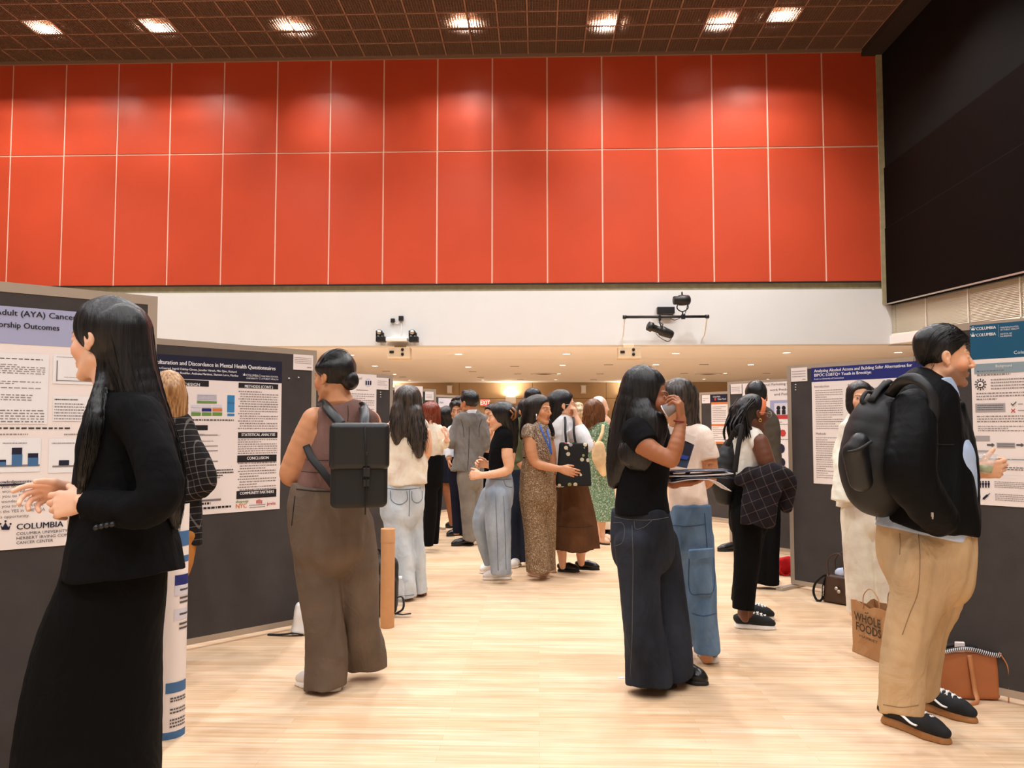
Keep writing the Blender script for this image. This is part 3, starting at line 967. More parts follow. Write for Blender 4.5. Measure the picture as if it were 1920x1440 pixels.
# wall sconces on the far wall
for px, w_ in ((728, 'behind the third left board'), (958, 'right of the exit sign'), (1182, 'behind the drinking woman')):
    p = pix(px, 750, YB)
    t = thing('wall_sconce', 'glowing uplight box on the tan far wall, '+w_, 'wall lamp', (p[0], YB, p[2]), 0, 'uplights on the far wall')
    MB().bx(p[0]-.17, p[0]+.17, YB-.16, YB, p[2]-.12, p[2]+.10).build('shade', M['soffit'], t, bevel=.01)
    MB().bx(p[0]-.13, p[0]+.13, YB-.13, YB-.03, p[2]+.10, p[2]+.112).build('bulb', M['sconce_on'], t)
    lamp('AREA', 'sconce_beam', (p[0], YB-.09, p[2]+.13), 24, (1, .82, .6), shape='RECTANGLE', size=.24, size_y=.1).rotation_euler = (math.pi, 0, 0)
def text_mesh(s, size, origin, right, up, align='LEFT', bold=0.0, sx=1.0):
    c = bpy.data.curves.new('t', 'FONT')
    c.body = s; c.size = size; c.align_x = align; c.offset = bold; c.resolution_u = 2
    o = bpy.data.objects.new('t', c); COL.objects.link(o)
    me = bpy.data.meshes.new_from_object(o.evaluated_get(bpy.context.evaluated_depsgraph_get()))
    n = len(me.vertices); V = np.zeros(n*3); me.vertices.foreach_get('co', V); V = V.reshape(-1, 3)
    fs = [tuple(p.vertices) for p in me.polygons]
    bpy.data.objects.remove(o); bpy.data.curves.remove(c); bpy.data.meshes.remove(me)
    return np.asarray(origin) + np.outer(V[:, 0]*sx, right) + np.outer(V[:, 1], up), fs
# exit sign
p = pix(909.5, 755, YB-.06)
t = thing('exit_sign', 'red lit exit sign on the tan far wall', 'sign', tuple(p))
MB().box(p, (.15, .03, .115)).build('housing', M['beige'], t, bevel=.006)
MB().box(p+[0, -.031, 0], (.14, .002, .105)).build('face', M['exit'], t)
v, f = text_mesh('EXIT', .19, p+[0, -.035, -.065], (1, 0, 0), (0, 0, 1), 'CENTER', .004, .8)
MB().add(v, f).build('lettering', M['exit_txt'], t)
# small loudspeakers on the far wall
for px, py, w_ in ((843, 730, 'above the curly-haired man'), (1094, 730, 'above the green dress')):
    p = pix(px, py, YB-.12)
    t = thing('wall_loudspeaker', 'small cream loudspeaker on the tan far wall, '+w_, 'loudspeaker', tuple(p), 0, 'loudspeakers on the far wall')
    MB().box(p, (.075, .07, .12)).build('cabinet', M['white'], t, bevel=.02)
    MB().box(p+[0, -.071, 0], (.06, .004, .10)).build('grille', M['soffit'], t)
    MB().box(p+[0, .09, .12], (.09, .03, .012)).box(p+[0, .09, -.12], (.09, .03, .012)).box(p+[.0, .105, 0], (.02, .02, .13)).build('bracket', M['white'], t)
# beige outlet boxes under the white band
for px, w_ in ((749.5, 'below the white shelf between moving lights'), (1179, 'below the black stage light pipe')):
    p = pix(px, 661, YW-.09)
    t = thing('outlet_box', 'beige outlet box with two holes, '+w_, 'outlet box', tuple(p), 0, 'outlet boxes under the white band')
    MB().box(p, (.2, .12, .085)).box(p+[0, .0, -.105], (.205, .13, .02)).bx(p[0]-.1, p[0]+.1, p[1]+.0, p[1]+.11, p[2]+.08, ZS+.002).build('housing', M['beige'], t, bevel=.006)
    for dz in (.042, -.042):
        q = p+[.07, -.12, dz]
        MB().cyl(q, q+[0, -.012, 0], .027).build('socket', M['blackm'], t)
    q = p+[-.125, -.122, 0]
    MB().box(q, (.04, .006, .022)).box(q+[.01, -.01, 0], (.012, .01, .012)).build('connector', M['blackm'], t)
# stage lights on the white band
yw = YW-.03
p = pix(745, 637.5, yw-.12)
o = MB().bx(p[0]-.19, p[0]+.19, yw-.24, yw-.002, p[2]-.035, p[2]+.035).build('light_shelf', M['white'], bevel=.01)
tag(o, 'narrow white shelf on the white band between two small moving stage lights', 'shelf')
for px, w_ in ((713.5, 'left of the white shelf'), (775, 'right of the white shelf')):
    p = pix(px, 642, yw-.13)
    t = thing('moving_stage_light', 'small black moving-head stage light '+w_, 'stage light', tuple(p), 0, 'moving heads on the white band')
    MB().box(p+[.01, 0, .055], (.085, .08, .05)).box(p+[0, .1, .05], (.04, .06, .03)).build('base', M['black'], t, bevel=.012)
    MB().box(p+[-.07, 0, .15], (.012, .04, .065)).box(p+[.05, 0, .13], (.012, .04, .045)).build('yoke', M['black'], t, bevel=.008)
    MB().tube([p+[-.01, .06, .15], p+[-.01, -.02, .17], p+[-.01, -.10, .175]], [.035, .058, .05], 14).build('lamp_head', M['black'], t)
    MB().cyl(p+[-.01, -.10, .175], p+[-.01, -.106, .175], .04).build('lens', M['alu'], t)
t = thing('power_box', 'two small black power boxes with cable above the moving stage lights', 'power box', tuple(pix(745, 600, yw)))
for px, py, r in ((736.5, 601, .036), (752, 597, .042)):
    q = pix(px, py, yw-.03); MB().box(q, (r, .03, r)).build('box', M['black'], t, bevel=.004)
MB().tube([pix(737, 603, yw-.03), pix(745, 607, yw-.01), pix(752, 603, yw-.02), pix(753, 620, yw-.008), pix(752, 631, yw-.008)], .006, 6).build('cable', M['white'], t)
t = thing('stage_light_pipe', 'black pipe with wall brackets carrying two black stage lights', 'pipe', tuple(pix(1248, 594, yw)))
a, b_ = pix(1171, 594.5, yw-.45), pix(1326, 593.5, yw-.45)
MB().cyl(a, b_, .024).build('pipe', M['black'], t)
for q in (a, b_):
    MB().tube([q, q+[0, .02, -.03], [q[0], yw-.2, q[2]-.30], [q[0], yw-.013, q[2]-.34]], .012, 8).build('bracket', M['white'], t)
    MB().cyl(q-[.03, 0, 0], q+[.03, 0, 0], .034).build('end_cap', M['black'], t)
q = pix(1248, 582, yw-.05)
o = MB().box(q, (.155, .06, .058)).box(q+[0, -.03, -.08], (.13, .02, .01)).build('dimmer_box', M['black'], bevel=.006)
tag(o, 'black dimmer box on the white band above the stage light pipe', 'power box')
q = pix(1237, 594, yw-.45)
c = pix(1239, 620, yw-.5)
dr = U(np.array([-.9, -.25, .30]))
t = thing('ellipsoidal_stage_light', 'long black stage light hanging under the pipe', 'stage light', tuple(c), 0)
MB().tube([c-dr*.23, c-dr*.2, c-dr*.06, c, c+dr*.02, c+dr*.1, c+dr*.17, c+dr*.175, c+dr*.25], [.06, .075, .085, .085, .065, .062, .062, .085, .08], 16).build('barrel', M['black'], t)
MB().tube([c+[.0, -.1, .0], c+[.02, -.1, .10], q+[.0, -.02, -.10], q+[.0, .0, -.04]], .012, 8).tube([c+[.0, .1, .0], c+[.02, .1, .10], q+[.0, .02, -.10], q+[.0, .0, -.04]], .012, 8).build('yoke', M['black'], t)
MB().box(q+[0, 0, -.02], (.02, .035, .045)).build('clamp', M['black'], t, bevel=.005)
cc = [c-dr*.23+[0, 0, -.02], c-dr*.15+[0, 0, -.14], c+[.0, 0, -.13], c+dr*.1+[0, 0, -.08]]
MB().tube(catmull(cc, 5), .006, 6).build('cable', M['black'], t)
c = pix(1279, 563, yw-.45); q = pix(1281, 594, yw-.45)
t = thing('fresnel_stage_light', 'short black stage light standing above the pipe', 'stage light', tuple(c), 0)
dr = U(np.array([-1, -.2, -.05]))
MB().tube([c-dr*.14, c-dr*.12, c-dr*.02, c+dr*.06, c+dr*.07, c+dr*.15], [.06, .085, .095, .09, .075, .075], 16).build('barrel', M['black'], t)
MB().tube(catmull([c+[-.06, 0, -.02], c+[-.09, 0, -.14], c+[0, 0, -.20], c+[.10, 0, -.14], c+[.08, 0, -.02]], 4), .011, 8).build('yoke', M['black'], t)
MB().cyl(c+[0, 0, -.19], q, .014).box(q, (.03, .04, .04)).cyl(c+[0, 0, .09], c+[0, 0, .15], .014).build('clamp', M['black'], t)
MB().tube(catmull([c+[.1, 0, -.05], c+[.03, -.05, -.25], q+[-.15, -.02, -.06], q+[-.28, 0, .02]], 5), .006, 6).build('cable', M['black'], t)
# ------------------------------------------------------------------ people
M['skin'] = attr_skin('skin')
M['stitch_pale'] = plain('stitch_pale', (84, 82, 80), .9); M['stitch_khaki'] = plain('stitch_khaki', (140, 112, 80), .9); M['stitch_grey'] = plain('stitch_grey', (104, 116, 130), .9); M['stitch_blue'] = plain('stitch_blue', (52, 76, 106), .9); M['stitch_dark'] = plain('stitch_dark', (40, 32, 28), .9); M['stitch_black'] = plain('stitch_black', (6, 6, 6), .9)
from mathutils.bvhtree import BVHTree
C_ = lambda n, c, **k: M.setdefault(n, cloth(n, c, **k))
C_('black_suit', (10, 10, 12), crease=.5); C_('black_skirt', (6, 6, 6), crease=.5); C_('black_tee', (11, 11, 14), crease=.5)
C_('black_trousers', (9, 9, 10), crease=.5); C_('charcoal_pants', (104, 89, 76), var=.1, crease=.45, rough=.7); C_('brown_top', (122, 92, 84), crease=.3)
C_('cream_top', (246, 222, 202), crease=.4); C_('cream_suit', (244, 226, 208), crease=.4); C_('white_shirt', (240, 240, 242), crease=.4)
C_('grey_suit', (122, 118, 114), crease=.4); C_('grey_suit_pants', (134, 127, 118), crease=.4); C_('navy_pants', (30, 33, 48)); C_('blue_tie', (60, 110, 180))
C_('olive', (92, 96, 66)); C_('olive_top', (84, 76, 66)); C_('khaki', (188, 158, 120), crease=.5, var=.06); C_('pink_tee', (246, 212, 196), crease=.4)
C_('brown_skirt', (84, 54, 32), crease=.4); C_('tan_pants', (176, 116, 60)); C_('light_blue_shirt', (170, 188, 214)); C_('black_jacket', (9, 9, 10), crease=.35, rough=.6)
C_('orange_band', (238, 132, 90)); C_('ivory_top', (248, 236, 220), crease=.4); C_('beige_print', (226, 180, 150))
M['denim_light'] = denim('denim_light', (170, 184, 196), (218, 222, 222)); M['denim_grey'] = denim('denim_grey', (120, 132, 146), (176, 184, 192))
M['denim_dark'] = denim('denim_dark', (18, 20, 27), (46, 50, 60)); M['denim_blue'] = denim('denim_blue', (66, 96, 130), (118, 144, 170)); M['denim_navy'] = denim('denim_navy', (24, 30, 44), (44, 52, 70))
M['plaid_dark'] = plaid('plaid_dark', (26, 23, 23), (120, 112, 106), .034, .10, (.1, .2, .3)); M['plaid_jacket'] = plaid('plaid_jacket', (30, 25, 29), (98, 84, 80), .06, .06, (.2, .35, .5))
M['snake'] = speckle('snake_print', [(0, (96, 76, 62)), (.25, (134, 112, 92)), (.55, (160, 138, 116)), (.85, (190, 172, 152))], 150)
M['snake2'] = speckle('snake_print_fine', [(0, (104, 82, 60)), (.3, (130, 104, 76)), (.7, (150, 124, 96)), (.92, (190, 170, 144))], 170)
M['green_floral'] = speckle('green_floral', [(0, (92, 122, 96)), (.35, (118, 148, 116)), (.7, (150, 174, 140)), (.88, (204, 212, 190))], 120)
def spots(name, ground, scale, size):
    m, N, L, b = nt(name)
    n = N.new('ShaderNodeTexVoronoi'); n.inputs['Scale'].default_value = scale; n.inputs['Randomness'].default_value = 1.0
    L.new(mapped(N, L), n.inputs['Vector'])
    sp = N.new('ShaderNodeSeparateXYZ'); L.new(n.outputs['Color'], sp.inputs[0])
    c = ramp(N, L, sp.outputs[0], [(0, (196, 186, 160)), (.3, (134, 138, 84)), (.5, (150, 150, 150)), (.75, (214, 204, 176)), (.9, (164, 62, 66))], 'CONSTANT')
    lt = N.new('ShaderNodeMath'); lt.operation = 'LESS_THAN'; lt.inputs[1].default_value = size; L.new(n.outputs['Distance'], lt.inputs[0])
    mx = N.new('ShaderNodeMix'); mx.data_type = 'RGBA'; mx.inputs[6].default_value = lin(ground)
    L.new(lt.outputs[0], mx.inputs[0]); L.new(c, mx.inputs[7]); L.new(mx.outputs[2], b.inputs['Base Color']); b.inputs['Roughness'].default_value = .85
    return m
M['tote_print'] = spots('tote_print', (14, 14, 14), 17, .30)
H_ = lambda n, a, b_, **k: M.setdefault(n, hairmat(n, a, b_, **k))
H_('hair_black', (6, 5, 5), (26, 22, 21)); H_('hair_darkbrown', (12, 8, 6), (42, 29, 22), rough=.42); H_('hair_wavy', (15, 12, 11), (84, 72, 64))
H_('hair_auburn', (78, 24, 12), (150, 62, 34)); H_('hair_blond', (130, 84, 44), (206, 160, 106)); H_('hair_curly_brown', (70, 38, 18), (136, 86, 48)); H_('hair_grey', (190, 160, 120), (232, 206, 170)); H_('hair_white', (236, 226, 218), (250, 244, 238))
M['shoe_white'] = plain('shoe_white', (228, 220, 212), .6); M['sole_white'] = plain('sole_white', (240, 232, 222), .6); M['shoe_black'] = plain('shoe_black', (18, 17, 17), .3); M['shoe_canvas'] = plain('shoe_canvas', (20, 21, 22), .85)
M['sole_gum'] = plain('sole_gum', (164, 110, 56), .6); M['sole_black'] = plain('sole_black', (24, 22, 20), .6); M['shoe_brown'] = plain('shoe_brown', (120, 66, 40), .5); M['shoe_beige'] = plain('shoe_beige', (214, 176, 146), .6); M['lace'] = plain('lace_white', (240, 236, 230), .8)
M['gold'] = plain('gold', (220, 180, 100), .3, .9); M['glass_rim'] = plain('glasses_rim', (196, 186, 176), .3, .8); M['lanyard'] = plain('lanyard_blue', (44, 92, 176), .7)
M['tortoise'] = plain('tortoise_clip', (120, 76, 40), .4); M['badge'] = plain('badge_card', (240, 226, 208), .5)

SKIN = {'fair': ((238, 190, 160), (206, 120, 108)), 'light': ((232, 178, 142), (196, 110, 98)), 'tan': ((204, 144, 104), (166, 88, 78)), 'olive': ((190, 128, 88), (150, 84, 72)), 'brown': ((158, 100, 66), (122, 66, 56)), 'deep': ((104, 62, 42), (84, 46, 40))}
VOX = 1.0
class Person:
    all = []
    def __init__(s, label, d, base, tone='light', vox=.006, name='person', tuck=.04):
        s.tuck = tuck
        s.d = d; s.vox = vox*VOX; s.tone = tone; s.seed = abs(hash(label)) % 997 if False else sum(map(ord, label)) % 997
        b_ = gnd(*base) if len(base) == 2 else np.array(base)
        s.root = thing(name, label, 'person', (b_[0], b_[1], 0))
        s.skin = []; s.head = None; s.grids = []; s.hands = []; s.parts = {}; s.bvox = None; Person.all.append(s)
        if len(Person.all) > 1: Person.all[-2].finish()
    def P(s, px, py, dz=0): return pix(px, py, s.d+dz)
    def hd(s, px, py, h, fwd, up=(0, 0, 1), dz=0, female=True, ears=True, neck=None, brow=(34, 24, 20), stubble=None):
        c = s.P(px, py, dz)
        s.head = Head(c, h*scl(px, py, s.d+dz), fwd, up, female)
        s.skin += s.head.prims(ears)
        s.brow = brow; s.stubble = stubble
        k = s.head.s
        b0 = s.head.w((0, -.015, -.045))
        if neck is not None:
            b1 = s.P(neck[0], neck[1], neck[3] if len(neck) > 3 else 0)
            r = neck[2]*scl(neck[0], neck[1], s.d)
            s.skin.append(chain([b0, b0*.45+b1*.55, b1], [.054*k, r*.95, r*1.15], .02))
        return s.head
    def sk(s, L, **k): s.skin.append(pch(s.d, L, **k)); return s
    def hand(s, w, dirv, palm, **k):
        s.skin += hand(s.P(*w), dirv, palm, **k); s.hands.append(s.P(*w)+U(dirv)*.105); return s
    def body(s, vox=None): s.bvox = vox or s.vox
    def finish(s):
        """one continuous skin for the whole figure, made last so that it stays below the clothes"""
        V, Q = mesh_sdf(s.skin, s.bvox or s.vox, sm=1)
        free = np.zeros(len(V))
        if s.head is not None:
            L = (V-s.head.c) @ s.head.R/s.head.s
            free = np.clip((L[:, 2]+.135)/.02, 0, 1)*(np.linalg.norm(L, axis=1) < .2)
        for c in s.hands: free = np.maximum(free, np.clip((.125-np.linalg.norm(V-c, axis=1))/.02, 0, 1))
        V = tuck_under(V, Q, s.grids, s.tuck, free=free)
        s.grids = []
        sk, lp = SKIN[s.tone]
        col = np.tile(np.array(lin(sk)), (len(V), 1))
        if s.head is not None: s.head.paint(V, col, sk, lp, s.brow, stubble=s.stubble)
        return np_mesh('body', V, Q, M['skin'], s.root, cols=col)
    def part(s, name, mat, prims, vox=None, fold=None, sm=1, planes=(), extra=None, label=None, parent=None):
        V, Q = mesh_sdf(prims, vox or s.vox, fold, sm, planes, s.seed, None if name in ('hair', 'tie', 'headband') else s.grids)
        if extra is not None: V, Q = join((V, Q), *extra)
        o = np_mesh(name, V, Q, M[mat], s.root)
        s.parts[name] = (o, V, Q)
        if label: o['label'] = label
        return o
    def seams(s, part, lines, mat, r=.0022, name='stitching'):
        """stitch lines sewn along a garment, laid on its surface"""
        o, V, Q = s.parts[part]
        bv = BVHTree.FromPolygons(V.tolist(), Q.tolist())
        mb = MB()
        for L in lines:
            A = catmull(np.array(L, float), 5)
            P_ = []
            for px, py in A:
                d = ray(px, py); h = bv.ray_cast(Vector(CAMP), Vector(d).normalized())
                if h[0] is not None: P_.append(np.array(h[0])+np.array(h[1])*r*.2)
            if len(P_) > 2: mb.tube(P_, r, 6)
        if mb.v:
            t = mb.build(name, M[mat], o, local=True); t.data.transform(Matrix.Translation(-Vector(s.root.location)))
        return s
    def ch(s, L, **k): return pch(s.d, L, **k)
    def shoe(s, heel, toe, mat='shoe_black', sole='sole_black', **k):
        return shoe(s.root, gnd(*heel), gnd(*toe), M[mat], M[sole], vox=max(.005, s.vox*.9), **k)
    def legs(s, *Ls):
        """bare legs inside trousers, keeps the body continuous"""
        for L in Ls: s.sk([(q[0], q[1], .034/scl(q[0], q[1], s.d), q[3] if len(q) > 3 else 0) for q in L], k=.03)
        return s
ZF = lambda z: ((0, 0, z), (0, 0, -1))      # keep what is above z
ZT = lambda z: ((0, 0, z), (0, 0, 1))       # keep what is below z
def longhair(p, cap, chains, mat, cnt=160, wav=.0, seed=3, vox=None, flat=.6, r=.0016, fold=(.004, 60, .12), wl=.09, spread=0, rad=(.85, 1.06)):
    pr = ([cap] if cap is not None else []) + [p.ch(L, k=.03, flat=f) for L, f in chains]
    ex = []
    for i, (L, f) in enumerate(chains):
        P_, R_ = pts(p.d, L)
        n = np.array([P_[:, 0].mean(), P_[:, 1].mean(), 0])
        ex.append(strands(P_, R_, cnt//len(chains), seed+i, wav, wl, rad, r, f, n, spread))
    return p.part('hair', mat, pr, vox=vox, fold=fold, extra=ex)

def build_people():
    # --- woman in black suit, close on the left, side on
    p = Person('woman in black suit with long straight black hair clasping her hands', 2.33, (190, 1560), 'fair', .005)
    h = p.hd(199, 640, 154, (-.97, .22, -.04), neck=(215, 765, 36))
    p.sk([(228, 790, 46), (226, 900, 56), (226, 1010, 62)], k=.03, flat=.9)
    p.legs([(215, 1000, 9), (190, 1300, 9), (175, 1530, 9)], [(225, 1000, 9, .14), (215, 1300, 9, .14), (200, 1530, 9, .14)])
    p.sk([(262, 790, 26, -.10), (290, 928, 24, -.16), (158, 941, 16.5, -.12)], k=.012, sub=4); p.sk([(215, 790, 26, .24), (230, 925, 24, .26), (148, 922, 16, .02)], k=.012, sub=4)
    p.hand((156, 941, -.115), (-.97, .22, -.10), (.20, .93, -.25), thumb=-1, curls=[(14, 28, 18), (22, 34, 22), (28, 38, 24), (34, 40, 26)], size=1.0, tout=34, tcurl=12)
    p.hand((142, 921, .01), (-.93, -.32, .02), (-.30, -.80, -.45), thumb=1, curls=[(14, 22, 14), (30, 40, 25), (40, 45, 25), (48, 45, 25)], size=.95, tout=40, tcurl=10)
    p.body(.003)
    p.part('jacket', 'black_suit', [p.ch([(222, 760, 48), (228, 800, 62), (226, 880, 76), (230, 960, 88), (232, 1072, 104)], flat=1.0, cap='e', k=.03),
        p.ch([(258, 782, 42, -.08), (283, 840, 42, -.12), (297, 925, 41, -.16), (250, 957, 39, -.17), (160, 941, 26, -.12)], cap='e', k=.012, sub=4),
        p.ch([(205, 785, 36, .22), (222, 850, 42, .25), (228, 920, 42, .26), (150, 922, 25, .03)], cap='e', k=.02, sub=4),
        p.ch([(222, 757, 40), (258, 786, 42, -.07)], k=.03), p.ch([(222, 757, 40, .08), (205, 790, 40, .2)], k=.03)], fold=(.009, 20, .8), vox=.005)
    mb = MB()
    for px, py in ((183, 987), (193, 984.5), (203, 982.5), (213, 981)):
        q = p.P(px, py, -.212); mb.cyl(q, q+[0, -.012, -.004], .0062, n=12)
    for px, py in ((156.5, 905), (154, 969)):
        q = p.P(px+6, py, -.10); mb.cyl(q, q+[-.012, -.012, 0], .0085, n=12)
    mb.build('buttons', M['black'], p.root)
    p.part('skirt', 'black_skirt', [p.ch([(222, 1030, 84), (210, 1110, 92), (188, 1200, 103), (175, 1310, 114), (166, 1440, 121), (160, 1606, 128)], flat=.9, cap='e')], fold=(.012, 16, .15), vox=.007)
    mb = MB(); mb.box(p.P(139, 977, .03), (.020, .001, .029)); mb.box(p.P(142, 1012, .035), (.004, .001, .02)); mb.build('name_badge', M['badge'], p.root)
    longhair(p, h.cap(1.10, front=(.088, .083), nape=(-.03, -.12)), [([(228, 625, 54), (240, 690, 50), (262, 760, 46), (292, 830, 40), (316, 895, 31), (327, 955, 18), (330, 988, 7)], 1.0),
        ([(196, 700, 9, -.06), (186, 740, 13, -.09), (176, 800, 15, -.13), (162, 870, 12, -.13), (150, 945, 5, -.11)], .8)], 'hair_black', 420, .002, r=.0014, vox=.005)
    p.shoe((205, 1610), (150, 1625))
    # --- plaid shirt, half hidden behind her
    p = Person('person in dark plaid shirt with short fair hair, half hidden behind black suit', 4.25, (316, 1255), 'light', .008)
    h = p.hd(312, 748, 80, (-.75, .65, 0), female=False, neck=(315, 800, 20))
    p.sk([(318, 820, 44), (318, 940, 44), (322, 1040, 42)], k=.03, flat=.7); p.sk([(352, 835, 14), (380, 905, 13), (335, 925, 11)], k=.01)
    p.legs([(332, 1040, 9), (312, 1120, 9), (312, 1240, 9)], [(315, 1040, 9, .1), (312, 1240, 9, .1)])
    p.hand((330, 926, -.02), (-1, -.1, .1), (0, 1, .2), thumb=-1)
    p.body()
    p.part('shirt', 'plaid_dark', [p.ch([(322, 808, 40), (322, 850, 52), (322, 940, 52), (325, 1026, 50)], flat=.7, cap='e', k=.03), p.ch([(345, 822, 22), (366, 860, 24), (382, 905, 22), (350, 922, 20), (325, 925, 17)], cap='e', k=.02), p.ch([(298, 822, 20), (284, 880, 20), (300, 930, 18)], k=.02)], fold=(.006, 22, .6))
    p.part('trousers', 'tan_pants', [p.ch([(337, 1005, 31), (334, 1050, 26), (318, 1100, 23), (312, 1180, 21), (312, 1246, 21)], cap='e'), p.ch([(315, 1010, 30, .1), (312, 1100, 26, .1), (310, 1240, 22, .1)], cap='e')], fold=(.006, 22, .4))
    longhair(p, h.cap(1.16, front=(.07, .07), nape=(-.06, -.12)), [([(318, 720, 26), (325, 760, 26), (334, 800, 12)], .9)], 'hair_blond', 120, .003, r=.0018)
    p.shoe((318, 1254), (288, 1260), 'shoe_brown'); p.shoe((314, 1238), (284, 1242), 'shoe_brown')
    # --- woman with bun and black backpack, seen from behind
    p = Person('woman in brown sleeveless top with dark hair bun, wearing a black flap backpack', 4.02, (618, 1285), 'tan', .006, tuck=.014)
    h = p.hd(627, 709, 98, (-.86, .50, -.06), neck=(640, 785, 27))
    p.sk([(645, 800, 50), (640, 850, 54), (620, 910, 56), (616, 970, 64)], k=.03, flat=.62)
    p.sk([(592, 790, 27), (574, 830, 28), (550, 880, 24), (548, 892, 20)], k=.02); p.sk([(546, 890, 20), (560, 896, 16, .12), (600, 890, 13, .26)], k=.012)
    p.sk([(690, 792, 24, .05), (706, 850, 23, .12), (690, 900, 18, .24), (650, 895, 14, .32)], k=.02)
    p.hand((605, 889, .27), (.9, .35, .05), (0, -.8, -.4), thumb=1, size=.9)
    p.legs([(588, 980, 9), (596, 1130, 9), (606, 1262, 9)], [(660, 980, 9, .1), (676, 1130, 9, .15), (684, 1230, 9, .2)])
    p.body(.004)
    p.part('top', 'brown_top', [p.ch([(641, 757, 27), (644, 790, 44), (644, 835, 57), (628, 900, 62), (620, 922, 64)], flat=.68, cap='s', k=.02), p.ch([(605, 792, 22), (645, 775, 30), (688, 790, 22)], k=.03, flat=.8)], fold=(.003, 25, .7), vox=.0055)
    p.part('trousers', 'charcoal_pants', [p.ch([(619, 908, 66), (617, 950, 75), (616, 1010, 72)], flat=.75, cap='s', k=.03),
        p.ch([(588, 985, 48), (592, 1060, 42), (603, 1150, 37), (610, 1230, 37), (611, 1288, 37)], cap='e', k=.01, flat=.95),
        p.ch([(654, 985, 46, .06), (664, 1060, 40, .1), (672, 1150, 34, .14), (681, 1215, 37, .2), (684, 1248, 35, .22)], cap='e', k=.01, flat=.95)], fold=(.020, 15, .30), vox=.006)
    cp = h.cap(1.08, front=(.086, .086), nape=(-.055, -.085))
    V1 = [cp, ell(p.P(656, 713, -.03), (.046, .05, .050), k=.004), p.ch([(600, 690, 10, -.06), (625, 690, 16, -.06), (640, 702, 12, -.04)], k=.02)]
    Pb, Rb = pts(p.d, [(598, 684, 6, -.08), (616, 668, 14, -.07), (640, 680, 26, -.03), (651, 708, 14, -.02)])
    p.part('hair', 'hair_black', V1, fold=(.003, 70, .3), vox=.005, extra=[strands(Pb, Rb, 90, 4, .002, .05, (.6, .97), .0009, .9)])
    p.seams('top', [[(652, 760), (653, 775), (652, 790)], [(572, 862), (595, 863), (616, 863)], [(566, 884), (590, 886), (612, 886)]], 'stitch_dark', .0016); p.seams('trousers', [[(553, 930), (550, 958), (547, 985)], [(556, 917), (595, 921), (640, 921)]], 'stitch_dark', .003)
    p.shoe((636, 1296), (556, 1283), 'shoe_white', 'sole_white', h=.07, solet=.03); p.shoe((716, 1252), (672, 1236), 'shoe_white', 'sole_white', h=.07, solet=.03)
    # --- long wavy black hair, peach top, light jeans
    p = Person('woman with long wavy black hair in cream sleeveless top and pale jeans, seen from behind', 6.15, (766, 1120), 'light', .0075, tuck=.02)
    h = p.hd(762, 758, 60, (-.5, .87, 0), neck=(762, 792, 14))
    p.sk([(762, 805, 30), (762, 860, 32), (756, 920, 34)], k=.03, flat=.6); p.sk([(732, 802, 12), (729, 850, 10), (745, 880, 8, .12)], k=.01); p.sk([(795, 802, 12), (800, 845, 10), (790, 870, 8, .14)], k=.01)
    p.hand((748, 880, .14), (.8, .5, .2), (0, -.7, -.5), thumb=1); p.hand((788, 872, .15), (-.8, .5, .2), (0, -.7, -.5), thumb=-1)
    p.legs([(742, 930, 9), (756, 1020, 9), (762, 1112, 9)], [(775, 930, 9, .05), (785, 1020, 9, .08), (790, 1108, 9, .1)])
    p.body()
    p.part('top', 'cream_top', [p.ch([(764, 786, 26), (764, 812, 34), (762, 860, 38), (760, 900, 41), (760, 908, 40)], flat=.66, cap='se', k=.02), p.ch([(740, 798, 10), (764, 788, 16), (790, 798, 13)], k=.02, flat=.8)], fold=(.008, 24, .7))
    p.part('jeans', 'denim_light', [p.ch([(757, 904, 36), (754, 930, 39), (752, 960, 38)], flat=.72, cap='s', k=.02), p.ch([(741, 950, 25), (746, 1000, 24), (757, 1060, 21), (761, 1119, 21)], cap='e', k=.006), p.ch([(772, 950, 21, .05), (779, 1000, 16, .08), (784, 1060, 14, .1), (790, 1113, 13, .12)], cap='e', k=.006)], fold=(.012, 22, .4))
    longhair(p, h.cap(1.12, front=(.085, .08), nape=(-.03, -.12)), [([(764, 748, 27), (763, 790, 29), (766, 820, 28), (772, 842, 18), (778, 856, 8)], .6), ([(752, 770, 18, -.06), (748, 805, 16, -.08), (745, 828, 8, -.09)], .7), ([(775, 775, 18, -.06), (782, 815, 17, -.08), (786, 850, 9, -.09)], .7)], 'hair_wavy', 300, .012, r=.0022, wl=.16, spread=.012)
    p.seams('jeans', [[(721, 915), (755, 918), (797, 914)], [(732, 920), (734, 938), (749, 946), (763, 938), (763, 921)], [(772, 921), (773, 937), (782, 943), (791, 936), (791, 920)], [(768, 918), (768, 940), (767, 968)], [(744, 1115), (760, 1117), (776, 1115)]], 'stitch_grey', .0028)
    p.shoe((766, 1123), (748, 1118), 'shoe_brown', 'shoe_brown', h=.05); p.shoe((792, 1117), (782, 1110), 'shoe_brown', 'shoe_brown', h=.05)
    # --- auburn hair
    p = Person('woman with long auburn hair, cream top and black trousers, seen from behind', 8.5, (806, 1024), 'fair', .0075, tuck=.02)
    h = p.hd(808, 778, 43, (.2, .97, 0), neck=(808, 800, 10))
    p.sk([(810, 812, 20), (810, 860, 21)], k=.03, flat=.6); p.sk([(826, 806, 8), (834, 835, 7), (838, 826, 6, -.1)], k=.01); p.sk([(792, 806, 8), (786, 835, 7, .1), (795, 850, 6, .2)], k=.01)
    p.hand((837, 828, -.1), (.2, .1, 1), (-1, 0, 0), thumb=1); p.hand((795, 850, .2), (.8, .5, .2), (0, -.7, -.5))
    p.legs([(803, 900, 9), (805, 1015, 9)], [(816, 900, 9, .1), (812, 1015, 9, .2)])
    p.body()
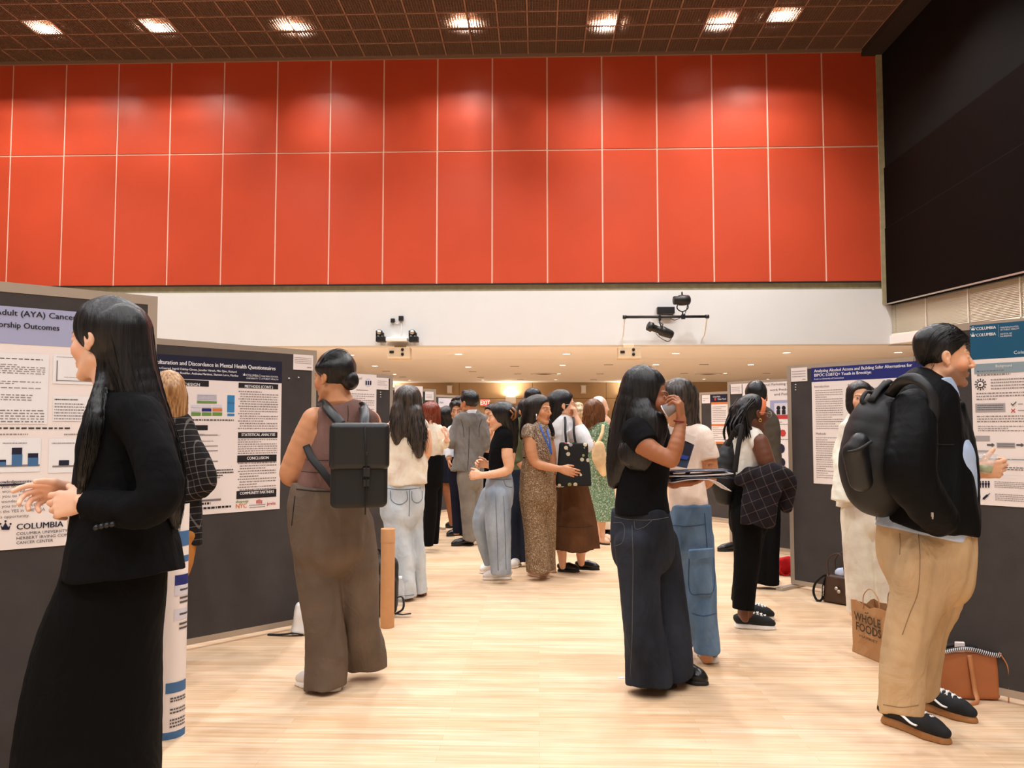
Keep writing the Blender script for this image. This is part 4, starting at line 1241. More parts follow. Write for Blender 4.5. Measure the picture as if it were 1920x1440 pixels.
    p.part('top', 'cream_top', [p.ch([(808, 797, 14), (810, 815, 21), (810, 840, 21), (810, 856, 21)], flat=.7, cap='e', k=.02), p.ch([(822, 805, 9), (832, 832, 9), (836, 830, 6, -.08)], k=.01), p.ch([(796, 805, 9), (790, 835, 8, .1)], k=.01)], fold=(.006, 24, .7))
    p.part('trousers', 'black_trousers', [p.ch([(811, 853, 19), (811, 875, 22), (811, 900, 21)], flat=.75, cap='s', k=.02), p.ch([(806, 890, 14), (808, 950, 13), (804, 1000, 11), (802, 1022, 10)], cap='e'), p.ch([(818, 890, 13, .1), (816, 950, 11, .15), (812, 1018, 10, .2)], cap='e')], fold=(.006, 20, .3))
    longhair(p, h.cap(1.13, front=(.085, .08), nape=(-.03, -.12)), [([(808, 772, 18), (809, 800, 18), (815, 825, 13), (818, 852, 7)], .6), ([(798, 785, 9, -.03), (795, 800, 7, -.04)], .6)], 'hair_auburn', 160, .006, r=.0026, spread=.008)
    p.shoe((803, 1025), (797, 1018)); p.shoe((815, 1015), (811, 1008))
    # --- woman behind them with bare legs
    p = Person('woman in white sleeveless top and dark skirt, mostly hidden behind auburn-haired woman', 10.2, (840, 988), 'brown', .011)
    h = p.hd(838, 782, 36, (.5, .85, 0), neck=(838, 803, 8))
    p.sk([(840, 812, 14), (840, 850, 14)], k=.02, flat=.6); p.sk([(829, 806, 5.5), (827, 835, 5), (836, 850, 4, .1)], k=.01); p.sk([(852, 806, 5.5), (856, 835, 5), (846, 850, 4, .1)], k=.01)
    p.hand((835, 850, .1), (.7, .6, .1), (0, -.7, -.5)); p.hand((846, 850, .1), (-.7, .6, .1), (0, -.7, -.5), thumb=-1)
    p.sk([(837, 850, 9), (834, 890, 9), (838, 920, 7.5), (843, 945, 7), (847, 982, 4.5)], k=.005); p.sk([(842, 850, 9), (846, 890, 9, .1), (850, 940, 7, .1), (853, 978, 4.5, .1)], k=.005)
    p.body()
    p.part('top', 'white_shirt', [p.ch([(840, 803, 10), (840, 820, 15), (840, 858, 15)], flat=.7, cap='e')])
    p.part('skirt', 'navy_pants', [p.ch([(840, 852, 15), (840, 880, 18), (840, 905, 18)], flat=.75, cap='se')])
    longhair(p, h.cap(1.16, front=(.085, .08), nape=(-.03, -.12)), [([(838, 775, 14), (838, 795, 13), (837, 808, 6)], .8)], 'hair_black', 60, .003, r=.002)
    p.shoe((849, 990), (838, 990), h=.05); p.shoe((856, 985), (846, 985), h=.05)
    # --- curly haired man in white shirt and blue tie
    p = Person('curly-haired young man in white shirt and blue tie facing man in grey suit', 9.5, (850, 1008), 'tan', .009)
    h = p.hd(860, 772, 44, (-.15, -.98, -.05), female=False, neck=(862, 797, 9))
    p.sk([(863, 812, 20), (862, 860, 19)], k=.03, flat=.6); p.sk([(842, 812, 7), (838, 838, 6.5), (842, 860, 5.5, -.08)], k=.01); p.sk([(884, 812, 7), (888, 838, 6.5), (882, 860, 5.5, -.05)], k=.01)
    p.hand((842, 862, -.08), (.1, -.3, -1), (1, 0, 0), thumb=1); p.hand((882, 862, -.05), (-.1, -.3, -1), (-1, 0, 0), thumb=-1)
    p.legs([(850, 880, 9), (856, 1000, 9)], [(872, 880, 9), (874, 1000, 9)])
    p.body(.007)
    p.part('shirt', 'white_shirt', [p.ch([(862, 797, 13), (863, 815, 21), (862, 862, 19)], flat=.66, cap='e', k=.02), p.ch([(846, 806, 8), (839, 836, 8), (842, 858, 7, -.08)], cap='e'), p.ch([(880, 806, 8), (887, 836, 8), (882, 858, 7, -.05)], cap='e')], fold=(.006, 25, .8))
    p.part('tie', 'blue_tie', [p.ch([(856, 800, 2.2, -.13), (854, 830, 2.8, -.17), (853, 855, 3, -.16)], flat=.4)], vox=.005)
    p.part('trousers', 'navy_pants', [p.ch([(862, 856, 19), (862, 890, 20)], flat=.8, cap='s', k=.02), p.ch([(851, 885, 12), (856, 950, 10), (858, 1000, 9)], cap='e'), p.ch([(872, 885, 12), (872, 950, 10), (873, 1000, 9)], cap='e')], fold=(.005, 22, .3))
    rg = np.random.RandomState(5)
    cu = [h.cap(1.14, front=(.085, .07), nape=(-.04, -.08))]
    for _ in range(34):
        a, e = rg.uniform(0, 6.28), rg.uniform(.1, 1.4)
        cu.append(ell(h.w((.08*math.cos(a)*math.cos(e), .09*math.sin(a)*math.cos(e)-.005, .05+.095*math.sin(e))), (.026,)*3, k=.006))
    p.part('hair', 'hair_darkbrown', cu, vox=.006)
    p.shoe((866, 1003), (838, 1006)); p.shoe((880, 1000), (868, 1006))
    # --- man in grey suit
    p = Person('man in grey suit with arms folded, seen from behind', 9.0, (880, 1025), 'olive', .009)
    h = p.hd(880, 757, 46, (-.72, .68, -.05), female=False, neck=(884, 782, 11))
    p.sk([(882, 800, 24), (880, 880, 22)], k=.03, flat=.6); p.legs([(878, 900, 9), (880, 1012, 9)], [(893, 900, 9, .08), (895, 1010, 9, .1)])
    p.sk([(858, 795, 8), (850, 832, 8), (868, 826, 6, .12)], k=.01); p.sk([(906, 795, 8), (908, 835, 8, .06), (890, 828, 6, .2)], k=.01)
    p.hand((868, 826, .13), (.9, .4, .1), (.2, -.8, 0), thumb=1); p.hand((890, 828, .2), (-.9, .3, .1), (0, -.8, 0), thumb=-1)
    p.body(.007)
    p.part('shirt', 'white_shirt', [p.ch([(884, 768, 12.5), (884, 790, 15)], cap='s', k=.01)], vox=.007)
    p.part('jacket', 'grey_suit', [p.ch([(884, 776, 16), (883, 795, 29), (880, 835, 28), (878, 870, 29), (877, 884, 30.5)], flat=.62, cap='se', k=.02),
        p.ch([(864, 788, 13), (854, 812, 12), (848, 832, 10.5, -.02), (864, 828, 9, .08)], k=.003), p.ch([(903, 788, 12), (909, 815, 11), (908, 838, 10, .04), (892, 832, 9, .16)], k=.003), p.ch([(862, 785, 11), (884, 777, 12), (905, 785, 11)], k=.02, flat=.8)], fold=(.011, 24, .8), vox=.007)
    p.part('trousers', 'grey_suit_pants', [p.ch([(880, 878, 24), (880, 900, 24)], flat=.75, k=.02), p.ch([(874, 895, 18), (877, 950, 14), (880, 1000, 12), (879, 1013, 11.5)], cap='e'), p.ch([(892, 895, 14, .08), (893, 950, 12, .1), (895, 1010, 10.5, .12)], cap='e')], fold=(.006, 20, .3))
    p.part('hair', 'hair_black', [h.cap(1.10, front=(.085, .07), nape=(-.065, -.07), top=.006)] + [ell(h.w((x, y, .115)), (.03, .04, .03), h.R, .02) for x, y in ((-.03, .03), (.03, .04), (0, -.02))], vox=.006, fold=(.004, 80, .5))
    p.seams('jacket', [[(880, 800), (879, 840), (877, 882)], [(864, 786), (868, 800), (870, 820)], [(903, 786), (899, 800), (898, 820)]], 'stitch_dark', .0026)
    p.shoe((888, 1022), (846, 1024)); p.shoe((900, 1012), (872, 1016))
    # --- partly seen person between the suit and the black tee
    p = Person('person in peach patterned top hidden between grey suit and black tee', 9.4, (914, 1005), 'tan', .011)
    h = p.hd(921, 778, 38, (-.6, -.7, 0), neck=(920, 800, 9))
    p.sk([(920, 812, 16), (918, 860, 16)], k=.03, flat=.6); p.sk([(910, 812, 6), (906, 840, 5.5), (914, 825, 5, -.14)], k=.01); p.hand((914, 826, -.14), (.1, -.1, 1), (0, 1, 0))
    p.legs([(913, 870, 9), (913, 1000, 9)], [(924, 870, 9), (924, 1000, 9)]); p.body()
    p.part('top', 'beige_print', [p.ch([(919, 803, 10), (917, 820, 14), (915, 852, 15)], flat=.7, cap='e'), p.ch([(911, 808, 7), (907, 838, 7)], cap='e')], fold=(.006, 24, .8))
    p.part('trousers', 'black_trousers', [p.ch([(916, 848, 14), (916, 885, 15)], cap='s', flat=.8), p.ch([(911, 880, 9), (913, 998, 8)], cap='e'), p.ch([(923, 880, 9), (924, 998, 8)], cap='e')])
    longhair(p, h.cap(1.12), [([(924, 770, 12, .04), (927, 795, 9, .04)], .8)], 'hair_black', 40, .003, r=.002)
    p.shoe((914, 1004), (906, 1010)); p.shoe((925, 1002), (930, 1008))
    # --- black tee, grey jeans
    p = Person('woman in black tee and grey jeans with hair clip, holding out a fist', 6.9, (930, 1086), 'light', .0075, tuck=.02)
    h = p.hd(938, 783, 53, (-.92, -.05, -.06), neck=(944, 815, 11))
    p.sk([(946, 830, 24), (940, 880, 22)], k=.03, flat=.75); p.sk([(950, 828, 11, -.08), (951, 855, 10.5, -.1), (953, 880, 9, -.1), (925, 889, 7.5, -.12), (905, 891, 6, -.14)], k=.01)
    p.sk([(935, 828, 11, .15), (932, 858, 9, .17), (918, 872, 7, .15)], k=.01); p.hand((903, 891, -.14), (-1, 0, .02), (0, .9, -.3), thumb=-1, curl=(70, 80, 50)); p.hand((917, 872, .15), (-1, 0, .2), (0, -.9, -.3), curl=(50, 60, 40))
    p.legs([(930, 900, 9), (938, 1070, 9)], [(920, 900, 9, .12), (898, 980, 9, .1), (918, 1055, 9, .14)]); p.body(.006)
    p.part('tee', 'black_tee', [p.ch([(944, 806, 14), (944, 825, 21), (938, 850, 22), (937, 886, 19)], flat=1.1, cap='e', k=.02), p.ch([(948, 818, 14, -.07), (948, 842, 13, -.09)], cap='e')], fold=(.004, 25, .8))
    p.part('jeans', 'denim_grey', [p.ch([(937, 880, 19), (936, 910, 26), (936, 940, 25)], flat=1.0, cap='s', k=.02), p.ch([(933, 930, 25, -.05), (934, 990, 24, -.06), (937, 1040, 20.5, -.06), (939, 1076, 19, -.06)], cap='e'), p.ch([(922, 930, 22, .12), (904, 975, 17, .1), (908, 1010, 15, .12), (919, 1058, 11, .16)], cap='e')], fold=(.006, 24, .3))
    longhair(p, h.cap(1.13, front=(.082, .075), nape=(-.03, -.12)), [([(946, 775, 22), (955, 800, 17), (958, 835, 12), (957, 862, 6)], 1.0)], 'hair_black', 160, .004, r=.002)
    t_ = p.P(963, 776, -.05); MB().tube([t_+[-.01, -.02, .05], t_+[.02, -.04, .02], t_+[.015, -.04, -.03], t_+[-.01, -.02, -.05]], .012, 8).tube([t_+[-.03, -.04, .03], t_+[-.0, -.05, .0], t_+[-.02, -.05, -.04]], .008, 8).build('hair_clip', M['tortoise'], p.root)
    p.seams('jeans', [[(929, 925), (932, 1000), (934, 1070)], [(944, 930), (947, 1000), (949, 1068)], [(944, 900), (949, 911), (960, 914)], [(918, 898), (938, 900), (959, 898)]], 'stitch_grey', .003)
    p.shoe((958, 1086), (905, 1087), 'shoe_white', 'sole_white', h=.075, solet=.028); p.shoe((928, 1066), (902, 1076), 'shoe_white', 'sole_white', solet=.028)
    # --- olive shirt behind
    p = Person('person in olive shirt and dark jeans hidden behind snake-print outfit', 7.7, (968, 1062), 'tan', .009)
    h = p.hd(988, 772, 46, (.55, -.75, 0), neck=(985, 797, 9))
    p.sk([(978, 810, 20), (974, 880, 20)], k=.03, flat=.65); p.sk([(964, 808, 8), (962, 845, 7), (972, 868, 6, -.05)], k=.01); p.sk([(995, 808, 8), (998, 845, 7), (990, 868, 6, .1)], k=.01); p.hand((972, 869, -.05), (.6, -.3, -.4), (.3, .8, 0)); p.hand((990, 869, .1), (-.6, .3, -.4), (.3, .8, 0))
    p.legs([(968, 900, 9), (966, 1050, 9)], [(984, 900, 9), (985, 1050, 9)]); p.body()
    p.part('shirt', 'olive', [p.ch([(982, 793, 14), (978, 812, 24), (974, 850, 22), (973, 886, 20)], flat=.7, cap='e', k=.02), p.ch([(966, 806, 10), (963, 845, 9), (970, 864, 8, -.05)], k=.01)], fold=(.006, 24, .8))
    p.part('jeans', 'denim_navy', [p.ch([(974, 880, 20), (974, 930, 22)], cap='s', flat=.8), p.ch([(967, 925, 16), (966, 1000, 14), (966, 1053, 13)], cap='e'), p.ch([(984, 925, 14), (985, 1000, 13), (986, 1053, 12)], cap='e')], fold=(.006, 22, .3))
    p.part('hair', 'hair_black', [h.cap(1.12, front=(.075, .075), nape=(-.04, -.1)), ell(p.P(999, 741, .02), (.085, .08, .075), k=.03), p.ch([(980, 770, 9, .02), (974, 795, 5, .02)], k=.02)], vox=.008)
    p.shoe((972, 1060), (960, 1066), 'shoe_white', 'sole_white'); p.shoe((990, 1056), (998, 1062), 'shoe_white', 'sole_white')
    p = Person('person with black hair far behind the woman with hair clip', 10.5, (974, 985), 'tan', .012)
    h = p.hd(975, 778, 34, (.6, .7, 0), neck=(975, 798, 8)); p.sk([(975, 806, 15), (975, 850, 14), (975, 975, 10)], k=.03, flat=.7); p.body()
    p.part('coat', 'black_trousers', [p.ch([(975, 797, 11), (975, 812, 19), (975, 880, 18), (975, 986, 12)], flat=.7, cap='e'), p.ch([(960, 806, 6), (957, 850, 6)]), p.ch([(990, 806, 6), (993, 850, 6)])])
    p.part('hair', 'hair_black', [h.cap(1.14, nape=(-.04, -.1))]); p.shoe((972, 991), (980, 984)); p.shoe((980, 990), (990, 984))
    # --- snake print woman
    p = Person('woman in snake-print blouse and wide trousers with blue lanyard, reaching out a hand', 7.0, (1008, 1080), 'tan', .007, tuck=.02)
    h = p.hd(1012, 769, 54, (.80, -.58, -.05), neck=(1008, 803, 11))
    p.sk([(1005, 815, 25), (1005, 860, 23), (1005, 900, 26)], k=.03, flat=.7); p.sk([(993, 815, 11, -.08), (996, 845, 11, -.1), (1005, 868, 9, -.1), (1030, 876, 7.5, -.13), (1048, 879, 6, -.14)], k=.01); p.sk([(1026, 815, 10, .1), (1034, 850, 9, .12), (1036, 885, 7, .1)], k=.01)
    p.hand((1050, 879, -.14), (.92, -.15, -.25), (.1, .9, -.1), thumb=1, curls=[(15, 15, 10), (20, 18, 12), (24, 22, 14), (28, 24, 16)], size=1.0, tout=35); p.hand((1036, 887, .1), (.1, -.2, -1), (-.3, .5, 0), thumb=1)
    p.legs([(995, 900, 9), (1000, 1068, 9)], [(1020, 900, 9), (1024, 1068, 9, .1)]); p.body(.0058)
    p.part('blouse', 'snake', [p.ch([(1009, 797, 15), (1006, 815, 27), (1006, 840, 28), (1005, 860, 24)], flat=.75, cap='e', k=.02), p.ch([(993, 808, 14, -.07), (989, 822, 13, -.09)], cap='e', k=.012), p.ch([(1024, 808, 12, .08), (1030, 824, 11, .1)], cap='e', k=.012)], fold=(.006, 34, .7))
    p.part('belt', 'black_trousers', [p.ch([(1005, 854, 24.5), (1005, 860, 24.5)], flat=.75, cap='se')])
    p.part('trousers', 'snake2', [p.ch([(1005, 858, 24), (1006, 890, 31), (1008, 930, 33)], flat=.75, cap='s', k=.02), p.ch([(999, 925, 25), (1004, 990, 22), (1008, 1040, 23), (1010, 1072, 24)], cap='e', k=.01, flat=.9), p.ch([(1022, 925, 21, .08), (1024, 990, 19, .12), (1024, 1040, 18, .14), (1024, 1066, 19, .15)], cap='e', k=.01)], fold=(.009, 20, .2))
    longhair(p, h.cap(1.11, front=(.082, .085), nape=(-.03, -.12)), [([(1000, 762, 20), (994, 790, 17), (986, 808, 12), (980, 822, 5)], .9), ([(1028, 790, 5, .04), (1036, 815, 5, .02)], .8)], 'hair_darkbrown', 180, .003, r=.002)
    q = p.P(1006, 776, -.10); MB().cyl(q, q+[0, 0, -.05], .006, n=8).build('earring', M['glass_rim'], p.root)
    mb = MB()
    for a in ([(1012, 797, -.12), (1019, 815, -.17), (1029, 838, -.17), (1034, 852, -.16)], [(1024, 797, .02), (1028, 815, -.14), (1032, 838, -.16), (1034, 852, -.16)]): mb.tube(catmull([p.P(*q) for q in a], 3), .008, 6, sq=.3, up=(0, -1, 0))
    mb.build('lanyard', M['lanyard'], p.root)
    p.shoe((992, 1078), (1029, 1085), 'shoe_beige', 'shoe_beige', h=.055); p.shoe((1012, 1068), (1040, 1074), 'shoe_beige', 'shoe_beige', h=.055)
    # --- cream blouse, brown skirt
    p = Person('woman in cream blouse and long brown skirt with hand at her chin', 7.35, (1072, 1068), 'light', .0075)
    h = p.hd(1056, 761, 55, (.95, .12, .02), neck=(1052, 795, 11))
    p.sk([(1060, 812, 28), (1062, 870, 26)], k=.03, flat=.8); p.sk([(1082, 812, 13, -.12), (1099, 833, 11, -.12), (1090, 806, 7.5, -.10), (1079, 781, 6, -.06)], k=.01); p.sk([(1045, 815, 11, .12), (1060, 850, 9, .16), (1084, 838, 7, .02)], k=.01)
    p.hand((1080, 783, -.06), (-.12, .1, 1), (-.9, .3, .1), thumb=-1, curls=[(30, 50, 30), (55, 60, 40), (65, 65, 40), (70, 65, 40)], size=.95); p.hand((1084, 838, .02), (1, -.2, .1), (0, .9, .3))
    p.sk([(1058, 860, 14), (1052, 1000, 12), (1054, 1040, 8.5), (1055, 1062, 6)], k=.01); p.sk([(1068, 860, 14), (1088, 1000, 12, .03), (1089, 1040, 8.5, .03), (1090, 1056, 6, .03)], k=.01); p.body(.006)
    p.part('blouse', 'white_shirt', [p.ch([(1052, 783, 15), (1056, 805, 27), (1060, 840, 28), (1066, 880, 27), (1068, 912, 27)], flat=.85, cap='e', k=.02), p.ch([(1072, 800, 17, -.08), (1088, 820, 16, -.11), (1101, 835, 13, -.12), (1094, 815, 11, -.11), (1086, 800, 9, -.09)], cap='e', k=.015), p.ch([(1042, 806, 14, .1), (1056, 846, 13, .15), (1080, 838, 10, .04)], cap='e')], fold=(.006, 26, .8))
    p.part('skirt', 'brown_skirt', [p.ch([(1068, 895, 29), (1073, 940, 34), (1079, 985, 40), (1080, 1029, 46)], flat=.8, cap='se')], fold=(.014, 22, .08))
    longhair(p, h.cap(1.12, front=(.082, .08), nape=(-.03, -.12)), [([(1044, 755, 21), (1040, 780, 17), (1048, 800, 13)], 1.0)], 'hair_black', 90, .003, r=.002)
    e = p.head; mb = MB()
    for q in (1, -1): mb.tube([e.w((q*.032+.024*math.cos(a), .104, .004+.021*math.sin(a))) for a in np.linspace(0, 6.283, 15)[:-1]], .0018, 6, closed=True)
    mb.tube([e.w((-.056, .098, .008)), e.w((-.08, .04, .008)), e.w((-.084, 0, .006))], .0016, 6).tube([e.w((.056, .098, .008)), e.w((.08, .04, .008)), e.w((.084, 0, .006))], .0016, 6).tube([e.w((-.008, .108, .008)), e.w((.008, .108, .008))], .0016, 6)
    mb.build('glasses', M['glass_rim'], p.root)
    p.seams('skirt', [[(1042, 985), (1080, 989), (1119, 985)]], 'stitch_dark', .0026)
    p.shoe((1047, 1071), (1086, 1073), h=.05, w=.04); p.shoe((1080, 1066), (1124, 1069), h=.05, w=.04)
    # --- curly hair, green dress
    p = Person('woman in green floral dress with long curly brown hair, seen from behind', 8.9, (1132, 1020), 'fair', .009)
    h = p.hd(1113, 772, 42, (.5, .86, 0), neck=(1114, 795, 9))
    p.sk([(1116, 808, 20), (1118, 860, 18)], k=.03, flat=.6); p.sk([(1134, 800, 7), (1142, 825, 6.5, .05), (1132, 842, 5, .15)], k=.01); p.sk([(1100, 800, 7), (1096, 830, 6.5, .1), (1108, 845, 5, .2)], k=.01); p.hand((1132, 842, .15), (-.6, .6, .3), (0, -.8, 0)); p.hand((1108, 845, .2), (.6, .6, .3), (0, -.8, 0))
    p.sk([(1116, 850, 10), (1118, 960, 8), (1120, 990, 6), (1121, 1012, 4)], k=.01); p.sk([(1122, 850, 10), (1128, 960, 8, .04), (1129, 990, 6, .04), (1130, 1014, 4, .04)], k=.01); p.body()
    p.part('dress', 'green_floral', [p.ch([(1116, 793, 15), (1118, 812, 23), (1120, 850, 22), (1126, 900, 24), (1130, 940, 24), (1132, 977, 24)], flat=.75, cap='e', k=.02), p.ch([(1133, 798, 9), (1140, 815, 9, .03)], cap='e'), p.ch([(1101, 798, 9), (1097, 815, 9, .03)], cap='e')], fold=(.008, 22, .15))
    longhair(p, h.cap(1.16, front=(.085, .08), nape=(-.03, -.12)), [([(1114, 770, 20), (1112, 795, 20), (1111, 815, 17), (1110, 830, 9)], .7)], 'hair_curly_brown', 200, .013, r=.003, wl=.07, spread=.01)
    p.shoe((1118, 1018), (1142, 1022), 'shoe_beige', 'sole_black', h=.04); p.shoe((1128, 1014), (1148, 1017), 'shoe_beige', 'sole_black', h=.04)
    # --- white haired man
    p = Person('balding white-haired man behind the woman with curly brown hair', 9.8, (1142, 1002), 'fair', .011)
    h = p.hd(1125, 764, 40, (.85, .35, 0), female=False, neck=(1127, 786, 9), brow=(180, 160, 150)); p.sk([(1130, 805, 18), (1132, 860, 18)], k=.03, flat=.65); p.sk([(1142, 800, 7), (1150, 830, 6)], k=.01); p.sk([(1116, 800, 7), (1112, 830, 6)], k=.01); p.hand((1150, 832), (0, -.3, -1), (-1, 0, 0)); p.hand((1112, 832), (0, -.3, -1), (1, 0, 0)); p.legs([(1126, 890, 9), (1128, 990, 9)], [(1140, 890, 9), (1142, 990, 9)]); p.body()
    p.part('shirt', 'beige_print', [p.ch([(1128, 786, 12), (1130, 805, 20), (1132, 870, 20)], flat=.7, cap='e'), p.ch([(1141, 798, 8), (1149, 828, 8)], cap='e'), p.ch([(1117, 798, 8), (1113, 828, 8)], cap='e')])
    p.part('trousers', 'cream_suit', [p.ch([(1132, 865, 19), (1132, 890, 19)], flat=.8), p.ch([(1126, 885, 11), (1128, 992, 9)], cap='e'), p.ch([(1140, 885, 11), (1142, 992, 9)], cap='e')])
    p.part('hair', 'hair_white', [h.cap(1.05, front=(.02, .115), nape=(-.05, -.08))])
    p.shoe((1132, 1000), (1124, 1003)); p.shoe((1136, 1000), (1154, 1003))
    # --- grey blonde curls, head behind the cream blouse
    p = Person('person with short fair curls half hidden behind the woman in cream blouse', 9.6, (1086, 1008), 'light', .011)
    h = p.hd(1085, 778, 38, (.3, .9, 0), neck=(1085, 800, 8)); p.sk([(1084, 815, 16), (1082, 900, 14), (1080, 1000, 10)], k=.03, flat=.7); p.body()
    p.part('coat', 'cream_top', [p.ch([(1084, 800, 11), (1083, 818, 19), (1081, 880, 18), (1079, 1000, 14)], flat=.7, cap='e'), p.ch([(1070, 808, 7), (1068, 850, 6)]), p.ch([(1098, 808, 7), (1098, 850, 6)])])
    cu = [h.cap(1.1, front=(.085, .07), nape=(-.04, -.1))]
    for _ in range(30):
        a, e = rg.uniform(0, 6.28), rg.uniform(-.4, 1.4); cu.append(ell(h.w((.08*math.cos(a)*math.cos(e), -.01+.08*math.sin(a)*math.cos(e)-.015, .04+.09*math.sin(e))), (.026,)*3, k=.006))
    p.part('hair', 'hair_grey', cu, vox=.007)
    # --- woman drinking
    p = Person('woman in black tee and dark wide jeans drinking from a cup and holding magazines', 4.08, (1235, 1280), 'brown', .0055)
    h = p.hd(1213, 747, 98, (.97, -.18, -.02), neck=(1208, 812, 22))
    p.sk([(1205, 820, 46), (1206, 900, 46), (1203, 970, 50)], k=.03, flat=.9)
    p.sk([(1196, 826, 22, -.16), (1226, 847, 17.5, -.20), (1257, 863, 14.5, -.22)], k=.012); p.sk([(1260, 861, 14, -.22), (1268, 833, 14.5, -.21), (1275, 802, 10.5, -.18), (1277, 786, 9.5, -.17)], k=.012)
    p.sk([(1225, 822, 22, .16), (1236, 875, 17, .21), (1258, 902, 12, .17), (1268, 906, 9.5, .16)], k=.015)
    p.hand((1277, 788, -.17), (-.05, .08, 1), (-.85, .5, .12), thumb=-1, curls=[(28, 40, 20), (38, 50, 30), (48, 55, 35), (55, 60, 35)], size=.95, tout=40, tcurl=25)
    p.hand((1266, 906, .16), (.97, .0, .06), (-.05, -.25, .97), thumb=-1, curls=[(4, 18, 14), (6, 20, 14), (8, 22, 16), (12, 24, 16)], size=.98, spread=.3)
    p.legs([(1195, 980, 9), (1205, 1150, 9), (1220, 1270, 9)], [(1225, 980, 9, .1), (1260, 1150, 9, .1), (1275, 1265, 9, .1)]); p.body(.0036)
    p.part('tee', 'black_tee', [p.ch([(1205, 793, 34), (1208, 820, 48), (1207, 870, 49), (1203, 920, 47), (1204, 962, 51)], flat=.95, cap='e', k=.03), p.ch([(1194, 812, 29, -.12), (1212, 836, 26, -.18)], cap='e', k=.02), p.ch([(1225, 812, 28, .12), (1240, 845, 25, .17)], cap='e', k=.02)], fold=(.004, 24, .8))
    p.part('jeans', 'denim_dark', [p.ch([(1203, 958, 51), (1205, 995, 57), (1206, 1030, 56)], flat=.85, cap='s', k=.03), p.ch([(1193, 1020, 42, -.05), (1199, 1100, 38, -.05), (1203, 1180, 38, -.05), (1213, 1250, 42, -.04), (1216, 1284, 44, -.04)], cap='e', k=.008), p.ch([(1228, 1020, 40, .1), (1245, 1100, 36, .1), (1257, 1180, 38, .09), (1266, 1240, 37, .08), (1268, 1270, 37, .08)], cap='e', k=.008)], fold=(.014, 18, .32))
    longhair(p, h.cap(1.11, front=(.084, .082), nape=(-.03, -.12)), [([(1203, 720, 36), (1190, 780, 40), (1178, 840, 38), (1162, 880, 25), (1150, 906, 10)], .9), ([(1210, 765, 9, -.10), (1222, 800, 15, -.11), (1228, 838, 9, -.10)], .6), ([(1215, 800, 34, -.1), (1195, 850, 34, -.12)], .5)], 'hair_black', 420, .004, r=.0017, vox=.0055)
    MB().tube([p.P(1274+10*math.cos(a), 790+1.2*math.cos(a), -.178-.027*math.sin(a)) for a in np.linspace(0, 6.283, 19)[:-1]], .0045, 6, closed=True).build('bracelet', plain('red_thread', (122, 30, 26), .7), p.root)
    p.seams('jeans', [[(1152, 969), (1180, 974), (1220, 975), (1253, 970)], [(1150, 980), (1168, 982), (1171, 1000), (1166, 1018), (1152, 1024)], [(1189, 977), (1192, 992), (1208, 988), (1222, 976)], [(1185, 985), (1187, 1050), (1186, 1130), (1185, 1200), (1182, 1268)]], 'stitch_pale', .0016)
    p.shoe((1208, 1285), (1262, 1288), h=.06, w=.05); p.shoe((1268, 1272), (1322, 1284), h=.06, w=.05)
    # --- pink tee, cargo jeans
    p = Person('dark-haired woman in pink tee and blue cargo jeans, seen from behind', 4.55, (1318, 1238), 'tan', .0065)
    h = p.hd(1272, 757, 88, (.25, .95, -.1), neck=(1278, 815, 20))
    p.sk([(1285, 830, 42), (1288, 900, 40), (1292, 960, 42)], k=.03, flat=.65); p.sk([(1318, 826, 15, -.02), (1330, 866, 14.5, -.03), (1331, 896, 12.5, .02), (1310, 915, 10, .14)], k=.008); p.sk([(1252, 828, 16), (1244, 870, 14, .03), (1264, 905, 10, .15)], k=.012)
    p.hand((1310, 915, .14), (-.8, .5, .1), (0, -.3, 1), thumb=1, curl=(35, 40, 25)); p.hand((1264, 905, .15), (.7, .6, 0), (0, -.4, .9), thumb=-1, curl=(30, 40, 25))
    p.legs([(1278, 970, 9, .08), (1276, 1195, 9, .25)], [(1305, 970, 9), (1310, 1100, 9), (1325, 1232, 9)]); p.body()
    p.part('tee', 'pink_tee', [p.ch([(1284, 805, 30), (1285, 830, 38), (1284, 880, 32), (1288, 925, 35), (1291, 956, 37)], flat=.7, cap='e', k=.02), p.ch([(1315, 818, 22, -.01), (1325, 844, 20.5, -.025), (1329, 861, 20, -.03)], cap='e', k=.015), p.ch([(1255, 820, 20), (1246, 858, 19)], cap='e', k=.02)], fold=(.005, 24, .8))
    p.part('jeans', 'denim_blue', [p.ch([(1292, 948, 37), (1293, 985, 38), (1295, 1020, 37)], flat=.8, cap='s', k=.02), p.ch([(1305, 1010, 31), (1308, 1080, 31), (1314, 1150, 29), (1323, 1200, 26), (1326, 1224, 25)], cap='e', k=.01), p.ch([(1278, 1010, 28, .1), (1276, 1100, 26, .16), (1276, 1210, 24, .25)], cap='e', k=.01), p.ch([(1316, 1040, 18, -.06), (1316, 1075, 21, -.07), (1318, 1102, 19, -.07)], flat=.8, k=.006)], fold=(.017, 19, .5))
    q = p.P(1315, 1038, -.145); MB().box(q, (.070, .012, .026), np.array(Euler((.1, -.06, .15)).to_matrix())).build('pocket_flap', M['denim_blue'], p.root, bevel=.006)
    longhair(p, h.cap(1.12, front=(.085, .08), nape=(-.03, -.12)), [([(1277, 745, 32), (1284, 790, 26), (1294, 815, 18), (1300, 834, 8)], .8)], 'hair_wavy', 150, .006, r=.002)
    p.seams('jeans', [[(1321, 962), (1324, 1000), (1326, 1030)], [(1262, 985), (1290, 987), (1322, 983)], [(1298, 1150), (1320, 1155), (1342, 1150)], [(1292, 1045), (1293, 1108), (1315, 1114), (1338, 1106), (1338, 1045)]], 'stitch_blue', .0026)
    p.shoe((1334, 1243), (1322, 1224), 'shoe_canvas', 'sole_white', solet=.035, w=.052); p.shoe((1282, 1205), (1262, 1190), 'shoe_canvas', 'sole_white', solet=.035)
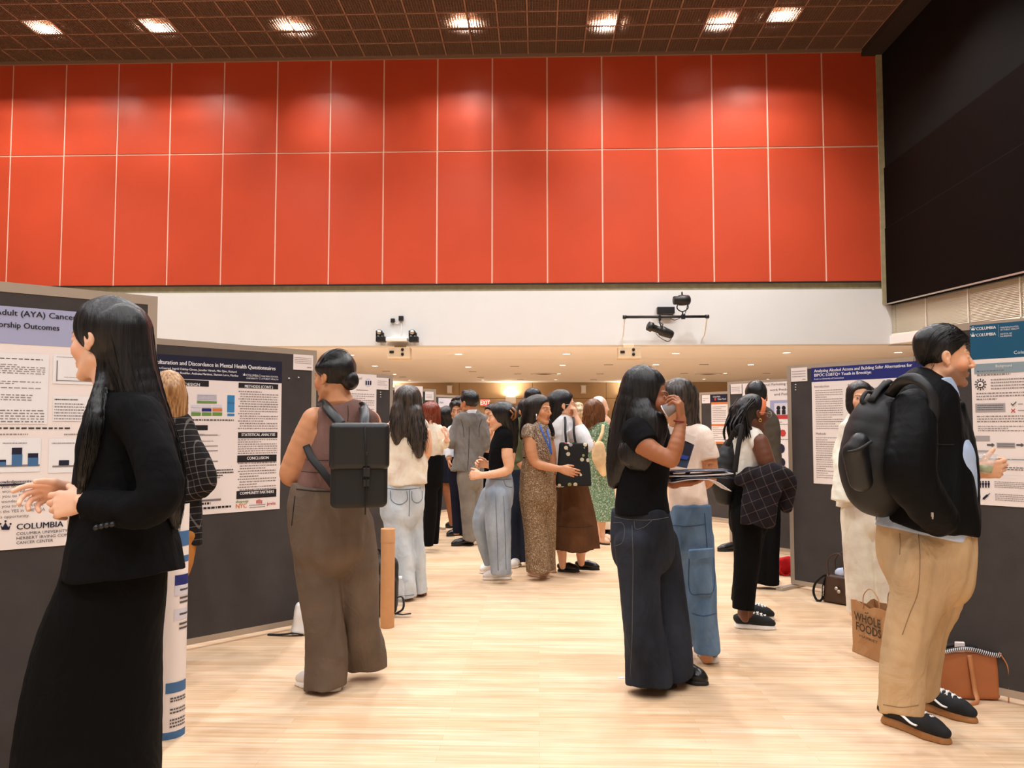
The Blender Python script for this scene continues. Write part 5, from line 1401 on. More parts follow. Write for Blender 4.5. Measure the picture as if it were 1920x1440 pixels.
    # --- braids and orange headband
    p = Person('woman with black braids and orange headband in white sleeveless top and black trousers', 5.25, (1408, 1176), 'deep', .0065, tuck=.012)
    h = p.hd(1412, 776, 68, (.93, .30, -.08), neck=(1405, 818, 14))
    p.sk([(1403, 835, 34), (1404, 900, 34)], k=.03, flat=.8); p.sk([(1424, 830, 17, -.12), (1436, 862, 15.5, -.15), (1446, 890, 13, -.14), (1458, 912, 10, -.05)], k=.012); p.sk([(1400, 830, 16, .15), (1412, 880, 14, .2), (1450, 912, 10, .06)], k=.012)
    p.hand((1456, 911, -.05), (.8, .2, -.3), (-.2, .9, 0), thumb=1, curl=(40, 50, 30)); p.hand((1450, 912, .06), (.8, -.1, -.3), (0, -.9, 0), thumb=-1, curl=(40, 50, 30))
    p.sk([(1394, 1120, 7.5, -.04), (1397, 1160, 7, -.04)], k=.01); p.legs([(1395, 920, 9), (1400, 1040, 9), (1393, 1150, 9)], [(1410, 920, 9, .1), (1402, 1150, 9, .1)]); p.body(.0055)
    p.part('top', 'ivory_top', [p.ch([(1403, 808, 20), (1402, 835, 33), (1402, 870, 34), (1404, 905, 34)], flat=.85, cap='e', k=.02), p.ch([(1414, 815, 12, -.09), (1418, 830, 13, -.11)], k=.02)], fold=(.004, 26, .8))
    p.part('trousers', 'black_trousers', [p.ch([(1404, 893, 34), (1404, 930, 36), (1404, 980, 36)], flat=.85, cap='s', k=.02), p.ch([(1399, 970, 30, -.05), (1401, 1040, 25, -.05), (1396, 1100, 21, -.04), (1393, 1143, 20, -.04)], cap='e', k=.008), p.ch([(1412, 970, 28, .1), (1400, 1060, 23, .12), (1388, 1128, 18, .14)], cap='e', k=.008)], fold=(.006, 20, .3))
    pa = []
    rg = np.random.RandomState(8)
    for i in range(70):
        a = rg.uniform(-1.2, 1.2); q0 = h.w((.08*math.sin(a*1.2), -.03-.05*rg.rand(), .10-.05*rg.rand())); q1 = h.w((.085*math.sin(a*1.3), -.10-.03*rg.rand(), .02)); q2 = h.w((.09*math.sin(a*1.3), -.105+.03*rg.normal(), -.09-.03*rg.rand())); q3 = q2 + h.R @ np.array([.02*rg.normal(), .01, -.05-.04*rg.rand()])
        pa.append(catmull([q0, q1, q2, q3], 5))
    br = [strand_tubes([A], .0075, 5) for A in pa]
    cp = h.cap(1.10, front=(.03, .115), nape=(-.03, -.1))
    p.part('hair', 'hair_black', [cp, p.ch([(1396, 770, 22, .0), (1392, 795, 19, .0), (1394, 806, 12)], k=.02)], extra=br)
    hb = ell(h.w((0, -.008, .040)), np.array((.076, .096, .089))*1.085*h.s, h.R, .004, 'u', [(h.w((0, .075, .09)), h.R @ U([0, .95, -.30])), (h.w((0, .030, .09)), h.R @ U([0, -.95, .30])), (h.w((0, 0, -.005)), h.R @ np.array([0, 0, -1.0]))])
    p.part('headband', 'orange_band', [hb], vox=.005, fold=(.003, 90, .3))
    e = h; mb = MB()
    for q in (1, -1): mb.tube([e.w((q*.032+.026*math.cos(a), .106, .004+.022*math.sin(a))) for a in np.linspace(0, 6.283, 15)[:-1]], .0022, 6, closed=True)
    for q in (1, -1): mb.tube([e.w((q*.058, .100, .008)), e.w((q*.083, .04, .010)), e.w((q*.088, -.01, .006))], .0022, 6)
    mb.tube([e.w((-.008, .110, .008)), e.w((.008, .110, .008))], .002, 6); mb.build('glasses', M['glass_rim'], p.root)
    q = h.w((.09, 0, -.045)); MB().tube([q+[.009*math.cos(a), 0, .009*math.sin(a)] for a in np.linspace(0, 6.283, 11)[:-1]], .0025, 6, closed=True).build('earring', M['gold'], p.root)
    p.shoe((1378, 1176), (1454, 1180), 'shoe_canvas', 'sole_white', solet=.032, h=.068, laces=M['lace']); p.shoe((1388, 1158), (1451, 1162), 'shoe_canvas', 'sole_white', solet=.032, h=.068, laces=M['lace'])
    # --- olive sleeveless, behind
    p = Person('person in olive sleeveless top with short black hair, behind the orange headband', 6.7, (1438, 1094), 'tan', .008)
    h = p.hd(1418, 745, 58, (.25, .95, 0), neck=(1424, 778, 12))
    p.sk([(1432, 795, 28), (1434, 860, 26), (1436, 910, 28)], k=.03, flat=.65); p.sk([(1455, 795, 11), (1459, 830, 10), (1454, 865, 8, .06)], k=.01); p.sk([(1408, 795, 11), (1404, 830, 10), (1412, 865, 8, .1)], k=.01); p.hand((1453, 867, .06), (-.5, .5, -.4), (-.5, -.5, 0), curl=(30, 40, 20)); p.hand((1413, 867, .1), (.5, .5, -.4), (.5, -.5, 0), curl=(30, 40, 20))
    p.legs([(1425, 920, 9), (1424, 1085, 9)], [(1446, 920, 9), (1446, 1085, 9)]); p.body()
    p.part('top', 'olive_top', [p.ch([(1428, 776, 16), (1433, 795, 27), (1436, 840, 26), (1438, 885, 27)], flat=.7, cap='e', k=.02)], fold=(.004, 26, .8))
    p.part('trousers', 'black_trousers', [p.ch([(1438, 878, 27), (1438, 930, 28)], flat=.8, cap='s', k=.02), p.ch([(1426, 925, 18), (1425, 1000, 17), (1424, 1092, 17)], cap='e'), p.ch([(1446, 925, 18), (1445, 1000, 17), (1443, 1096, 18)], cap='e')], fold=(.006, 20, .3))
    p.part('hair', 'hair_black', [h.cap(1.13, front=(.08, .08), nape=(-.05, -.09))], fold=(.003, 80, .3))
    p.shoe((1430, 1095), (1436, 1085)); p.shoe((1447, 1097), (1452, 1088))
    # --- standing behind the boards on the right, only a shoe shows
    p = Person('person hidden behind the orange headband, only a black shoe showing', 8.2, (1395, 1038), 'tan', .012)
    h = p.hd(1405, 765, 42, (.5, .85, 0), female=False, neck=(1405, 790, 9)); p.sk([(1405, 805, 22), (1405, 890, 19)], k=.03, flat=.65); p.legs([(1396, 900, 9), (1388, 1015, 9)], [(1414, 900, 9), (1416, 1015, 9)]); p.body()
    p.part('shirt', 'white_shirt', [p.ch([(1405, 790, 13), (1405, 806, 24), (1405, 885, 22)], flat=.7, cap='e'), p.ch([(1386, 802, 8), (1384, 860, 7)]), p.ch([(1424, 802, 8), (1426, 860, 7)])])
    p.part('trousers', 'black_trousers', [p.ch([(1405, 880, 21), (1405, 905, 21)], flat=.8), p.ch([(1396, 900, 12), (1392, 1024, 10)], cap='e'), p.ch([(1412, 900, 12), (1412, 1032, 10)], cap='e')])
    p.part('hair', 'hair_black', [h.cap(1.08)]); p.shoe((1392, 1032), (1345, 1034), w=.05); p.shoe((1414, 1040), (1392, 1046))
    # --- cream suit
    p = Person('woman in cream suit with dark hair, half hidden behind the man with backpack', 5.5, (1625, 1140), 'light', .0065)
    h = p.hd(1614, 748, 62, (-.25, -.96, -.04), neck=(1618, 790, 13))
    p.sk([(1620, 805, 36), (1620, 880, 32)], k=.03, flat=.65); p.sk([(1590, 812, 14), (1580, 860, 12, -.03), (1588, 900, 9, -.12)], k=.01); p.sk([(1652, 812, 14), (1660, 860, 12), (1640, 900, 9, -.1)], k=.01); p.hand((1588, 902, -.13), (.4, -.3, -.8), (.6, .3, 0), thumb=1, curl=(40, 40, 20)); p.hand((1640, 902, -.1), (-.6, -.3, -.4), (-.5, .5, 0), thumb=-1, curl=(40, 40, 20))
    p.legs([(1605, 950, 9), (1610, 1140, 9)], [(1640, 950, 9), (1645, 1140, 9)]); p.body(.0055)
    p.part('jacket', 'cream_suit', [p.ch([(1618, 785, 18), (1620, 808, 38), (1618, 860, 37), (1616, 910, 42), (1618, 950, 48)], flat=.68, cap='e', k=.02), p.ch([(1592, 806, 18), (1581, 850, 17, -.02), (1580, 890, 17, -.08), (1576, 940, 18, -.1)], cap='e', k=.012), p.ch([(1650, 806, 18), (1660, 850, 16), (1645, 892, 13, -.08)], cap='e', k=.012)], fold=(.006, 22, .7))
    p.part('trousers', 'cream_suit', [p.ch([(1620, 930, 40), (1621, 975, 42)], flat=.75, k=.02), p.ch([(1605, 960, 27), (1610, 1050, 27), (1616, 1148, 28)], cap='e', k=.008), p.ch([(1642, 960, 27), (1652, 1050, 27), (1660, 1148, 28)], cap='e', k=.008)], fold=(.010, 17, .15))
    longhair(p, h.cap(1.13, front=(.078, .082), nape=(-.04, -.12)), [([(1600, 735, 12, .02), (1595, 760, 8, .0), (1598, 776, 4, -.02)], .9), ([(1630, 738, 14, .04), (1636, 765, 10, .02), (1632, 780, 5)], .9)], 'hair_darkbrown', 120, .003, r=.0018)
    p.shoe((1612, 1138), (1606, 1160), 'shoe_beige', 'shoe_beige', h=.05); p.shoe((1652, 1138), (1656, 1160), 'shoe_beige', 'shoe_beige', h=.05)
    # --- man with backpack, right
    p = Person('man in black jacket and khaki trousers with black backpack, holding a clear cup', 3.38, (1725, 1370), 'light', .0055)
    h = p.hd(1768, 672, 112, (.97, -.16, -.04), female=False, neck=(1748, 748, 34), stubble=(92, 56, 40))
    p.sk([(1738, 775, 62), (1740, 880, 68), (1738, 985, 72)], k=.03, flat=.85); p.sk([(1712, 785, 32, -.2), (1702, 880, 30, -.24), (1722, 925, 20, -.16), (1736, 915, 14, -.08)], k=.02); p.sk([(1765, 785, 30, .22), (1772, 880, 27, .26), (1815, 882, 20, .16), (1836, 882, 14, .12)], k=.015)
    p.hand((1833, 883, .12), (.88, -.15, .10), (.15, .85, .1), thumb=1, curls=[(35, 45, 30), (42, 50, 30), (46, 52, 30), (50, 52, 30)], size=1.0, tout=55, tcurl=25)
    p.hand((1736, 915, -.08), (.7, .1, -.3), (-.2, .8, .3), thumb=1, curl=(40, 40, 30))
    p.legs([(1715, 1000, 9), (1705, 1160, 9), (1690, 1320, 9)], [(1755, 1000, 9, .2), (1760, 1160, 9, .22), (1738, 1290, 9, .24)]); p.body(.0033)
    p.part('shirt', 'light_blue_shirt', [p.ch([(1745, 712, 37), (1752, 745, 42)], cap='s', k=.02, flat=1.0), p.ch([(1748, 860, 72), (1746, 930, 74), (1738, 975, 81), (1734, 1001, 84)], flat=.78, cap='e'), p.ch([(1788, 800, 18), (1806, 850, 14), (1815, 930, 14), (1818, 975, 12)], flat=1.6)], fold=(.003, 26, .8))
    p.part('jacket', 'black_jacket', [p.ch([(1738, 738, 44), (1732, 770, 62), (1738, 830, 70), (1744, 900, 80), (1744, 960, 86), (1741, 990, 87)], flat=.86, cap='e', k=.03), p.ch([(1712, 775, 42, -.15), (1704, 830, 42, -.2), (1705, 890, 41, -.23), (1738, 945, 36, -.22), (1764, 972, 30, -.18)], k=.008, sub=4),
        p.ch([(1765, 775, 40, .18), (1776, 840, 38, .24), (1790, 880, 32, .22), (1822, 883, 24, .14)], cap='e', k=.02), p.ch([(1700, 722, 18, .04), (1735, 716, 26, .0), (1780, 745, 18, -.04)], k=.02, flat=1.3), p.ch([(1800, 760, 12, .0), (1818, 860, 12, .02), (1826, 960, 13, .02), (1826, 998, 12, .02)], flat=2.5, k=.02, cap='e')], fold=(.013, 17, .8), vox=.0055)
    q = p.P(1748, 965, -.34); MB().box(q, (.0035, .003, .008)).box(q+[.0, -.002, -.011], (.002, .002, .005)).build('zipper', M['alu'], p.root)
    p.part('trousers', 'khaki', [p.ch([(1735, 978, 80), (1737, 1020, 79), (1738, 1065, 72)], flat=.72, cap='s', k=.03), p.ch([(1720, 1030, 58, -.01), (1716, 1065, 57, -.02), (1716, 1110, 50, -.04), (1702, 1180, 44, -.05), (1690, 1250, 39, -.05), (1690, 1300, 36, -.05), (1689, 1330, 36, -.05)], cap='e', k=.04), p.ch([(1762, 1060, 50, .14), (1762, 1120, 42, .18), (1744, 1180, 32, .2), (1738, 1250, 27, .22), (1736, 1299, 26, .24)], cap='e', k=.012)], fold=(.016, 22, .75), vox=.0055)
    p.seams('trousers', [[(1722, 1002), (1725, 1050), (1721, 1110), (1706, 1150), (1692, 1190)], [(1687, 1000), (1688, 1020), (1687, 1040)], [(1656, 1321), (1690, 1326), (1722, 1322)]], 'stitch_khaki', .0018); p.seams('jacket', [[(1756, 833), (1772, 834), (1788, 834)]], 'stitch_black', .003)
    rgh = [h.cap(1.09, front=(.088, .075), nape=(-.07, -.06), top=.004), p.ch([(1735, 640, 22, 0), (1770, 628, 20, -.02), (1803, 640, 12, -.02)], k=.02)]
    Ph, Rh = pts(p.d, [(1812, 640, 14, -.02), (1785, 628, 28, -.02), (1745, 650, 32, 0), (1728, 690, 22, 0)])
    p.part('hair', 'hair_black', rgh, fold=(.003, 70, .5), vox=.0045, extra=[strands(Ph, Rh, 160, 2, .002, .07, (.6, .97), .0011, 1.2)])
    for hl, to in (((1656, 1350), (1783, 1397)), ((1716, 1322), (1831, 1356))):
        o = p.shoe(hl, to, 'shoe_canvas', 'sole_gum', solet=.034, h=.085, w=.05, laces=M['lace'])
        a, b_ = gnd(*hl), gnd(*to); y = U(b_-a); L = np.linalg.norm(b_-a); x = np.cross(y, [0, 0, 1.0])
        cc = catmull([a+y*L*t+x*w_+np.array([0, 0, z_]) for t, z_, w_ in ((.1, .075, .043), (.28, .083, .047), (.42, .070, .050), (.55, .052, .052), (.64, .050, .054))], 4)
        l = MB().tube(cc, .0075, 6, sq=.5, up=(0, 0, 1)).build('side_stripe', M['lace'], o, local=True); l.data.transform(Matrix.Translation(-Vector(p.root.location)))
    mb = MB(); mb.box(p.P(1815, 857, .10), (.02, .006, .03)); mb.build('wristband', plain('purple_band', (70, 60, 150), .6), p.root)
build_people()
Person.all[-1].finish()
# ------------------------------------------------------------------ poster boards and posters
M['board'] = cloth('charcoal_felt', (74, 69, 67), var=.05, crease=.05, weave=.5, rough=.95)
M['frame'] = plain('board_frame', (186, 170, 152), .45, .35)
M['paper'] = plain('paper', (246, 234, 228), .65, noise=.01, nscale=3)
M['ink'] = plain('ink_grey', (138, 128, 126), .8); M['inkb'] = plain('ink_black', (32, 28, 32), .7); M['prn_black'] = plain('print_black', (22, 18, 22), .6)
M['prn_navy'] = plain('print_navy', (20, 20, 48), .55); M['prn_blue'] = plain('print_blue', (26, 36, 116), .55); M['prn_teal'] = plain('print_teal', (10, 84, 118), .55)
M['prn_lav'] = plain('print_lavender', (168, 172, 204), .6); M['prn_white'] = plain('print_white', (242, 240, 240), .6); M['prn_sky'] = plain('print_sky', (52, 134, 190), .6)
M['prn_steel'] = plain('print_steel', (66, 110, 156), .6); M['prn_green'] = plain('print_green', (104, 150, 66), .6); M['prn_orange'] = plain('print_orange', (222, 126, 70), .6)
M['prn_grey'] = plain('print_grey', (172, 166, 166), .6); M['prn_bluegrey'] = plain('print_bluegrey', (140, 160, 168), .6); M['prn_red'] = plain('print_red', (196, 60, 56), .6); M['prn_pink'] = plain('print_pink', (222, 128, 150), .6)
M['prn_pale'] = plain('print_pale', (222, 218, 228), .6); M['prn_darkgrey'] = plain('print_darkgrey', (86, 82, 84), .6)
class Board:
    def __init__(s, A, B, label, lo=-.0, hi=None, bot=.03, top=1.83, group='grey poster boards', fl=.22):
        s.A, s.B = np.array([A[0], A[1], 0.0]), np.array([B[0], B[1], 0.0])
        s.u = U(s.B-s.A); s.n = np.array([s.u[1], -s.u[0], 0.0])
        L = np.linalg.norm(s.B-s.A); s.L = L
        R = np.column_stack([s.u, -s.n, [0, 0, 1.0]])
        c = (s.A+s.B)/2
        s.t = thing('poster_board', label, 'poster board', tuple(c), 0, group)
        MB().box(c+[0, 0, (top+bot)/2]-s.n*.02, (L/2-.02, .0185, (top-bot)/2-.02), R).build('panel', M['board'], s.t)
        mb = MB(); w = .018
        for z in (bot+w, top-w): mb.box(c+[0, 0, z]-s.n*.02, (L/2, .02, w), R)
        for q in (s.A+s.u*w, s.B-s.u*w): mb.box(q+[0, 0, (top+bot)/2]-s.n*.02, (w, .0202, (top-bot)/2), R)
        mb.build('frame', M['frame'], s.t)
        for q in (s.A+s.u*.02, s.B-s.u*.02):
            MB().box(q+[0, 0, .012]-s.n*.02, (.03, fl, .012), R).box(q+[0, 0, .03]-s.n*.02, (.012, .015, .02), R).build('foot', M['alu'], s.t, bevel=.003)
    def uv(s, px, py):
        r = ray(px, py); t = ((s.A-CAMP) @ s.n)/(r @ s.n); p = CAMP + r*t
        return (p-s.A) @ s.u, p[2]
    def w(s, u, z, o=.0): return s.A + s.u*u + np.array([0, 0, z]) + s.n*(o+.0006)
def pxs(b, px, py): return 1.0/np.hypot(*(np.array(b.uv(px, py+1))-np.array(b.uv(px, py))))
class Poster:
    """flat printed sheet on a board; all coordinates are photo pixels projected on the board plane"""
    def __init__(s, b, x0, y0, x1, y1, sheet='paper'):
        s.b, s.mb, s.mats = b, MB(), []
        u0, z0 = b.uv(x0, y0); u1, z1 = b.uv(x1, y1); s.left = x0 > 1000
        if s.left: z1 = b.uv(x0, y1)[1]
        s.box_ = (u0, z0, u1, z1)
        s.m(sheet)
        a = [b.w(u, z, o) for o in (0, .0015) for u, z in ((u0, z1), (u1, z1), (u1, z0), (u0, z0))]
        s.mb.add(a, [(4, 5, 6, 7), (3, 2, 1, 0), (0, 1, 5, 4), (1, 2, 6, 5), (2, 3, 7, 6), (3, 0, 4, 7)], 0)
        s.rg = np.random.RandomState(int(abs(x0*7+y0)) % 9999)
    def m(s, k):
        if k not in s.mats: s.mats.append(k)
        return s.mats.index(k)
    def rect(s, x0, y0, x1, y1, k, o=1, full=False):
        """pixel rectangle; full spans the sheet width"""
        u0, z0 = s.b.uv(x0, y0); u1, z1 = s.b.uv(x1, y1)
        if full:
            u0, u1 = s.box_[0], s.box_[2]
            if s.left: z1 = s.b.uv(x0, y1)[1]
        s.uvrect(u0, z0, u1, z1, k, o)
    def uvrect(s, u0, z0, u1, z1, k, o=1):
        O = .0015+.0008*(o+1)
        s.mb.add([s.b.w(u0, z1, O), s.b.w(u1, z1, O), s.b.w(u1, z0, O), s.b.w(u0, z0, O)], [(0, 1, 2, 3)], s.m(k))
    def poly(s, P, k, o=2):
        O = .0015+.0008*(o+1)
        s.mb.add([s.b.w(*s.b.uv(*p), O) for p in P], [tuple(range(len(P)))], s.m(k))
    def disc(s, x, y, r, k, o=2, a0=0, a1=360, n=20):
        u, z = s.b.uv(x, y); R = r/pxs(s.b, x, y); O = .0015+.0008*(o+1)
        A = [math.radians(a0+(a1-a0)*i/n) for i in range(n+1)]
        s.mb.add([s.b.w(u, z, O)]+[s.b.w(u+R*math.cos(a), z+R*math.sin(a), O) for a in A], [(0, i+1, i+2) for i in range(n)], s.m(k))
    def text(s, t, x0, y0, x1, h, k='inkb', o=2, bold=0.0):
        """baseline starts at pixel (x0,y0), fitted to end at pixel column x1; h = capital height in pixels"""
        u0, z0 = s.b.uv(x0, y0); u1, _ = s.b.uv(x1, y0)
        size = h/pxs(s.b, x0, y0)/.70
        V, F = text_mesh(t, size, (0, 0, 0), (1, 0, 0), (0, 1, 0))
        wd = V[:, 0].max() if len(V) else 1
        O = .0015+.0008*(o+1)
        for sh in ((-.02, .02) if bold else (0,)):
            s.mb.add([s.b.w(u0+sh*size+v[0]*(u1-u0)/wd, z0+v[1], O+(.0002 if sh > 0 else 0)) for v in V], F, s.m(k))
    def lines(s, x0, y0, x1, y1, n, k='ink', fill=.36, o=1, indent=0):
        u0, z0 = s.b.uv(x0, y0); u1, z1 = s.b.uv(x1, y1)
        if u1 < u0: return
        for i in range(n):
            zt = z0 + (z1-z0)*(i+.2)/n; zb = zt + (z1-z0)/n*fill
            u = u0 + (indent if i % 3 else 0)
            end = u1 if s.rg.rand() > .22 else u0+(u1-u0)*s.rg.uniform(.35, .8)
            while u < end:
                w = s.rg.uniform(.006, .024)*abs(u1-u0)/.28*.8
                s.uvrect(u, zt, min(u+w, end), zb, k, o); u += w + .0045*abs(u1-u0)/.28
    def crown(s, x, y, r, k):
        s.poly([(x-r, y-r*.2), (x-r*.55, y+r*.25), (x, y-r*.75), (x+r*.55, y+r*.25), (x+r, y-r*.2), (x+r*.75, y+r*.75), (x-r*.75, y+r*.75)], k)
        for dx, dy in ((-1, -.4), (0, -.95), (1, -.4)): s.disc(x+dx*r, y+dy*r, r*.2, k, n=8)
    def done(s, label, group='research posters'):
        o = s.mb.build('research_poster', [M[k] for k in s.mats])
        c = s.b.w((s.box_[0]+s.box_[2])/2, s.box_[3]); vs = np.array([v.co for v in o.data.vertices])-c
        o.data.vertices.foreach_set('co', vs.astype(np.float32).ravel()); o.location = c; o.data.update()
        return tag(o, label, 'poster', group)
def card(b, x0, y0, x1, y1, label, n=4):
    p = Poster(b, x0, y0, x1, y1)
    p.lines(x0+2, y0+5, x1-3, y0+5+(y1-y0)*.5, n, 'ink', .25); p.lines(x0+(x1-x0)*.7, y1-(y1-y0)*.25, x1-3, y1-3, 1, 'ink', .4)
    o = p.done(label, 'note sheets on the boards'); o.name = 'note_sheet'; o['category'] = 'note sheet'; return o
pin_m = plain('push_pin', (232, 226, 216), .4)
def pin(b, px, py, label):
    u, z = b.uv(px, py); q = b.w(u, z, .0)
    o = MB().lathe([(0, .010), (.0045, .009), (.004, .005), (.005, .001), (0, 0)], (0, 0, 0), 10, R=np.column_stack([b.u, np.cross(b.n, b.u), b.n])).build('push_pin', pin_m)
    o.location = q; return tag(o, label, 'push pin', 'push pins')

def ends(xa, za, xb, zb_, ext_a=0, ext_b=0):
    """floor points of a board seen with its top (height 1.83) at pixel rows"""
    r = []
    for px, py in ((xa, za), (xb, zb_)):
        p = gnd(px, py, 1.83); r.append(np.array(p[:2]))
    u = U(r[1]-r[0]); L = np.linalg.norm(r[1]-r[0])
    return r[0]-u*ext_a, r[1]+u*ext_b
a, b_ = ends(0, 527.5, 296, 556, ext_a=1.2)
B1 = Board(a, b_, 'grey felt poster board nearest the camera on the left, behind the woman in black suit')
a, b_ = ends(340, 637.5, 594, 657.5); a = b_ - U(b_-a)*1.86
B2 = Board(a, b_, 'grey felt poster board with black-headed poster, behind the woman with bun')
def b45(x, y, ang, right=True, w=1.86):
    p = np.array(gnd(x, y, 1.83)[:2]); d = np.array([math.cos(math.radians(ang)), math.sin(math.radians(ang))])
    return (p-d*w, p) if right else (p, p+d*w)
B3 = Board(*b45(737, 703.5, 46), 'grey felt poster board behind the backpack of the woman with bun')
B4 = Board(*b45(818, 730, 48), 'grey felt poster board behind the auburn-haired woman')
B5 = Board(*b45(868, 742, 48), 'farthest grey poster board on the left, behind the curly-haired man')
R1 = Board(*b45(1731, 613, -46, False, 1.9), 'grey felt poster board with teal poster, nearest the camera on the right', fl=.05)
R2 = Board(*b45(1475, 686, -50, False, 1.9), 'grey felt poster board with royal blue poster, behind the woman in cream suit')
R3 = Board(*b45(1363.5, 716, -50, False), 'grey felt poster board behind the orange headband')
R4 = Board(*b45(1311, 736, -50, False), 'grey felt poster board with orange and navy poster')
R5 = Board(*b45(1299, 746.5, -50, False), 'farthest grey poster board on the right, mostly hidden by a dark-haired woman')

# poster on the first left board
p = Poster(B1, -250, 553, 215, 1015)
p.rect(-250, 553, 215, 655.5, 'prn_lav', 0, True)
p.text('Young Adult (AYA) Cancer Survivors', -67, 585, 212, 11, bold=.012); p.text('Survivorship Outcomes', -45, 610, 111, 11, bold=.012)
for x0, y0, x1, y1 in ((-120, 655, 88, 795), (100, 664, 190, 722), (100, 742, 190, 790), (-50, 822, 75, 884), (92, 822, 190, 884)): p.rect(x0, y0, x1, y1, 'prn_white', 1)
p.lines(-100, 668, 80, 674, 1, 'inkb', .6, 2); p.lines(-100, 677, 84, 708, 6, o=2); p.lines(-100, 710, 76, 731, 4, o=2); p.lines(-100, 736, 60, 762, 5, o=2); p.lines(-100, 766, 82, 794, 5, o=2)
p.lines(106, 668, 150, 673, 1, o=2); p.rect(106, 676, 107, 715, 'ink', 2); p.rect(106, 714, 180, 715, 'ink', 2); p.lines(120, 706, 170, 711, 1, o=2)
p.lines(102, 747, 146, 752, 1, 'inkb', .5, 2); p.lines(102, 755, 180, 789, 6, o=2)
p.lines(-60, 800, 131, 806, 1, 'inkb', .5); p.lines(-60, 812, 52, 818, 1); p.lines(120, 812, 170, 818, 1); p.lines(5, 829, 50, 834, 1, o=2); p.lines(97, 829, 140, 834, 1, o=2)
p.rect(-40, 873, 74, 874, 'ink', 2); p.rect(98, 873, 180, 874, 'ink', 2)
for x0, y0, y1, yk in ((-8, 866, 873, 862), (22, 852, 873, 839.5), (52, 858, 873, 850)):
    p.rect(x0, y0, x0+19, y1, 'prn_steel', 3); p.rect(x0, yk, x0+19, y0, 'prn_navy', 3)
p.rect(110, 863, 129, 872, 'prn_navy', 3); p.rect(145, 855, 164, 872, 'prn_steel', 3)
p.text('Acknowledgements:', -22, 907, 60, 5.5, 'prn_navy', bold=.01); p.rect(-22, 908.4, 60, 909.2, 'prn_navy', 2)
for t_, x0, y, x1 in (('Thank you to Melissa Beauch', -27, 916, 92), ('for a wonderful mentor.', -20, 925, 82), ('Thank you to Rhea Khura', -27, 934.5, 84), ('for a wonderful co-mentor', -20, 944, 86), ('Thank you to Dr. McDon', -27, 953.5, 80), ('join the YES in THE HEA', -12, 962.5, 84), ('this opportunity.', -10, 972.5, 55)):
    p.text(t_, x0, y, x1, 5.6, 'prn_darkgrey')
p.crown(10, 986, 9.5, 'prn_navy'); p.text('COLUMBIA', 30, 993, 118, 11, 'prn_navy', bold=.004)
p.text('COLUMBIA UNIVERSITY', 30, 1003.5, 126, 5.4, 'prn_navy'); p.text('HERBERT IRVING COMPREHENSIVE', 30, 1012, 178, 5.4, 'prn_navy'); p.text('CANCER CENTER', 30, 1020.5, 99, 5.4, 'prn_navy')
p.done('poster with lavender heading and blue bar charts, behind the woman in black suit')
# poster on the second left board
p = Poster(B2, 178, 656, 524, 954)
p.rect(178, 656, 524, 718.5, 'prn_navy', 0, True)
p.text('Acculturation and Discordance in Mental Health Questionnaires', 278, 681, 516, 8.2, 'prn_white', bold=.012)
p.text('Hagerman-Conrad, Ingrid Oakley-Girvan, Jennifer Hirsch, Min Qian, Richard', 276, 690.5, 443, 4.2, 'prn_white', bold=.01); p.text('Andre Van Horn, Stephanie Rosshler, Andreina Martinez, Shareen Lorre, Marilou', 274, 698, 446, 4.2, 'prn_white', bold=.01)
p.crown(457.5, 702.5, 2.6, 'prn_white'); p.text('COLUMBIA', 461, 705.5, 484.5, 4.2, 'prn_white'); p.text('UNIVERSITY', 461, 710.5, 484, 3, 'prn_white'); p.rect(486.4, 702, 486.9, 712, 'prn_white', 2); p.text('MAILMAN SCHOOL', 489, 706.8, 521, 3.1, 'prn_white'); p.text('of PUBLIC HEALTH', 489, 711.6, 521, 3.1, 'prn_white')
for t_, x0, y0, x1, y1, tx0, tx1 in (('STUDY DESIGN', 300, 710, 391, 725, 316, 374), ('RESULTS', 300, 797, 389, 806.5, 327, 363), ('METHODS (CONT.)', 447, 717.5, 521, 730, 458, 511), ('STATISTICAL ANALYSIS', 446, 810.5, 519.5, 821, 452, 515), ('CONCLUSION', 444.5, 854, 518, 865, 462, 503), ('COMMUNITY PARTNERS', 443, 921, 517.5, 931, 449, 513)):
    p.rect(x0, y0, x1, y1, 'prn_black', 1); p.text(t_, tx0, y1-3.2, tx1, 5.4, 'prn_white', bold=.014)
p.lines(447, 732, 520, 806, 16, indent=.012); p.lines(446, 823, 519, 851, 7); p.lines(446, 867, 517, 918, 11, indent=.012)
p.rect(369, 738.5, 406, 752, 'prn_pale', 1); p.lines(370, 740, 405, 751, 4, o=2); p.rect(369, 752, 406, 756.5, 'prn_green', 2)
for x0, k in ((358, 'prn_pale'), (378, 'prn_blue'), (398, 'prn_orange')):
    p.rect(x0, 765.5, x0+18, 771.5, k, 1); p.rect(x0, 773, x0+18, 779.5, 'prn_green', 1); p.rect(x0, 759, x0+18, 764.5, 'prn_pale', 1)
p.rect(426, 741, 439, 773, 'prn_sky', 1); p.rect(426, 775.5, 439, 780, 'prn_sky', 1); p.rect(426, 754, 439, 757, 'prn_steel', 2)
p.lines(352, 785, 438, 790, 1, 'prn_darkgrey', .6); p.lines(366, 813, 412, 818, 2); p.lines(366, 826, 400, 829, 1)
for y in (815, 836, 845, 865): p.rect(366, y, 408, y+.6, 'ink', 1)
p.lines(340, 868, 404, 872, 1); p.lines(388, 880, 437, 893, 3, 'inkb', .5); p.lines(388, 894, 412, 899, 1); p.rect(374, 937, 414, 937.6, 'ink', 1); p.lines(366, 938, 414, 941, 1)
p.lines(330, 944, 434, 954, 2, 'inkb', .45)
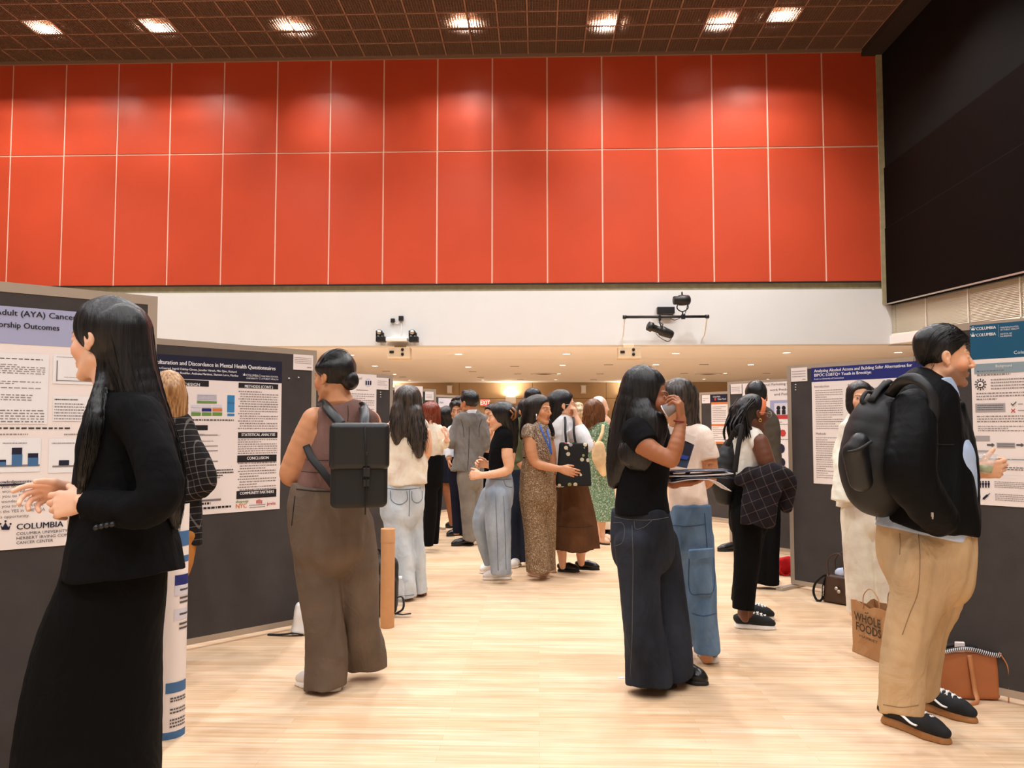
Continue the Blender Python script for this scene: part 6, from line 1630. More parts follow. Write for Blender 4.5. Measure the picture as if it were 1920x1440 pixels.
p.text('shapeup', 441, 943, 465, 5, 'prn_green', bold=.01); p.text('NYC', 441, 953, 462, 8, 'prn_orange', bold=.006); p.text('jovie', 500, 947, 516, 6, 'prn_red', bold=.01)
for i in range(5): p.rect(480+2.4*i, 936+abs(i-2), 481.4+2.4*i, 944, 'prn_red', 1)
p.lines(467, 946, 497, 952, 2)
p.done('poster with black heading and black section bars on the board behind the woman with bun')
card(B2, 550, 664, 586.5, 695, 'white note sheet at the top corner of the board behind the woman with bun')
pin(B2, 541, 709.5, 'white push pin, left of two below the note sheet by the bun-haired woman'); pin(B2, 559, 708, 'white push pin, right of two below the note sheet by the bun-haired woman')
# third, fourth and fifth left boards
p = Poster(B3, 600, 697, 705, 792); p.text('Parasol', 664, 711, 678, 5, 'prn_darkgrey'); p.disc(690, 717.5, 8, 'prn_pale', 1)
for dx in (-4, 0, 4): p.rect(689+dx, 714, 691.5+dx, 722, 'prn_navy', 2)
p.lines(668, 730, 690, 733, 1, 'inkb', .5); p.lines(640, 736, 701, 790, 13, fill=.3); p.done('white poster with round emblem on the board behind the bun-haired woman')
card(B3, 705.5, 708, 728.5, 731, 'white note sheet beside the round-emblem poster', 3)
for y in (735.5, 740, 744.5): pin(B3, 713, y, 'small white push pin, one of three in a column below the round-emblem poster sheet')
p = Poster(B4, 740, 722, 792, 800); p.rect(765, 756, 792, 758.5, 'prn_black', 1); p.lines(768, 738, 780, 752, 4); p.lines(745, 761, 790, 798, 8); p.done('white poster with a black bar on the board behind the auburn hair')
card(B4, 797, 734, 813, 751, 'white note sheet on the board above the auburn-haired woman', 3)
p = Poster(B5, 822, 746, 852, 815, 'prn_pale'); p.text('Aims', 824, 756, 831, 3.5, 'prn_darkgrey'); p.lines(823, 762, 848, 812, 9); p.done('pale poster on the far board beside the curly-haired man')
# right boards
p = Poster(R2, 1521.5, 690, 1770, 906)
p.rect(1521.5, 690, 1770, 716.5, 'prn_blue', 0, True)
p.text('Analyzing Alcohol Access and Building Safer Alternatives for', 1527, 698.5, 1711, 5.6, 'prn_white', bold=.012); p.text('BIPOC LGBTQ+ Youth in Brooklyn', 1527, 706.5, 1634, 5.6, 'prn_white', bold=.012); p.text('Kevin Lu University of Connecticut', 1527, 712.5, 1583, 3.2, 'prn_white')
p.text('Introduction', 1527.5, 727, 1555, 4.2, 'prn_darkgrey'); p.text('Methods', 1530, 815, 1549, 4.2, 'prn_darkgrey'); p.text('Results', 1590, 724, 1606, 4.2, 'prn_darkgrey')
p.lines(1529, 731, 1582, 806, 18, fill=.3); p.lines(1530, 819, 1582, 900, 19, fill=.3); p.lines(1590, 728, 1650, 880, 30, fill=.3); p.lines(1665, 724, 1760, 850, 26, fill=.3)
p.done('poster with royal blue heading, behind the woman in cream suit')
card(R2, 1483, 690.5, 1514, 716, 'white note sheet beside the royal blue poster', 3)
for y in (721, 726, 731): pin(R2, 1492.5, y, 'small white push pin, one of three in a column left of the royal blue poster')
p = Poster(R1, 1818.5, 610.5, 2090, 945)
p.rect(1818.5, 610.5, 2090, 675, 'prn_teal', 0, True)
for y, a1, a2 in ((619.5, 'MAILMAN SCHOOL', 'OF PUBLIC HEALTH'), (631.5, 'SCHOOL OF', 'NURSING')):
    p.crown(1825, y-3, 4, 'prn_white'); p.text('COLUMBIA', 1831, y, 1868, 5.6, 'prn_white', bold=.004); w_ = 1911 if y < 625 else 1898
    p.text(a1, 1876, y-3.4, w_, 3, 'prn_white'); p.text(a2, 1876, y+.8, w_, 3, 'prn_white')
p.rect(1872.2, 609, 1872.8, 632, 'prn_white', 2); p.text('Columbia University', 1901, 664, 1990, 6, 'prn_white')
p.rect(1827, 683, 2060, 690.5, 'prn_bluegrey', 1); p.text('Background', 1867, 688.8, 1898, 5, 'prn_white')
p.lines(1832, 694, 1925, 704, 2); p.disc(1839, 721, 6.5, 'inkb', 2); p.disc(1839, 721, 5, 'paper', 3); p.disc(1838, 722, 2, 'inkb', 4, n=8)
for i in range(12):
    a_ = i*math.pi/6; p.disc(1839+10*math.cos(a_), 721+10*math.sin(a_), 1.3, 'inkb', 2, n=6); c_, s_ = math.cos(a_), math.sin(a_)
    p.poly([(1839+6*c_-.5*s_, 721+6*s_+.5*c_), (1839+10*c_-.5*s_, 721+10*s_+.5*c_), (1839+10*c_+.5*s_, 721+10*s_-.5*c_), (1839+6*c_+.5*s_, 721+6*s_-.5*c_)], 'inkb')
p.lines(1858, 710, 1930, 730, 4); p.lines(1831, 736, 1925, 750, 3); p.rect(1829, 757, 1885.5, 772, 'prn_grey', 1); p.lines(1833, 759, 1882, 770, 3, 'prn_darkgrey', o=2)
p.poly([(1895.5, 757), (1897, 755.8), (1899.5, 758.6), (1905.5, 752.6), (1906.8, 753.8), (1899.5, 761.4)], 'prn_darkgrey'); p.poly([(1896, 767), (1897.2, 766), (1904.5, 773), (1903.4, 774)], 'prn_red'); p.poly([(1903.4, 766), (1904.5, 767), (1897.2, 774), (1896, 773)], 'prn_red')
p.lines(1909, 756, 1925, 760, 1); p.lines(1909, 768, 1925, 772, 1); p.lines(1832, 779, 1925, 793, 3); p.lines(1834, 798, 1925, 810, 3)
p.rect(1829, 817, 1856.5, 827, 'prn_grey', 1); p.rect(1829, 844, 1856.5, 850, 'prn_grey', 1); p.rect(1869, 830, 1904, 840, 'prn_grey', 1); p.lines(1871, 831, 1902, 839, 2, 'prn_darkgrey', o=2)
for x in (1851, 1906): p.rect(x, 832.6, x+10, 836, 'prn_darkgrey', 1); p.poly([(x+9, 830.5), (x+15, 834.3), (x+9, 838)], 'prn_darkgrey')
p.rect(1830, 859, 2060, 866.5, 'prn_bluegrey', 1); p.text('Research Question', 1872, 865, 1914, 5, 'prn_white'); p.lines(1832, 870, 1930, 884, 3, 'inkb', .4); p.rect(1830, 889, 2060, 897.5, 'prn_bluegrey', 1); p.text('Significance', 1874, 896, 1905, 5, 'prn_white')
for i in range(4): x = 1838.5+5.3*i; p.disc(x, 903.2, 1.6, 'prn_navy', 2, n=8); p.rect(x-2.1, 905, x+2.1, 909.5, 'prn_navy', 2); p.rect(x-1.4, 909, x+1.4, 914.5, 'prn_navy', 2)
p.lines(1865, 902, 1930, 918, 4); p.poly([(1842.5, 934), (1851, 926.5), (1854, 929.5), (1845.5, 937)], 'prn_navy'); p.poly([(1840, 939), (1841, 938), (1845, 934.5), (1845.6, 935.2)], 'prn_navy'); p.poly([(1852.3, 927.7), (1856, 924.3), (1857, 925.3), (1853.3, 928.7)], 'prn_navy')
p.lines(1866, 925, 1930, 943, 4)
p.done('poster with teal heading and icons, beside the man with backpack')
p = Poster(R3, 1392, 719.5, 1530, 880); p.text('Measuring and Marketing the Semi', 1405, 725, 1500, 4.5, 'prn_darkgrey'); p.text('work Predictors', 1444, 733.5, 1490, 4.5, 'prn_darkgrey'); p.text('and Patients', 1452, 741.5, 1490, 4.5, 'prn_darkgrey')
p.rect(1444, 751, 1490, 785, 'prn_lav', 1); p.rect(1452, 756, 1490, 778, 'prn_pale', 2)
for x in (1460, 1470): p.disc(x, 765, 4.2, 'prn_black', 3); p.rect(x-3.5, 769, x+3.5, 777, 'prn_black', 3)
p.rect(1452, 778, 1490, 785, 'prn_red', 3); p.disc(1468, 812, 7, 'prn_red', 2, n=7); p.disc(1461, 817, 2.5, 'prn_pink', 2, n=7); p.disc(1464, 841, 9, 'prn_navy', 2, -90, 160); p.disc(1464, 841, 9, 'prn_pink', 2, 160, 270); p.disc(1465, 867, 9, 'prn_navy', 2); p.lines(1446, 822, 1480, 826, 1); p.lines(1446, 790, 1480, 798, 2); p.done('white poster with pie charts and a photo, behind the orange headband')
card(R3, 1370, 720.5, 1391, 739, 'white note sheet above the orange headband', 3)
p = Poster(R4, 1333.5, 740, 1400, 832); p.rect(1333.5, 740, 1400, 754.5, 'prn_navy', 0, True); p.text('COLUMBIA', 1337, 745.5, 1351, 3, 'prn_white'); p.disc(1341.5, 748.5, 2.6, 'prn_red', 2, n=8); p.text('New York', 1346, 750, 1362, 3.4, 'prn_white'); p.rect(1333.5, 754.5, 1400, 758.5, 'prn_orange', 1, True)
p.lines(1336, 762, 1362, 792, 9, fill=.3); p.rect(1333.5, 795, 1400, 799, 'prn_orange', 1, True); p.lines(1336, 801, 1362, 826, 7, fill=.3); p.rect(1333.5, 828, 1400, 832, 'prn_orange', 1, True); p.done('poster with navy heading and orange bars on a right-hand board')
card(R4, 1316, 741, 1331.5, 756.5, 'white note sheet beside the navy and orange poster', 2)

# hanging poster that curls behind the woman in black
c0 = gnd(312, 1381); c0 = np.array([c0[0], c0[1]-.0, 0])
rr = .075; view = U([c0[0], c0[1], 0]); sd = np.array([view[1], -view[0], 0])
ctr = c0 + view*rr*.4
def cy(a, z, o=0): return ctr + (rr+o)*(math.sin(a)*sd - math.cos(a)*view) + np.array([0, 0, z])
def cyr(a0, a1, z0, z1, mb, o=.0012, m=0, n=8):
    mb.strip([[cy(a0+(a1-a0)*i/n, z, o) for i in range(n+1)] for z in (z0, z1)], m, True)
def zr(y): return CAM_H - (y-805)*c0[1]/1500
mb = MB(); cyr(-1.9, 1.25, .027, .98, mb, 0, 4, 32)
for a0, a1, y0, y1, m_ in ((-1.9, 1.25, 1362, 1380, 0), (-.1, 1.2, 1273, 1292, 0), (.25, 1.2, 1077, 1096, 1), (.2, 1.2, 996, 1024, 0), (.1, 1.2, 1042, 1054, 0), (-1.1, -.5, 1197, 1208, 0), (.25, 1.2, 1096, 1115, 2), (.25, 1.2, 1140, 1160, 2)):
    cyr(a0, a1, zr(y1), zr(y0), mb, .0016, m_)
rg = np.random.RandomState(4)
for y in (1103, 1118, 1126, 1148, 1166, 1174): cyr(.55, 1.15, zr(y+3.5), zr(y), mb, .0024, 3)
for y in (1300, 1305, 1320, 1326, 1339, 1345, 1351):
    a_ = .15
    while a_ < 1.15: w_ = rg.uniform(.06, .16); cyr(a_, min(1.2, a_+w_), zr(y+3), zr(y), mb, .0024, 3, 2); a_ += w_+.04
for y in (1130, 1150, 1215, 1236, 1297): cyr(-.95, -.6, zr(y+3), zr(y), mb, .0024, 3, 3)
o = mb.build('curled_poster', [M['prn_steel'], M['prn_blue'], M['prn_pale'], M['prn_darkgrey'], M['paper']])
tag(o, 'white and blue poster sheet curling down to the floor behind black suit', 'poster')

# ------------------------------------------------------------------ bags and things on the floor
M['cardboard'] = plain('cardboard', (204, 152, 104), .8, noise=.04, nscale=20); M['kraft'] = plain('kraft_paper', (184, 136, 90), .8, noise=.05, nscale=14, bump=.3, bscale=25)
M['tan_leather'] = plain('tan_leather', (172, 100, 54), .42, noise=.10, nscale=6, bump=.25, bscale=40); M['tan_strap'] = plain('tan_strap', (190, 124, 76), .5); M['brown_leather'] = plain('brown_leather', (64, 40, 24), .45, noise=.15, nscale=8)
M['pack_black'] = plain('pack_black', (8, 8, 9), .6, noise=.1, nscale=10, bump=.3, bscale=30); M['pack_rubber'] = plain('pack_rubber', (22, 23, 24), .42); M['strap_black'] = plain('strap_black', (12, 12, 12), .7); M['grey_web'] = plain('grey_webbing', (92, 92, 94), .7)
M['red_cloth'] = cloth('red_cloth', (178, 28, 32), crease=.6); M['cream_canvas'] = cloth('cream_canvas', (234, 196, 148), crease=.4); M['clear'] = plain('clear_plastic', (250, 250, 250), .06, alpha=.2, spec=.8)
M['drink'] = plain('green_drink', (176, 196, 120), .2, trans=.4); M['pale_blue'] = cloth('pale_blue_cloth', (186, 196, 220)); M['logo_green'] = plain('bag_print', (66, 52, 34), .8); M['cup_grey'] = plain('paper_cup', (150, 146, 150), .5)
M['mag_navy'] = plain('magazine_navy', (26, 30, 52), .35); M['mag_white'] = plain('magazine_white', (214, 208, 210), .5); M['folder_white'] = plain('folder_white', (240, 222, 208), .5); M['folder_blue'] = plain('folder_blue', (44, 78, 170), .45); M['folder_slate'] = plain('folder_slate', (70, 82, 104), .5)
def sdfo(name, mat, prims, parent, vox=.005, fold=None, planes=(), seed=3, sm=1):
    V, Q = mesh_sdf(prims, vox, fold, sm, planes, seed)
    return np_mesh(name, V, Q, M[mat] if isinstance(mat, str) else mat, parent)
def bag(name, label, cat, loc, group=None): return thing(name, label, cat, tuple(loc), 0, group)
# cardboard tube
q = gnd(726, 1176); h_ = CAM_H-(990-805)*q[1]/1500
t = bag('cardboard_tube', 'tall brown cardboard poster tube standing behind the woman with bun', 'tube', q)
MB().lathe([(0, 0), (.044, 0), (.046, .004), (.046, h_-.09)], q, 32).build('tube', M['cardboard'], t)
MB().lathe([(.0475, h_-.09), (.0475, h_-.006), (.046, h_), (.043, h_), (.042, h_-.02), (0, h_-.02)], q, 32).build('lid', M['cardboard'], t)
# backpack on the floor behind it
q = gnd(716, 1158); f_ = U([q[0], q[1], 0]); s_ = np.array([f_[1], -f_[0], 0]); z_ = np.array([0, 0, 1.0])
Rb = np.column_stack([s_, f_, z_])
t = bag('floor_backpack', 'black backpack lying on the floor behind the cardboard tube', 'backpack', q)
at = lambda a, b, c: q + s_*a + f_*b + z_*c
sdfo('bag_body', 'pack_black', [rbox(at(-.015, .14, .20), (.13, .10, .20), Rb, .07), rbox(at(.0, .05, .14), (.11, .07, .13), Rb, .05, k=.02)], t, .007, (.006, 18, 1))
MB().tube(catmull([at(-.11, .05, .33), at(-.09, -.01, .22), at(-.05, -.02, .10)], 5), .016, 6, sq=.3).build('side_strap', M['grey_web'], t)
MB().tube(catmull([at(-.08, .14, .38), at(-.06, .13, .445), at(-.02, .13, .445), at(.0, .14, .38)], 5), .009, 6).build('top_handle', M['strap_black'], t)
MB().tube(catmull([at(.09, .05, .12), at(.14, .02, .13), at(.145, -.01, .06), at(.09, .0, .02)], 5), .010, 6, sq=.4).tube([at(.09, 0, .025), at(.14, -.02, .02), at(.20, -.02, .025)], .012, 6, sq=.4).build('loose_strap', M['strap_black'], t)
q = gnd(750, 1134); t = bag('plastic_bottle', 'clear plastic bottle on the floor beside pale jeans', 'bottle', q)
MB().lathe([(0, .002), (.032, .002), (.034, .01), (.034, .13), (.028, .16), (.013, .185), (.013, .2)], q, 20).build('bottle', M['clear'], t); MB().lathe([(.015, .19), (.015, .21), (0, .21)], q, 16).build('cap', M['white'], t)
# white bag and strap
q = gnd(572, 1192); t = bag('white_bag', 'white bag on the floor behind the left leg of the bun-haired woman', 'bag', q)
f_ = U([q[0], q[1], 0]); s_ = np.array([f_[1], -f_[0], 0]); Rb = np.column_stack([s_, f_, z_])
sdfo('bag_body', 'white', [rbox(q+z_*.10+f_*.05, (.075, .05, .10), Rb, .025, taper=-.2)], t, .006, (.006, 22, 1), planes=[((0, 0, .002), (0, 0, -1))])
q = gnd(535, 1191); o = MB().tube(catmull([gnd(503, 1189.5, .006), gnd(520, 1190, .006), gnd(535, 1189, .012), gnd(552, 1187, .02), gnd(568, 1190, .006)], 5), .018, 6, sq=.25, up=(0, 0, 1)).build('floor_strap', M['strap_black']); tag(o, 'black strap lying on the floor left of the bun-haired woman', 'strap')
# dark brown handbag with camera strap
a = gnd(1540, 1130); b_ = gnd(1592, 1140); u_ = U(b_-a); n_ = np.array([-u_[1], u_[0], 0]); Rb = np.column_stack([u_, n_, z_])
q = (a+b_)/2+n_*.10
t = bag('brown_handbag', 'dark brown leather handbag with strap at the foot of the board by cream trousers', 'handbag', q)
zt = CAM_H-(1070-805)*q[1]/1500
sdfo('bag_body', 'brown_leather', [rbox(q+z_*zt/2, (.125, .065, zt/2), Rb, .03, taper=-.12)], t, .006, (.004, 18, 1), planes=[((0, 0, .002), (0, 0, -1))])
for dy in (-.05, .05): MB().tube(catmull([q-u_*.075+n_*dy+z_*(zt-.03), q-u_*.085+n_*dy+z_*(zt+.09), q-u_*.03+n_*dy+z_*(zt+.15), q+u_*.03+n_*dy+z_*(zt+.14), q+u_*.06+n_*dy+z_*(zt-.03)], 6), .006, 8).build('handle', M['brown_leather'], t)
sp = catmull([q-u_*.095-n_*.05+z_*(zt-.012), q-u_*.125-n_*.06+z_*(zt-.03), q-u_*.175-n_*.075+z_*.13, q-u_*.185-n_*.085+z_*.06, q-u_*.15-n_*.09+z_*.008, q-u_*.115-n_*.08+z_*.03, q-u_*.112-n_*.07+z_*.12, q-u_*.10-n_*.055+z_*(zt-.03)], 6)
MB().tube(sp, .017, 6, sq=.16, up=u_).build('shoulder_strap', M['strap_black'], t)
mb = MB()
for i in range(7): e = q-u_*(.1145-.0006*i)-n_*(.0815-.001*i)+z_*(.055+.011*i); mb.box(e, (.010, .001, .0035), Rb)
mb.build('strap_lettering', M['white'], t)
for e in ((.0, -.079, .12), (.02, -.079, .10)): MB().lathe([(0, .008), (.012, .006), (.014, 0)], q+u_*e[0]+n_*e[1]+z_*e[2], 14, R=np.column_stack([u_, z_, -n_])).build('clasp', M['alu'], t)
w_ = sdfo('blue_white_cloth', 'pale_blue', [ell(q+z_*(zt+.01)+u_*.01, (.07, .04, .045), Rb), ell(q+z_*(zt+.03)+u_*.04, (.04, .03, .035), Rb, .02)], None, .006, (.008, 30, 1)); tag(w_, 'pale blue cloth poking out of the dark brown handbag', 'cloth')
# kraft paper bag
a = gnd(1598, 1221); b_ = gnd(1678, 1255); u_ = U(b_-a); n_ = np.array([-u_[1], u_[0], 0]); L_ = np.linalg.norm(b_-a)
t = bag('paper_bag', 'brown paper shopping bag with printed lettering, beside khaki trousers', 'shopping bag', (a+b_)/2)
zt = CAM_H-(1118-805)*a[1]/1500; D_ = .16
W = lambda u, v, z: a + u_*L_*u + n_*v + z_*z
mb = MB(); rgb = np.random.RandomState(6); N_ = 7
rows = []
for zf in np.linspace(0, 1, 6):
    row = []
    for (u0, v0), (u1, v1), k in (((0, 0), (1, 0), N_), ((1, 0), (1, D_), 4), ((1, D_), (0, D_), N_), ((0, D_), (0, 0), 4)):
        for i in range(k):
            f = i/k; e = .006 if 0 < zf else 0
            pin_ = .0 if k == N_ else -.025*math.sin(math.pi*f)*zf
            uu = u0+(u1-u0)*f; vv = v0+(v1-v0)*f
            row.append(W(uu+(pin_ if u0 == u1 == 0 else -pin_ if u0 == u1 == 1 else 0)*-4*1 if k == 4 else uu, vv, .002+zt*zf)+rgb.normal(size=3)*e)
    row.append(row[0]); rows.append(row)
mb.strip(rows, 0, False); mb.quad(W(0, 0, .003), W(1, 0, .003), W(1, D_, .003), W(0, D_, .003))
mb.build('bag_body', M['kraft'], t, solid=.0015)
for v in (-.002, D_+.002):
    MB().tube(catmull([W(.30, v, zt-.02), W(.33, v, zt+.06), W(.5, v, zt+.105), W(.67, v, zt+.06), W(.70, v, zt-.02)], 6), .0032, 6).build('handle', M['kraft'], t)
mb = MB()
for s__, sz, z0, u0, wd in (('WHOLE', .066, .195, .11, .63), ('FOODS', .066, .140, .14, .61), ('MARKET', .020, .105, .22, .45)):
    V, F = text_mesh(s__, sz, (0, 0, 0), (1, 0, 0), (0, 1, 0), bold=.0012 if sz > .05 else 0); k = wd*L_/V[:, 0].max()
    mb.add([W(u0, -.0105, z0)+u_*v[0]*k+z_*v[1] for v in V], F)
mb.add([W(.36, -.0105, .246), W(.40, -.0105, .252), W(.44, -.0105, .246), W(.40, -.0105, .260)], [(0, 1, 2, 3)]).add([W(.42, -.0105, .248), W(.47, -.0105, .258), W(.44, -.0105, .262)], [(0, 1, 2)])
mb.build('printed_lettering', M['logo_green'], t)
# tan leather tote
a = gnd(1748, 1310); b_ = gnd(1879, 1316); u_ = U(b_-a); n_ = np.array([-u_[1], u_[0], 0]); Rb = np.column_stack([u_, n_, z_]); L_ = np.linalg.norm(b_-a); q = (a+b_)/2+n_*.04
t = bag('tan_tote_bag', 'tan leather tote with laced black rim, on the floor by the man with backpack', 'tote bag', q)
zt = CAM_H-(1203-805)*a[1]/1500
sdfo('bag_body', 'tan_leather', [rbox(q+z_*zt/2, (L_/2, .042, zt/2), Rb, .025, taper=-.03)], t, .005, (.004, 14, .8), planes=[((0, 0, .002), (0, 0, -1)), ((0, 0, zt-.012), (0, 0, 1))])
loop = [(u, v) for u, v in [(-L_/2*.97*(1-2*i/14), -.04) for i in range(15)]+[(L_/2*.97*(1-2*i/14), .028) for i in range(15)]]
wav = lambda u: zt-.008+.012*math.cos(u*22)+.005
MB().tube([q+u_*u+n_*v+z_*wav(u) for u, v in loop], .0105, 8, closed=True).build('rim', M['strap_black'], t)
mb = MB()
for i in range(34):
    u = -L_/2*.96+L_*.96*i/33; e = q+u_*u-n_*.043+z_*wav(u); mb.tube([e-u_*.004-z_*.010-n_*.007, e-n_*.011, e+u_*.005+z_*.009-n_*.005], .0024, 5)
mb.build('lacing', M['mag_white'], t)
MB().tube(catmull([q+u_*.015-n_*.045+z_*(zt-.02), q+u_*.02-n_*.052+z_*.16, q+u_*.03-n_*.056+z_*.06, q+u_*.02-n_*.10+z_*.012, q-u_*.06-n_*.14+z_*.005, q-u_*.12-n_*.10+z_*.006], 6), .0125, 6, sq=.22, up=n_).build('strap', M['tan_strap'], t)
MB().tube(catmull([q+u_*(L_/2-.01)-n_*.05+z_*zt, q+u_*(L_/2+.02)-n_*.06+z_*(zt-.06), q+u_*(L_/2+.025)-n_*.06+z_*.1, q+u_*(L_/2+.02)-n_*.06+z_*.004], 6), .003, 6).build('cord', M['tan_strap'], t)
e = q+u_*-.01+z_*(zt+.0); o = MB().box(e, (.022, .008, .03), Rb).build('folded_paper', M['paper'], bevel=.004); tag(o, 'bit of white paper sticking out of the tan leather tote', 'paper')
# red cloth bag behind the board
q = gnd(1476, 1080); t = bag('red_bag', 'crumpled red cloth bag on the floor between two right boards', 'bag', q)
sdfo('bag_body', 'red_cloth', [ell(q+[0, .05, .07], (.085, .07, .075)), ell(q+[-.02, .04, .12], (.05, .05, .045), k=.03), ell(q+[.04, .05, .10], (.05, .05, .06), k=.03)], t, .007, (.012, 28, 1), planes=[((0, 0, .002), (0, 0, -1))])
MB().tube(catmull([q+[-.05, 0, .10], q+[-.07, -.03, .05], q+[-.03, -.04, .012], q+[.03, -.03, .04], q+[.05, .0, .09]], 5), .008, 6, sq=.4).build('handle', M['red_cloth'], t)
q = gnd(1166, 1271); o = MB().box(q+[0, 0, .0008], (.022, .012, .0008), np.array(Euler((0, 0, .3)).to_matrix())).build('floor_tape', M['mag_white']); tag(o, 'scrap of white tape on the floor at the dark jeans hem', 'tape')

# ------------------------------------------------------------------ things people carry
def pf(d):
    return lambda px, py, dz=0: pix(px, py, d+dz)
# flap backpack of the bun-haired woman
d = 4.02; P = pf(d); t = bag('flap_backpack', 'black rubberised flap backpack worn by the woman with bun', 'backpack', P(672, 950, -.27))
bx = U(np.array([.97, .25, 0])); by = np.array([-bx[1], bx[0], 0]); Rb = np.column_stack([bx, by, z_]); k_ = scl(672, 870, d-.3)
c = P(673, 872, -.27); hw = 53*k_; hh = 79*k_
sdfo('bag_body', 'pack_black', [rbox(c, (hw, .075, hh), Rb, .03)], t, .005, (.002, 12, 1))
sdfo('flap', 'pack_rubber', [rbox(c+z_*(hh-43*k_)-by*.018, (hw+.006, .074, 44*k_), Rb, .028)], t, .005, planes=[(c-by*.030, by)] if False else ())
MB().tube([c+bx*.02-by*.02+z_*(hh+.004), c+bx*.022-by*.090+z_*(hh-.02), c+bx*.028-by*.096+z_*(hh-.16), c+bx*.030-by*.092+z_*(hh-.22), c+bx*.032-by*.080+z_*(hh-.30), c+bx*.028-by*.078+z_*(hh-.42)], .011, 6, sq=.3, up=bx).build('closing_strap', M['strap_black'], t)
e = c+bx*.032-by*.094+z_*(hh-.225); MB().box(e, (.016, .007, .020), Rb).box(e-z_*.05+by*.01, (.015, .006, .016), Rb).cyl(e+z_*.085-by*.002, e+z_*.085-by*.010, .008).build('buckle', M['black'], t, bevel=.002)
for L in ([(607, 758, -.06), (622, 775, -.17), (640, 796, -.21)], [(680, 762, -.06), (684, 778, -.16), (684, 796, -.21)]):
    MB().tube(catmull([P(*q) for q in [(L[0][0]-6, L[0][1]+6, .06)]+L], 6), .026, 8, sq=.16, up=by).build('shoulder_strap', M['pack_rubber'], t)
MB().tube(catmull([P(572, 830, -.05), P(584, 858, -.15), P(606, 885, -.20), P(628, 915, -.21)], 6), .020, 8, sq=.17, up=by).build('side_strap', M['strap_black'], t)
# backpack of the man
d = 3.38; P = pf(d); t = bag('black_backpack', 'bulky black backpack worn by the man in black jacket', 'backpack', P(1640, 950, 0))
sdfo('bag_body', 'pack_black', [pch(d, [(1672, 745, 30, 0), (1648, 800, 54, 0), (1640, 860, 62, 0), (1640, 905, 56, 0), (1652, 938, 30, 0)], flat=1.15, k=.03)], t, .006, (.006, 16, .8))
MB().tube(catmull([P(1668, 715, -.05), P(1650, 728, -.06), P(1633, 752, -.08)], 4), .02, 8, sq=.5).tube(catmull([P(1660, 715, -.03), P(1640, 735, -.03), P(1625, 735, -.03), P(1616, 752, -.04), P(1632, 760, -.05)], 5), .013, 8, sq=.6).build('top_handle', M['strap_black'], t)
sdfo('side_pocket', 'pack_rubber', [pch(d, [(1612, 828, 17, -.14), (1606, 842, 18, -.14)], k=.01), pch(d, [(1604, 850, 24, -.13), (1614, 900, 22, -.12)], k=.01, flat=.7)], t, .006)
MB().tube(catmull([P(1590, 848, -.21), P(1610, 843, -.235), P(1634, 828, -.22)], 5), .006, 6).build('zip', M['strap_black'], t)
MB().tube(catmull([P(1668, 742, -.10), P(1690, 716, -.17), P(1716, 710, -.20), P(1742, 728, -.225), P(1752, 762, -.235), P(1740, 810, -.24), P(1712, 850, -.245)], 6), .024, 8, sq=.25, up=(0, -1, .15)).build('shoulder_strap', M['pack_rubber'], t)
# backpack of the woman with braids
d = 5.25; P = pf(d); t = bag('soft_backpack', 'soft black backpack worn by the woman with orange headband', 'backpack', P(1358, 945, .05))
sdfo('bag_body', 'pack_black', [pch(d, [(1370, 838, 16, .02), (1362, 870, 24, .02), (1358, 905, 25, .02), (1360, 930, 18, .02)], flat=1.2, k=.03)], t, .007, (.008, 18, .9))
MB().tube(catmull([P(1364, 836, -.06), P(1378, 808, -.14), P(1390, 800, -.15), P(1384, 840, -.17), P(1378, 885, -.17)], 6), .017, 8, sq=.3, up=(0, -1, 0)).build('shoulder_strap', M['strap_black'], t)
# plaid jacket over her arm
d = 5.25; P = pf(d); t = bag('plaid_jacket', 'dark plaid jacket draped over the arm of the woman with orange headband', 'jacket', P(1440, 990, -.15))
sdfo('cloth', 'plaid_jacket', [pch(d, [(1420, 898, 18, -.16), (1448, 890, 24, -.18), (1470, 900, 22, -.14), (1478, 925, 18, -.12), (1474, 950, 13, -.1)], k=.03), pch(d, [(1424, 900, 22, -.18), (1416, 945, 22, -.19), (1410, 985, 20, -.19)], k=.03, flat=.7, cap='e'), pch(d, [(1444, 900, 22, -.2), (1436, 940, 22, -.21), (1432, 975, 18, -.2)], k=.03, flat=.7), pch(d, [(1392, 900, 12, -.14), (1412, 892, 16, -.16)], k=.03)], t, .006, (.016, 26, .5))
# printed black tote
d = 7.35; P = pf(d); t = bag('black_tote_bag', 'black tote bag with mushroom print on the shoulder of the woman in cream blouse', 'tote bag', P(1075, 912, -.24))
sdfo('bag_body', 'tote_print', [rbox(P(1076, 871, -.27), (.145, .035, .195), np.eye(3), .02, taper=-.12)], t, .007, (.008, 14, .6))
for x0, x1, x2 in ((1060, 1060, 1062), (1079, 1076, 1080)): MB().tube(catmull([P(x2, 836, -.28), P(x1, 810, -.26), P(x1, 790, -.20), P(x1-1, 782, -.10)], 5), .012, 6, sq=.3, up=(0, -1, 0)).build('handle', M['strap_black'], t)
# cream tote
d = 8.9; P = pf(d); t = bag('cream_tote_bag', 'plain cream canvas tote on the shoulder of the woman in green dress', 'tote bag', P(1126, 893, -.15))
sdfo('bag_body', 'cream_canvas', [pch(d, [(1122, 838, 11, -.2), (1124, 860, 14, -.2), (1130, 885, 8, -.2)], flat=.6, k=.02)], t, .008, (.006, 18, .6))
MB().tube(catmull([P(1116, 838, -.2), P(1128, 815, -.17), P(1131, 796, -.10)], 5), .02, 6, sq=.3, up=(0, -1, 0)).build('handle', M['cream_canvas'], t)
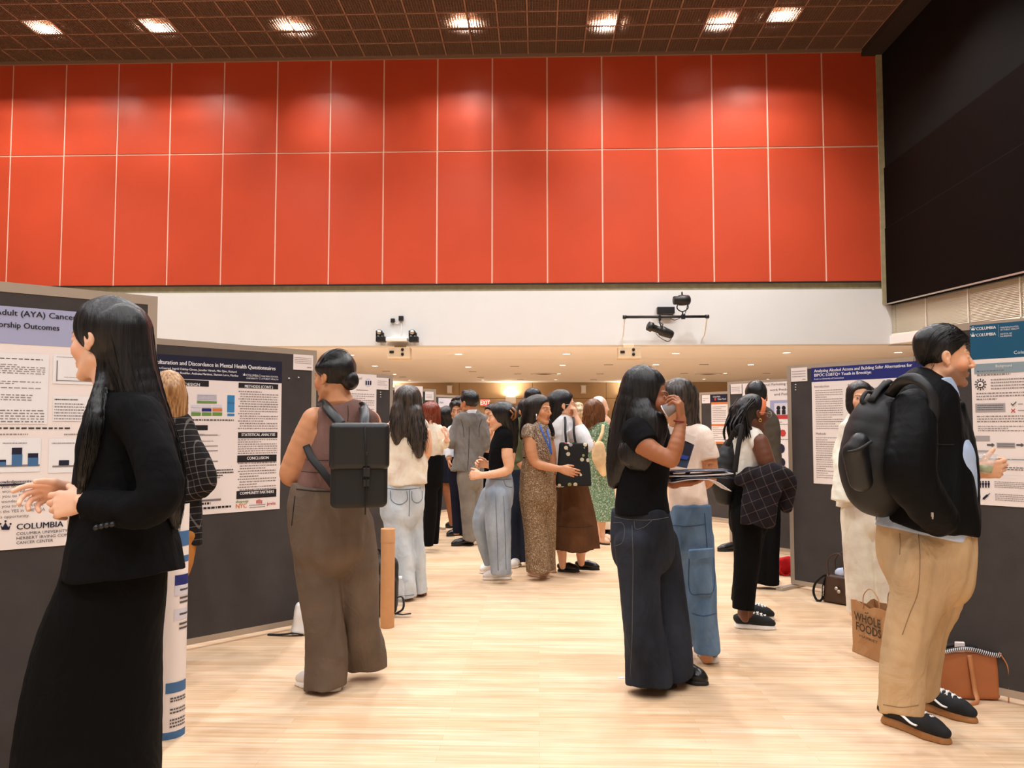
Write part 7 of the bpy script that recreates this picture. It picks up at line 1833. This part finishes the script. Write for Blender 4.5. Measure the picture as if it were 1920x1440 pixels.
# papers and folder of the woman in pink tee
d = 4.41; P = pf(d)
def sheet(name, label, L, mats, cat, w=.21, th=.004, group=None):
    rows = [[P(*q) + np.array([.0, e*w, 0]) for q in catmull(L, 4)] for e in (-.5, .5)]
    o = MB().strip(rows, 0, True).build(name, mats, solid=th); tag(o, label, cat, group); return o
for i, (L, m_, th, lb) in enumerate(((([(1250, 884, -.16), (1300, 882, -.18), (1364, 881, -.2)]), 'mag_navy', .006, 'topmost of the navy magazines'), ([(1250, 891, -.16), (1300, 890, -.18), (1366, 886, -.2)], 'mag_white', .005, 'white-edged magazine second from the top'), ([(1252, 898, -.16), (1300, 893, -.18), (1367, 895, -.2)], 'mag_navy', .007, 'middle navy magazine'), ([(1252, 903, -.16), (1290, 897, -.18), (1330, 899, -.2), (1362, 918, -.2)], 'mag_white', .004, 'lowest magazine with a drooping corner'))):
    sheet('magazine', lb + ' held by the woman in black tee', L, M[m_], 'magazine', group='magazines held by the woman in black tee', th=th)
P = pf(4.40)
fr = lambda L, m_, o=0: MB().add([P(x, y, -.09-o) for x, y in L]+[P(x, y, -.086-o) for x, y in L], [(0, 1, 2, 3), (7, 6, 5, 4), (0, 4, 5, 1), (1, 5, 6, 2), (2, 6, 7, 3), (3, 7, 4, 0)])
t = bag('conference_folder', 'white, navy and blue folder tucked under the arm of the woman in pink tee', 'folder', P(1285, 878))
fr([(1244, 794), (1305, 820), (1296, 834), (1240, 806)], 0).build('cover', M['folder_white'], t)
fr([(1252, 812), (1302, 834), (1288, 878), (1244, 870)], 0).build('back_cover', M['folder_slate'], t)
fr([(1258, 818), (1300, 835), (1292, 862), (1262, 846)], 0, .006).build('picture', M['mag_navy'], t)
fr([(1264, 848), (1292, 856), (1288, 862), (1264, 858)], 0, .008).build('blue_band', M['folder_blue'], t)
# cups
def tilt_cup(name, label, base, axis, h_, r0, r1, mat, rim=None):
    ax = U(axis); x = U(np.cross(ax, [0.3, 1, .1])); R = np.column_stack([x, np.cross(ax, x), ax])
    t = bag(name, label, 'cup', base)
    MB().lathe([(0, .002), (r0*.95, .0), (r0, .004), (r1, h_), (r1-.0015, h_), (r0-.0015, .006), (0, .005)], base, 28, R=R).build('cup', M[mat], t)
    MB().lathe([(r1-.002, h_-.004), (r1+.0025, h_-.003), (r1+.0025, h_+.001), (r1-.002, h_+.001)], base, 28, R=R).build('rim', M[rim or mat], t)
    return t, R
P = pf(4.08)
bs = P(1271, 757, -.155); rm = P(1251, 769, -.14)
tilt_cup('paper_cup', 'grey paper cup raised to the mouth of the woman in black tee', bs, rm-bs, .075, .024, .033, 'cup_grey', 'mag_white')
P = pf(3.38); bs = P(1842, 888, .10); tp = P(1846, 850, .10)
t, R = tilt_cup('plastic_cup', 'clear plastic cup with pale green drink, held by the man with backpack', bs, tp-bs, .088, .034, .046, 'clear')
MB().lathe([(0, .006), (.033, .007), (.037, .035), (0, .035)], bs, 24, R=R).build('drink', M['drink'], t)
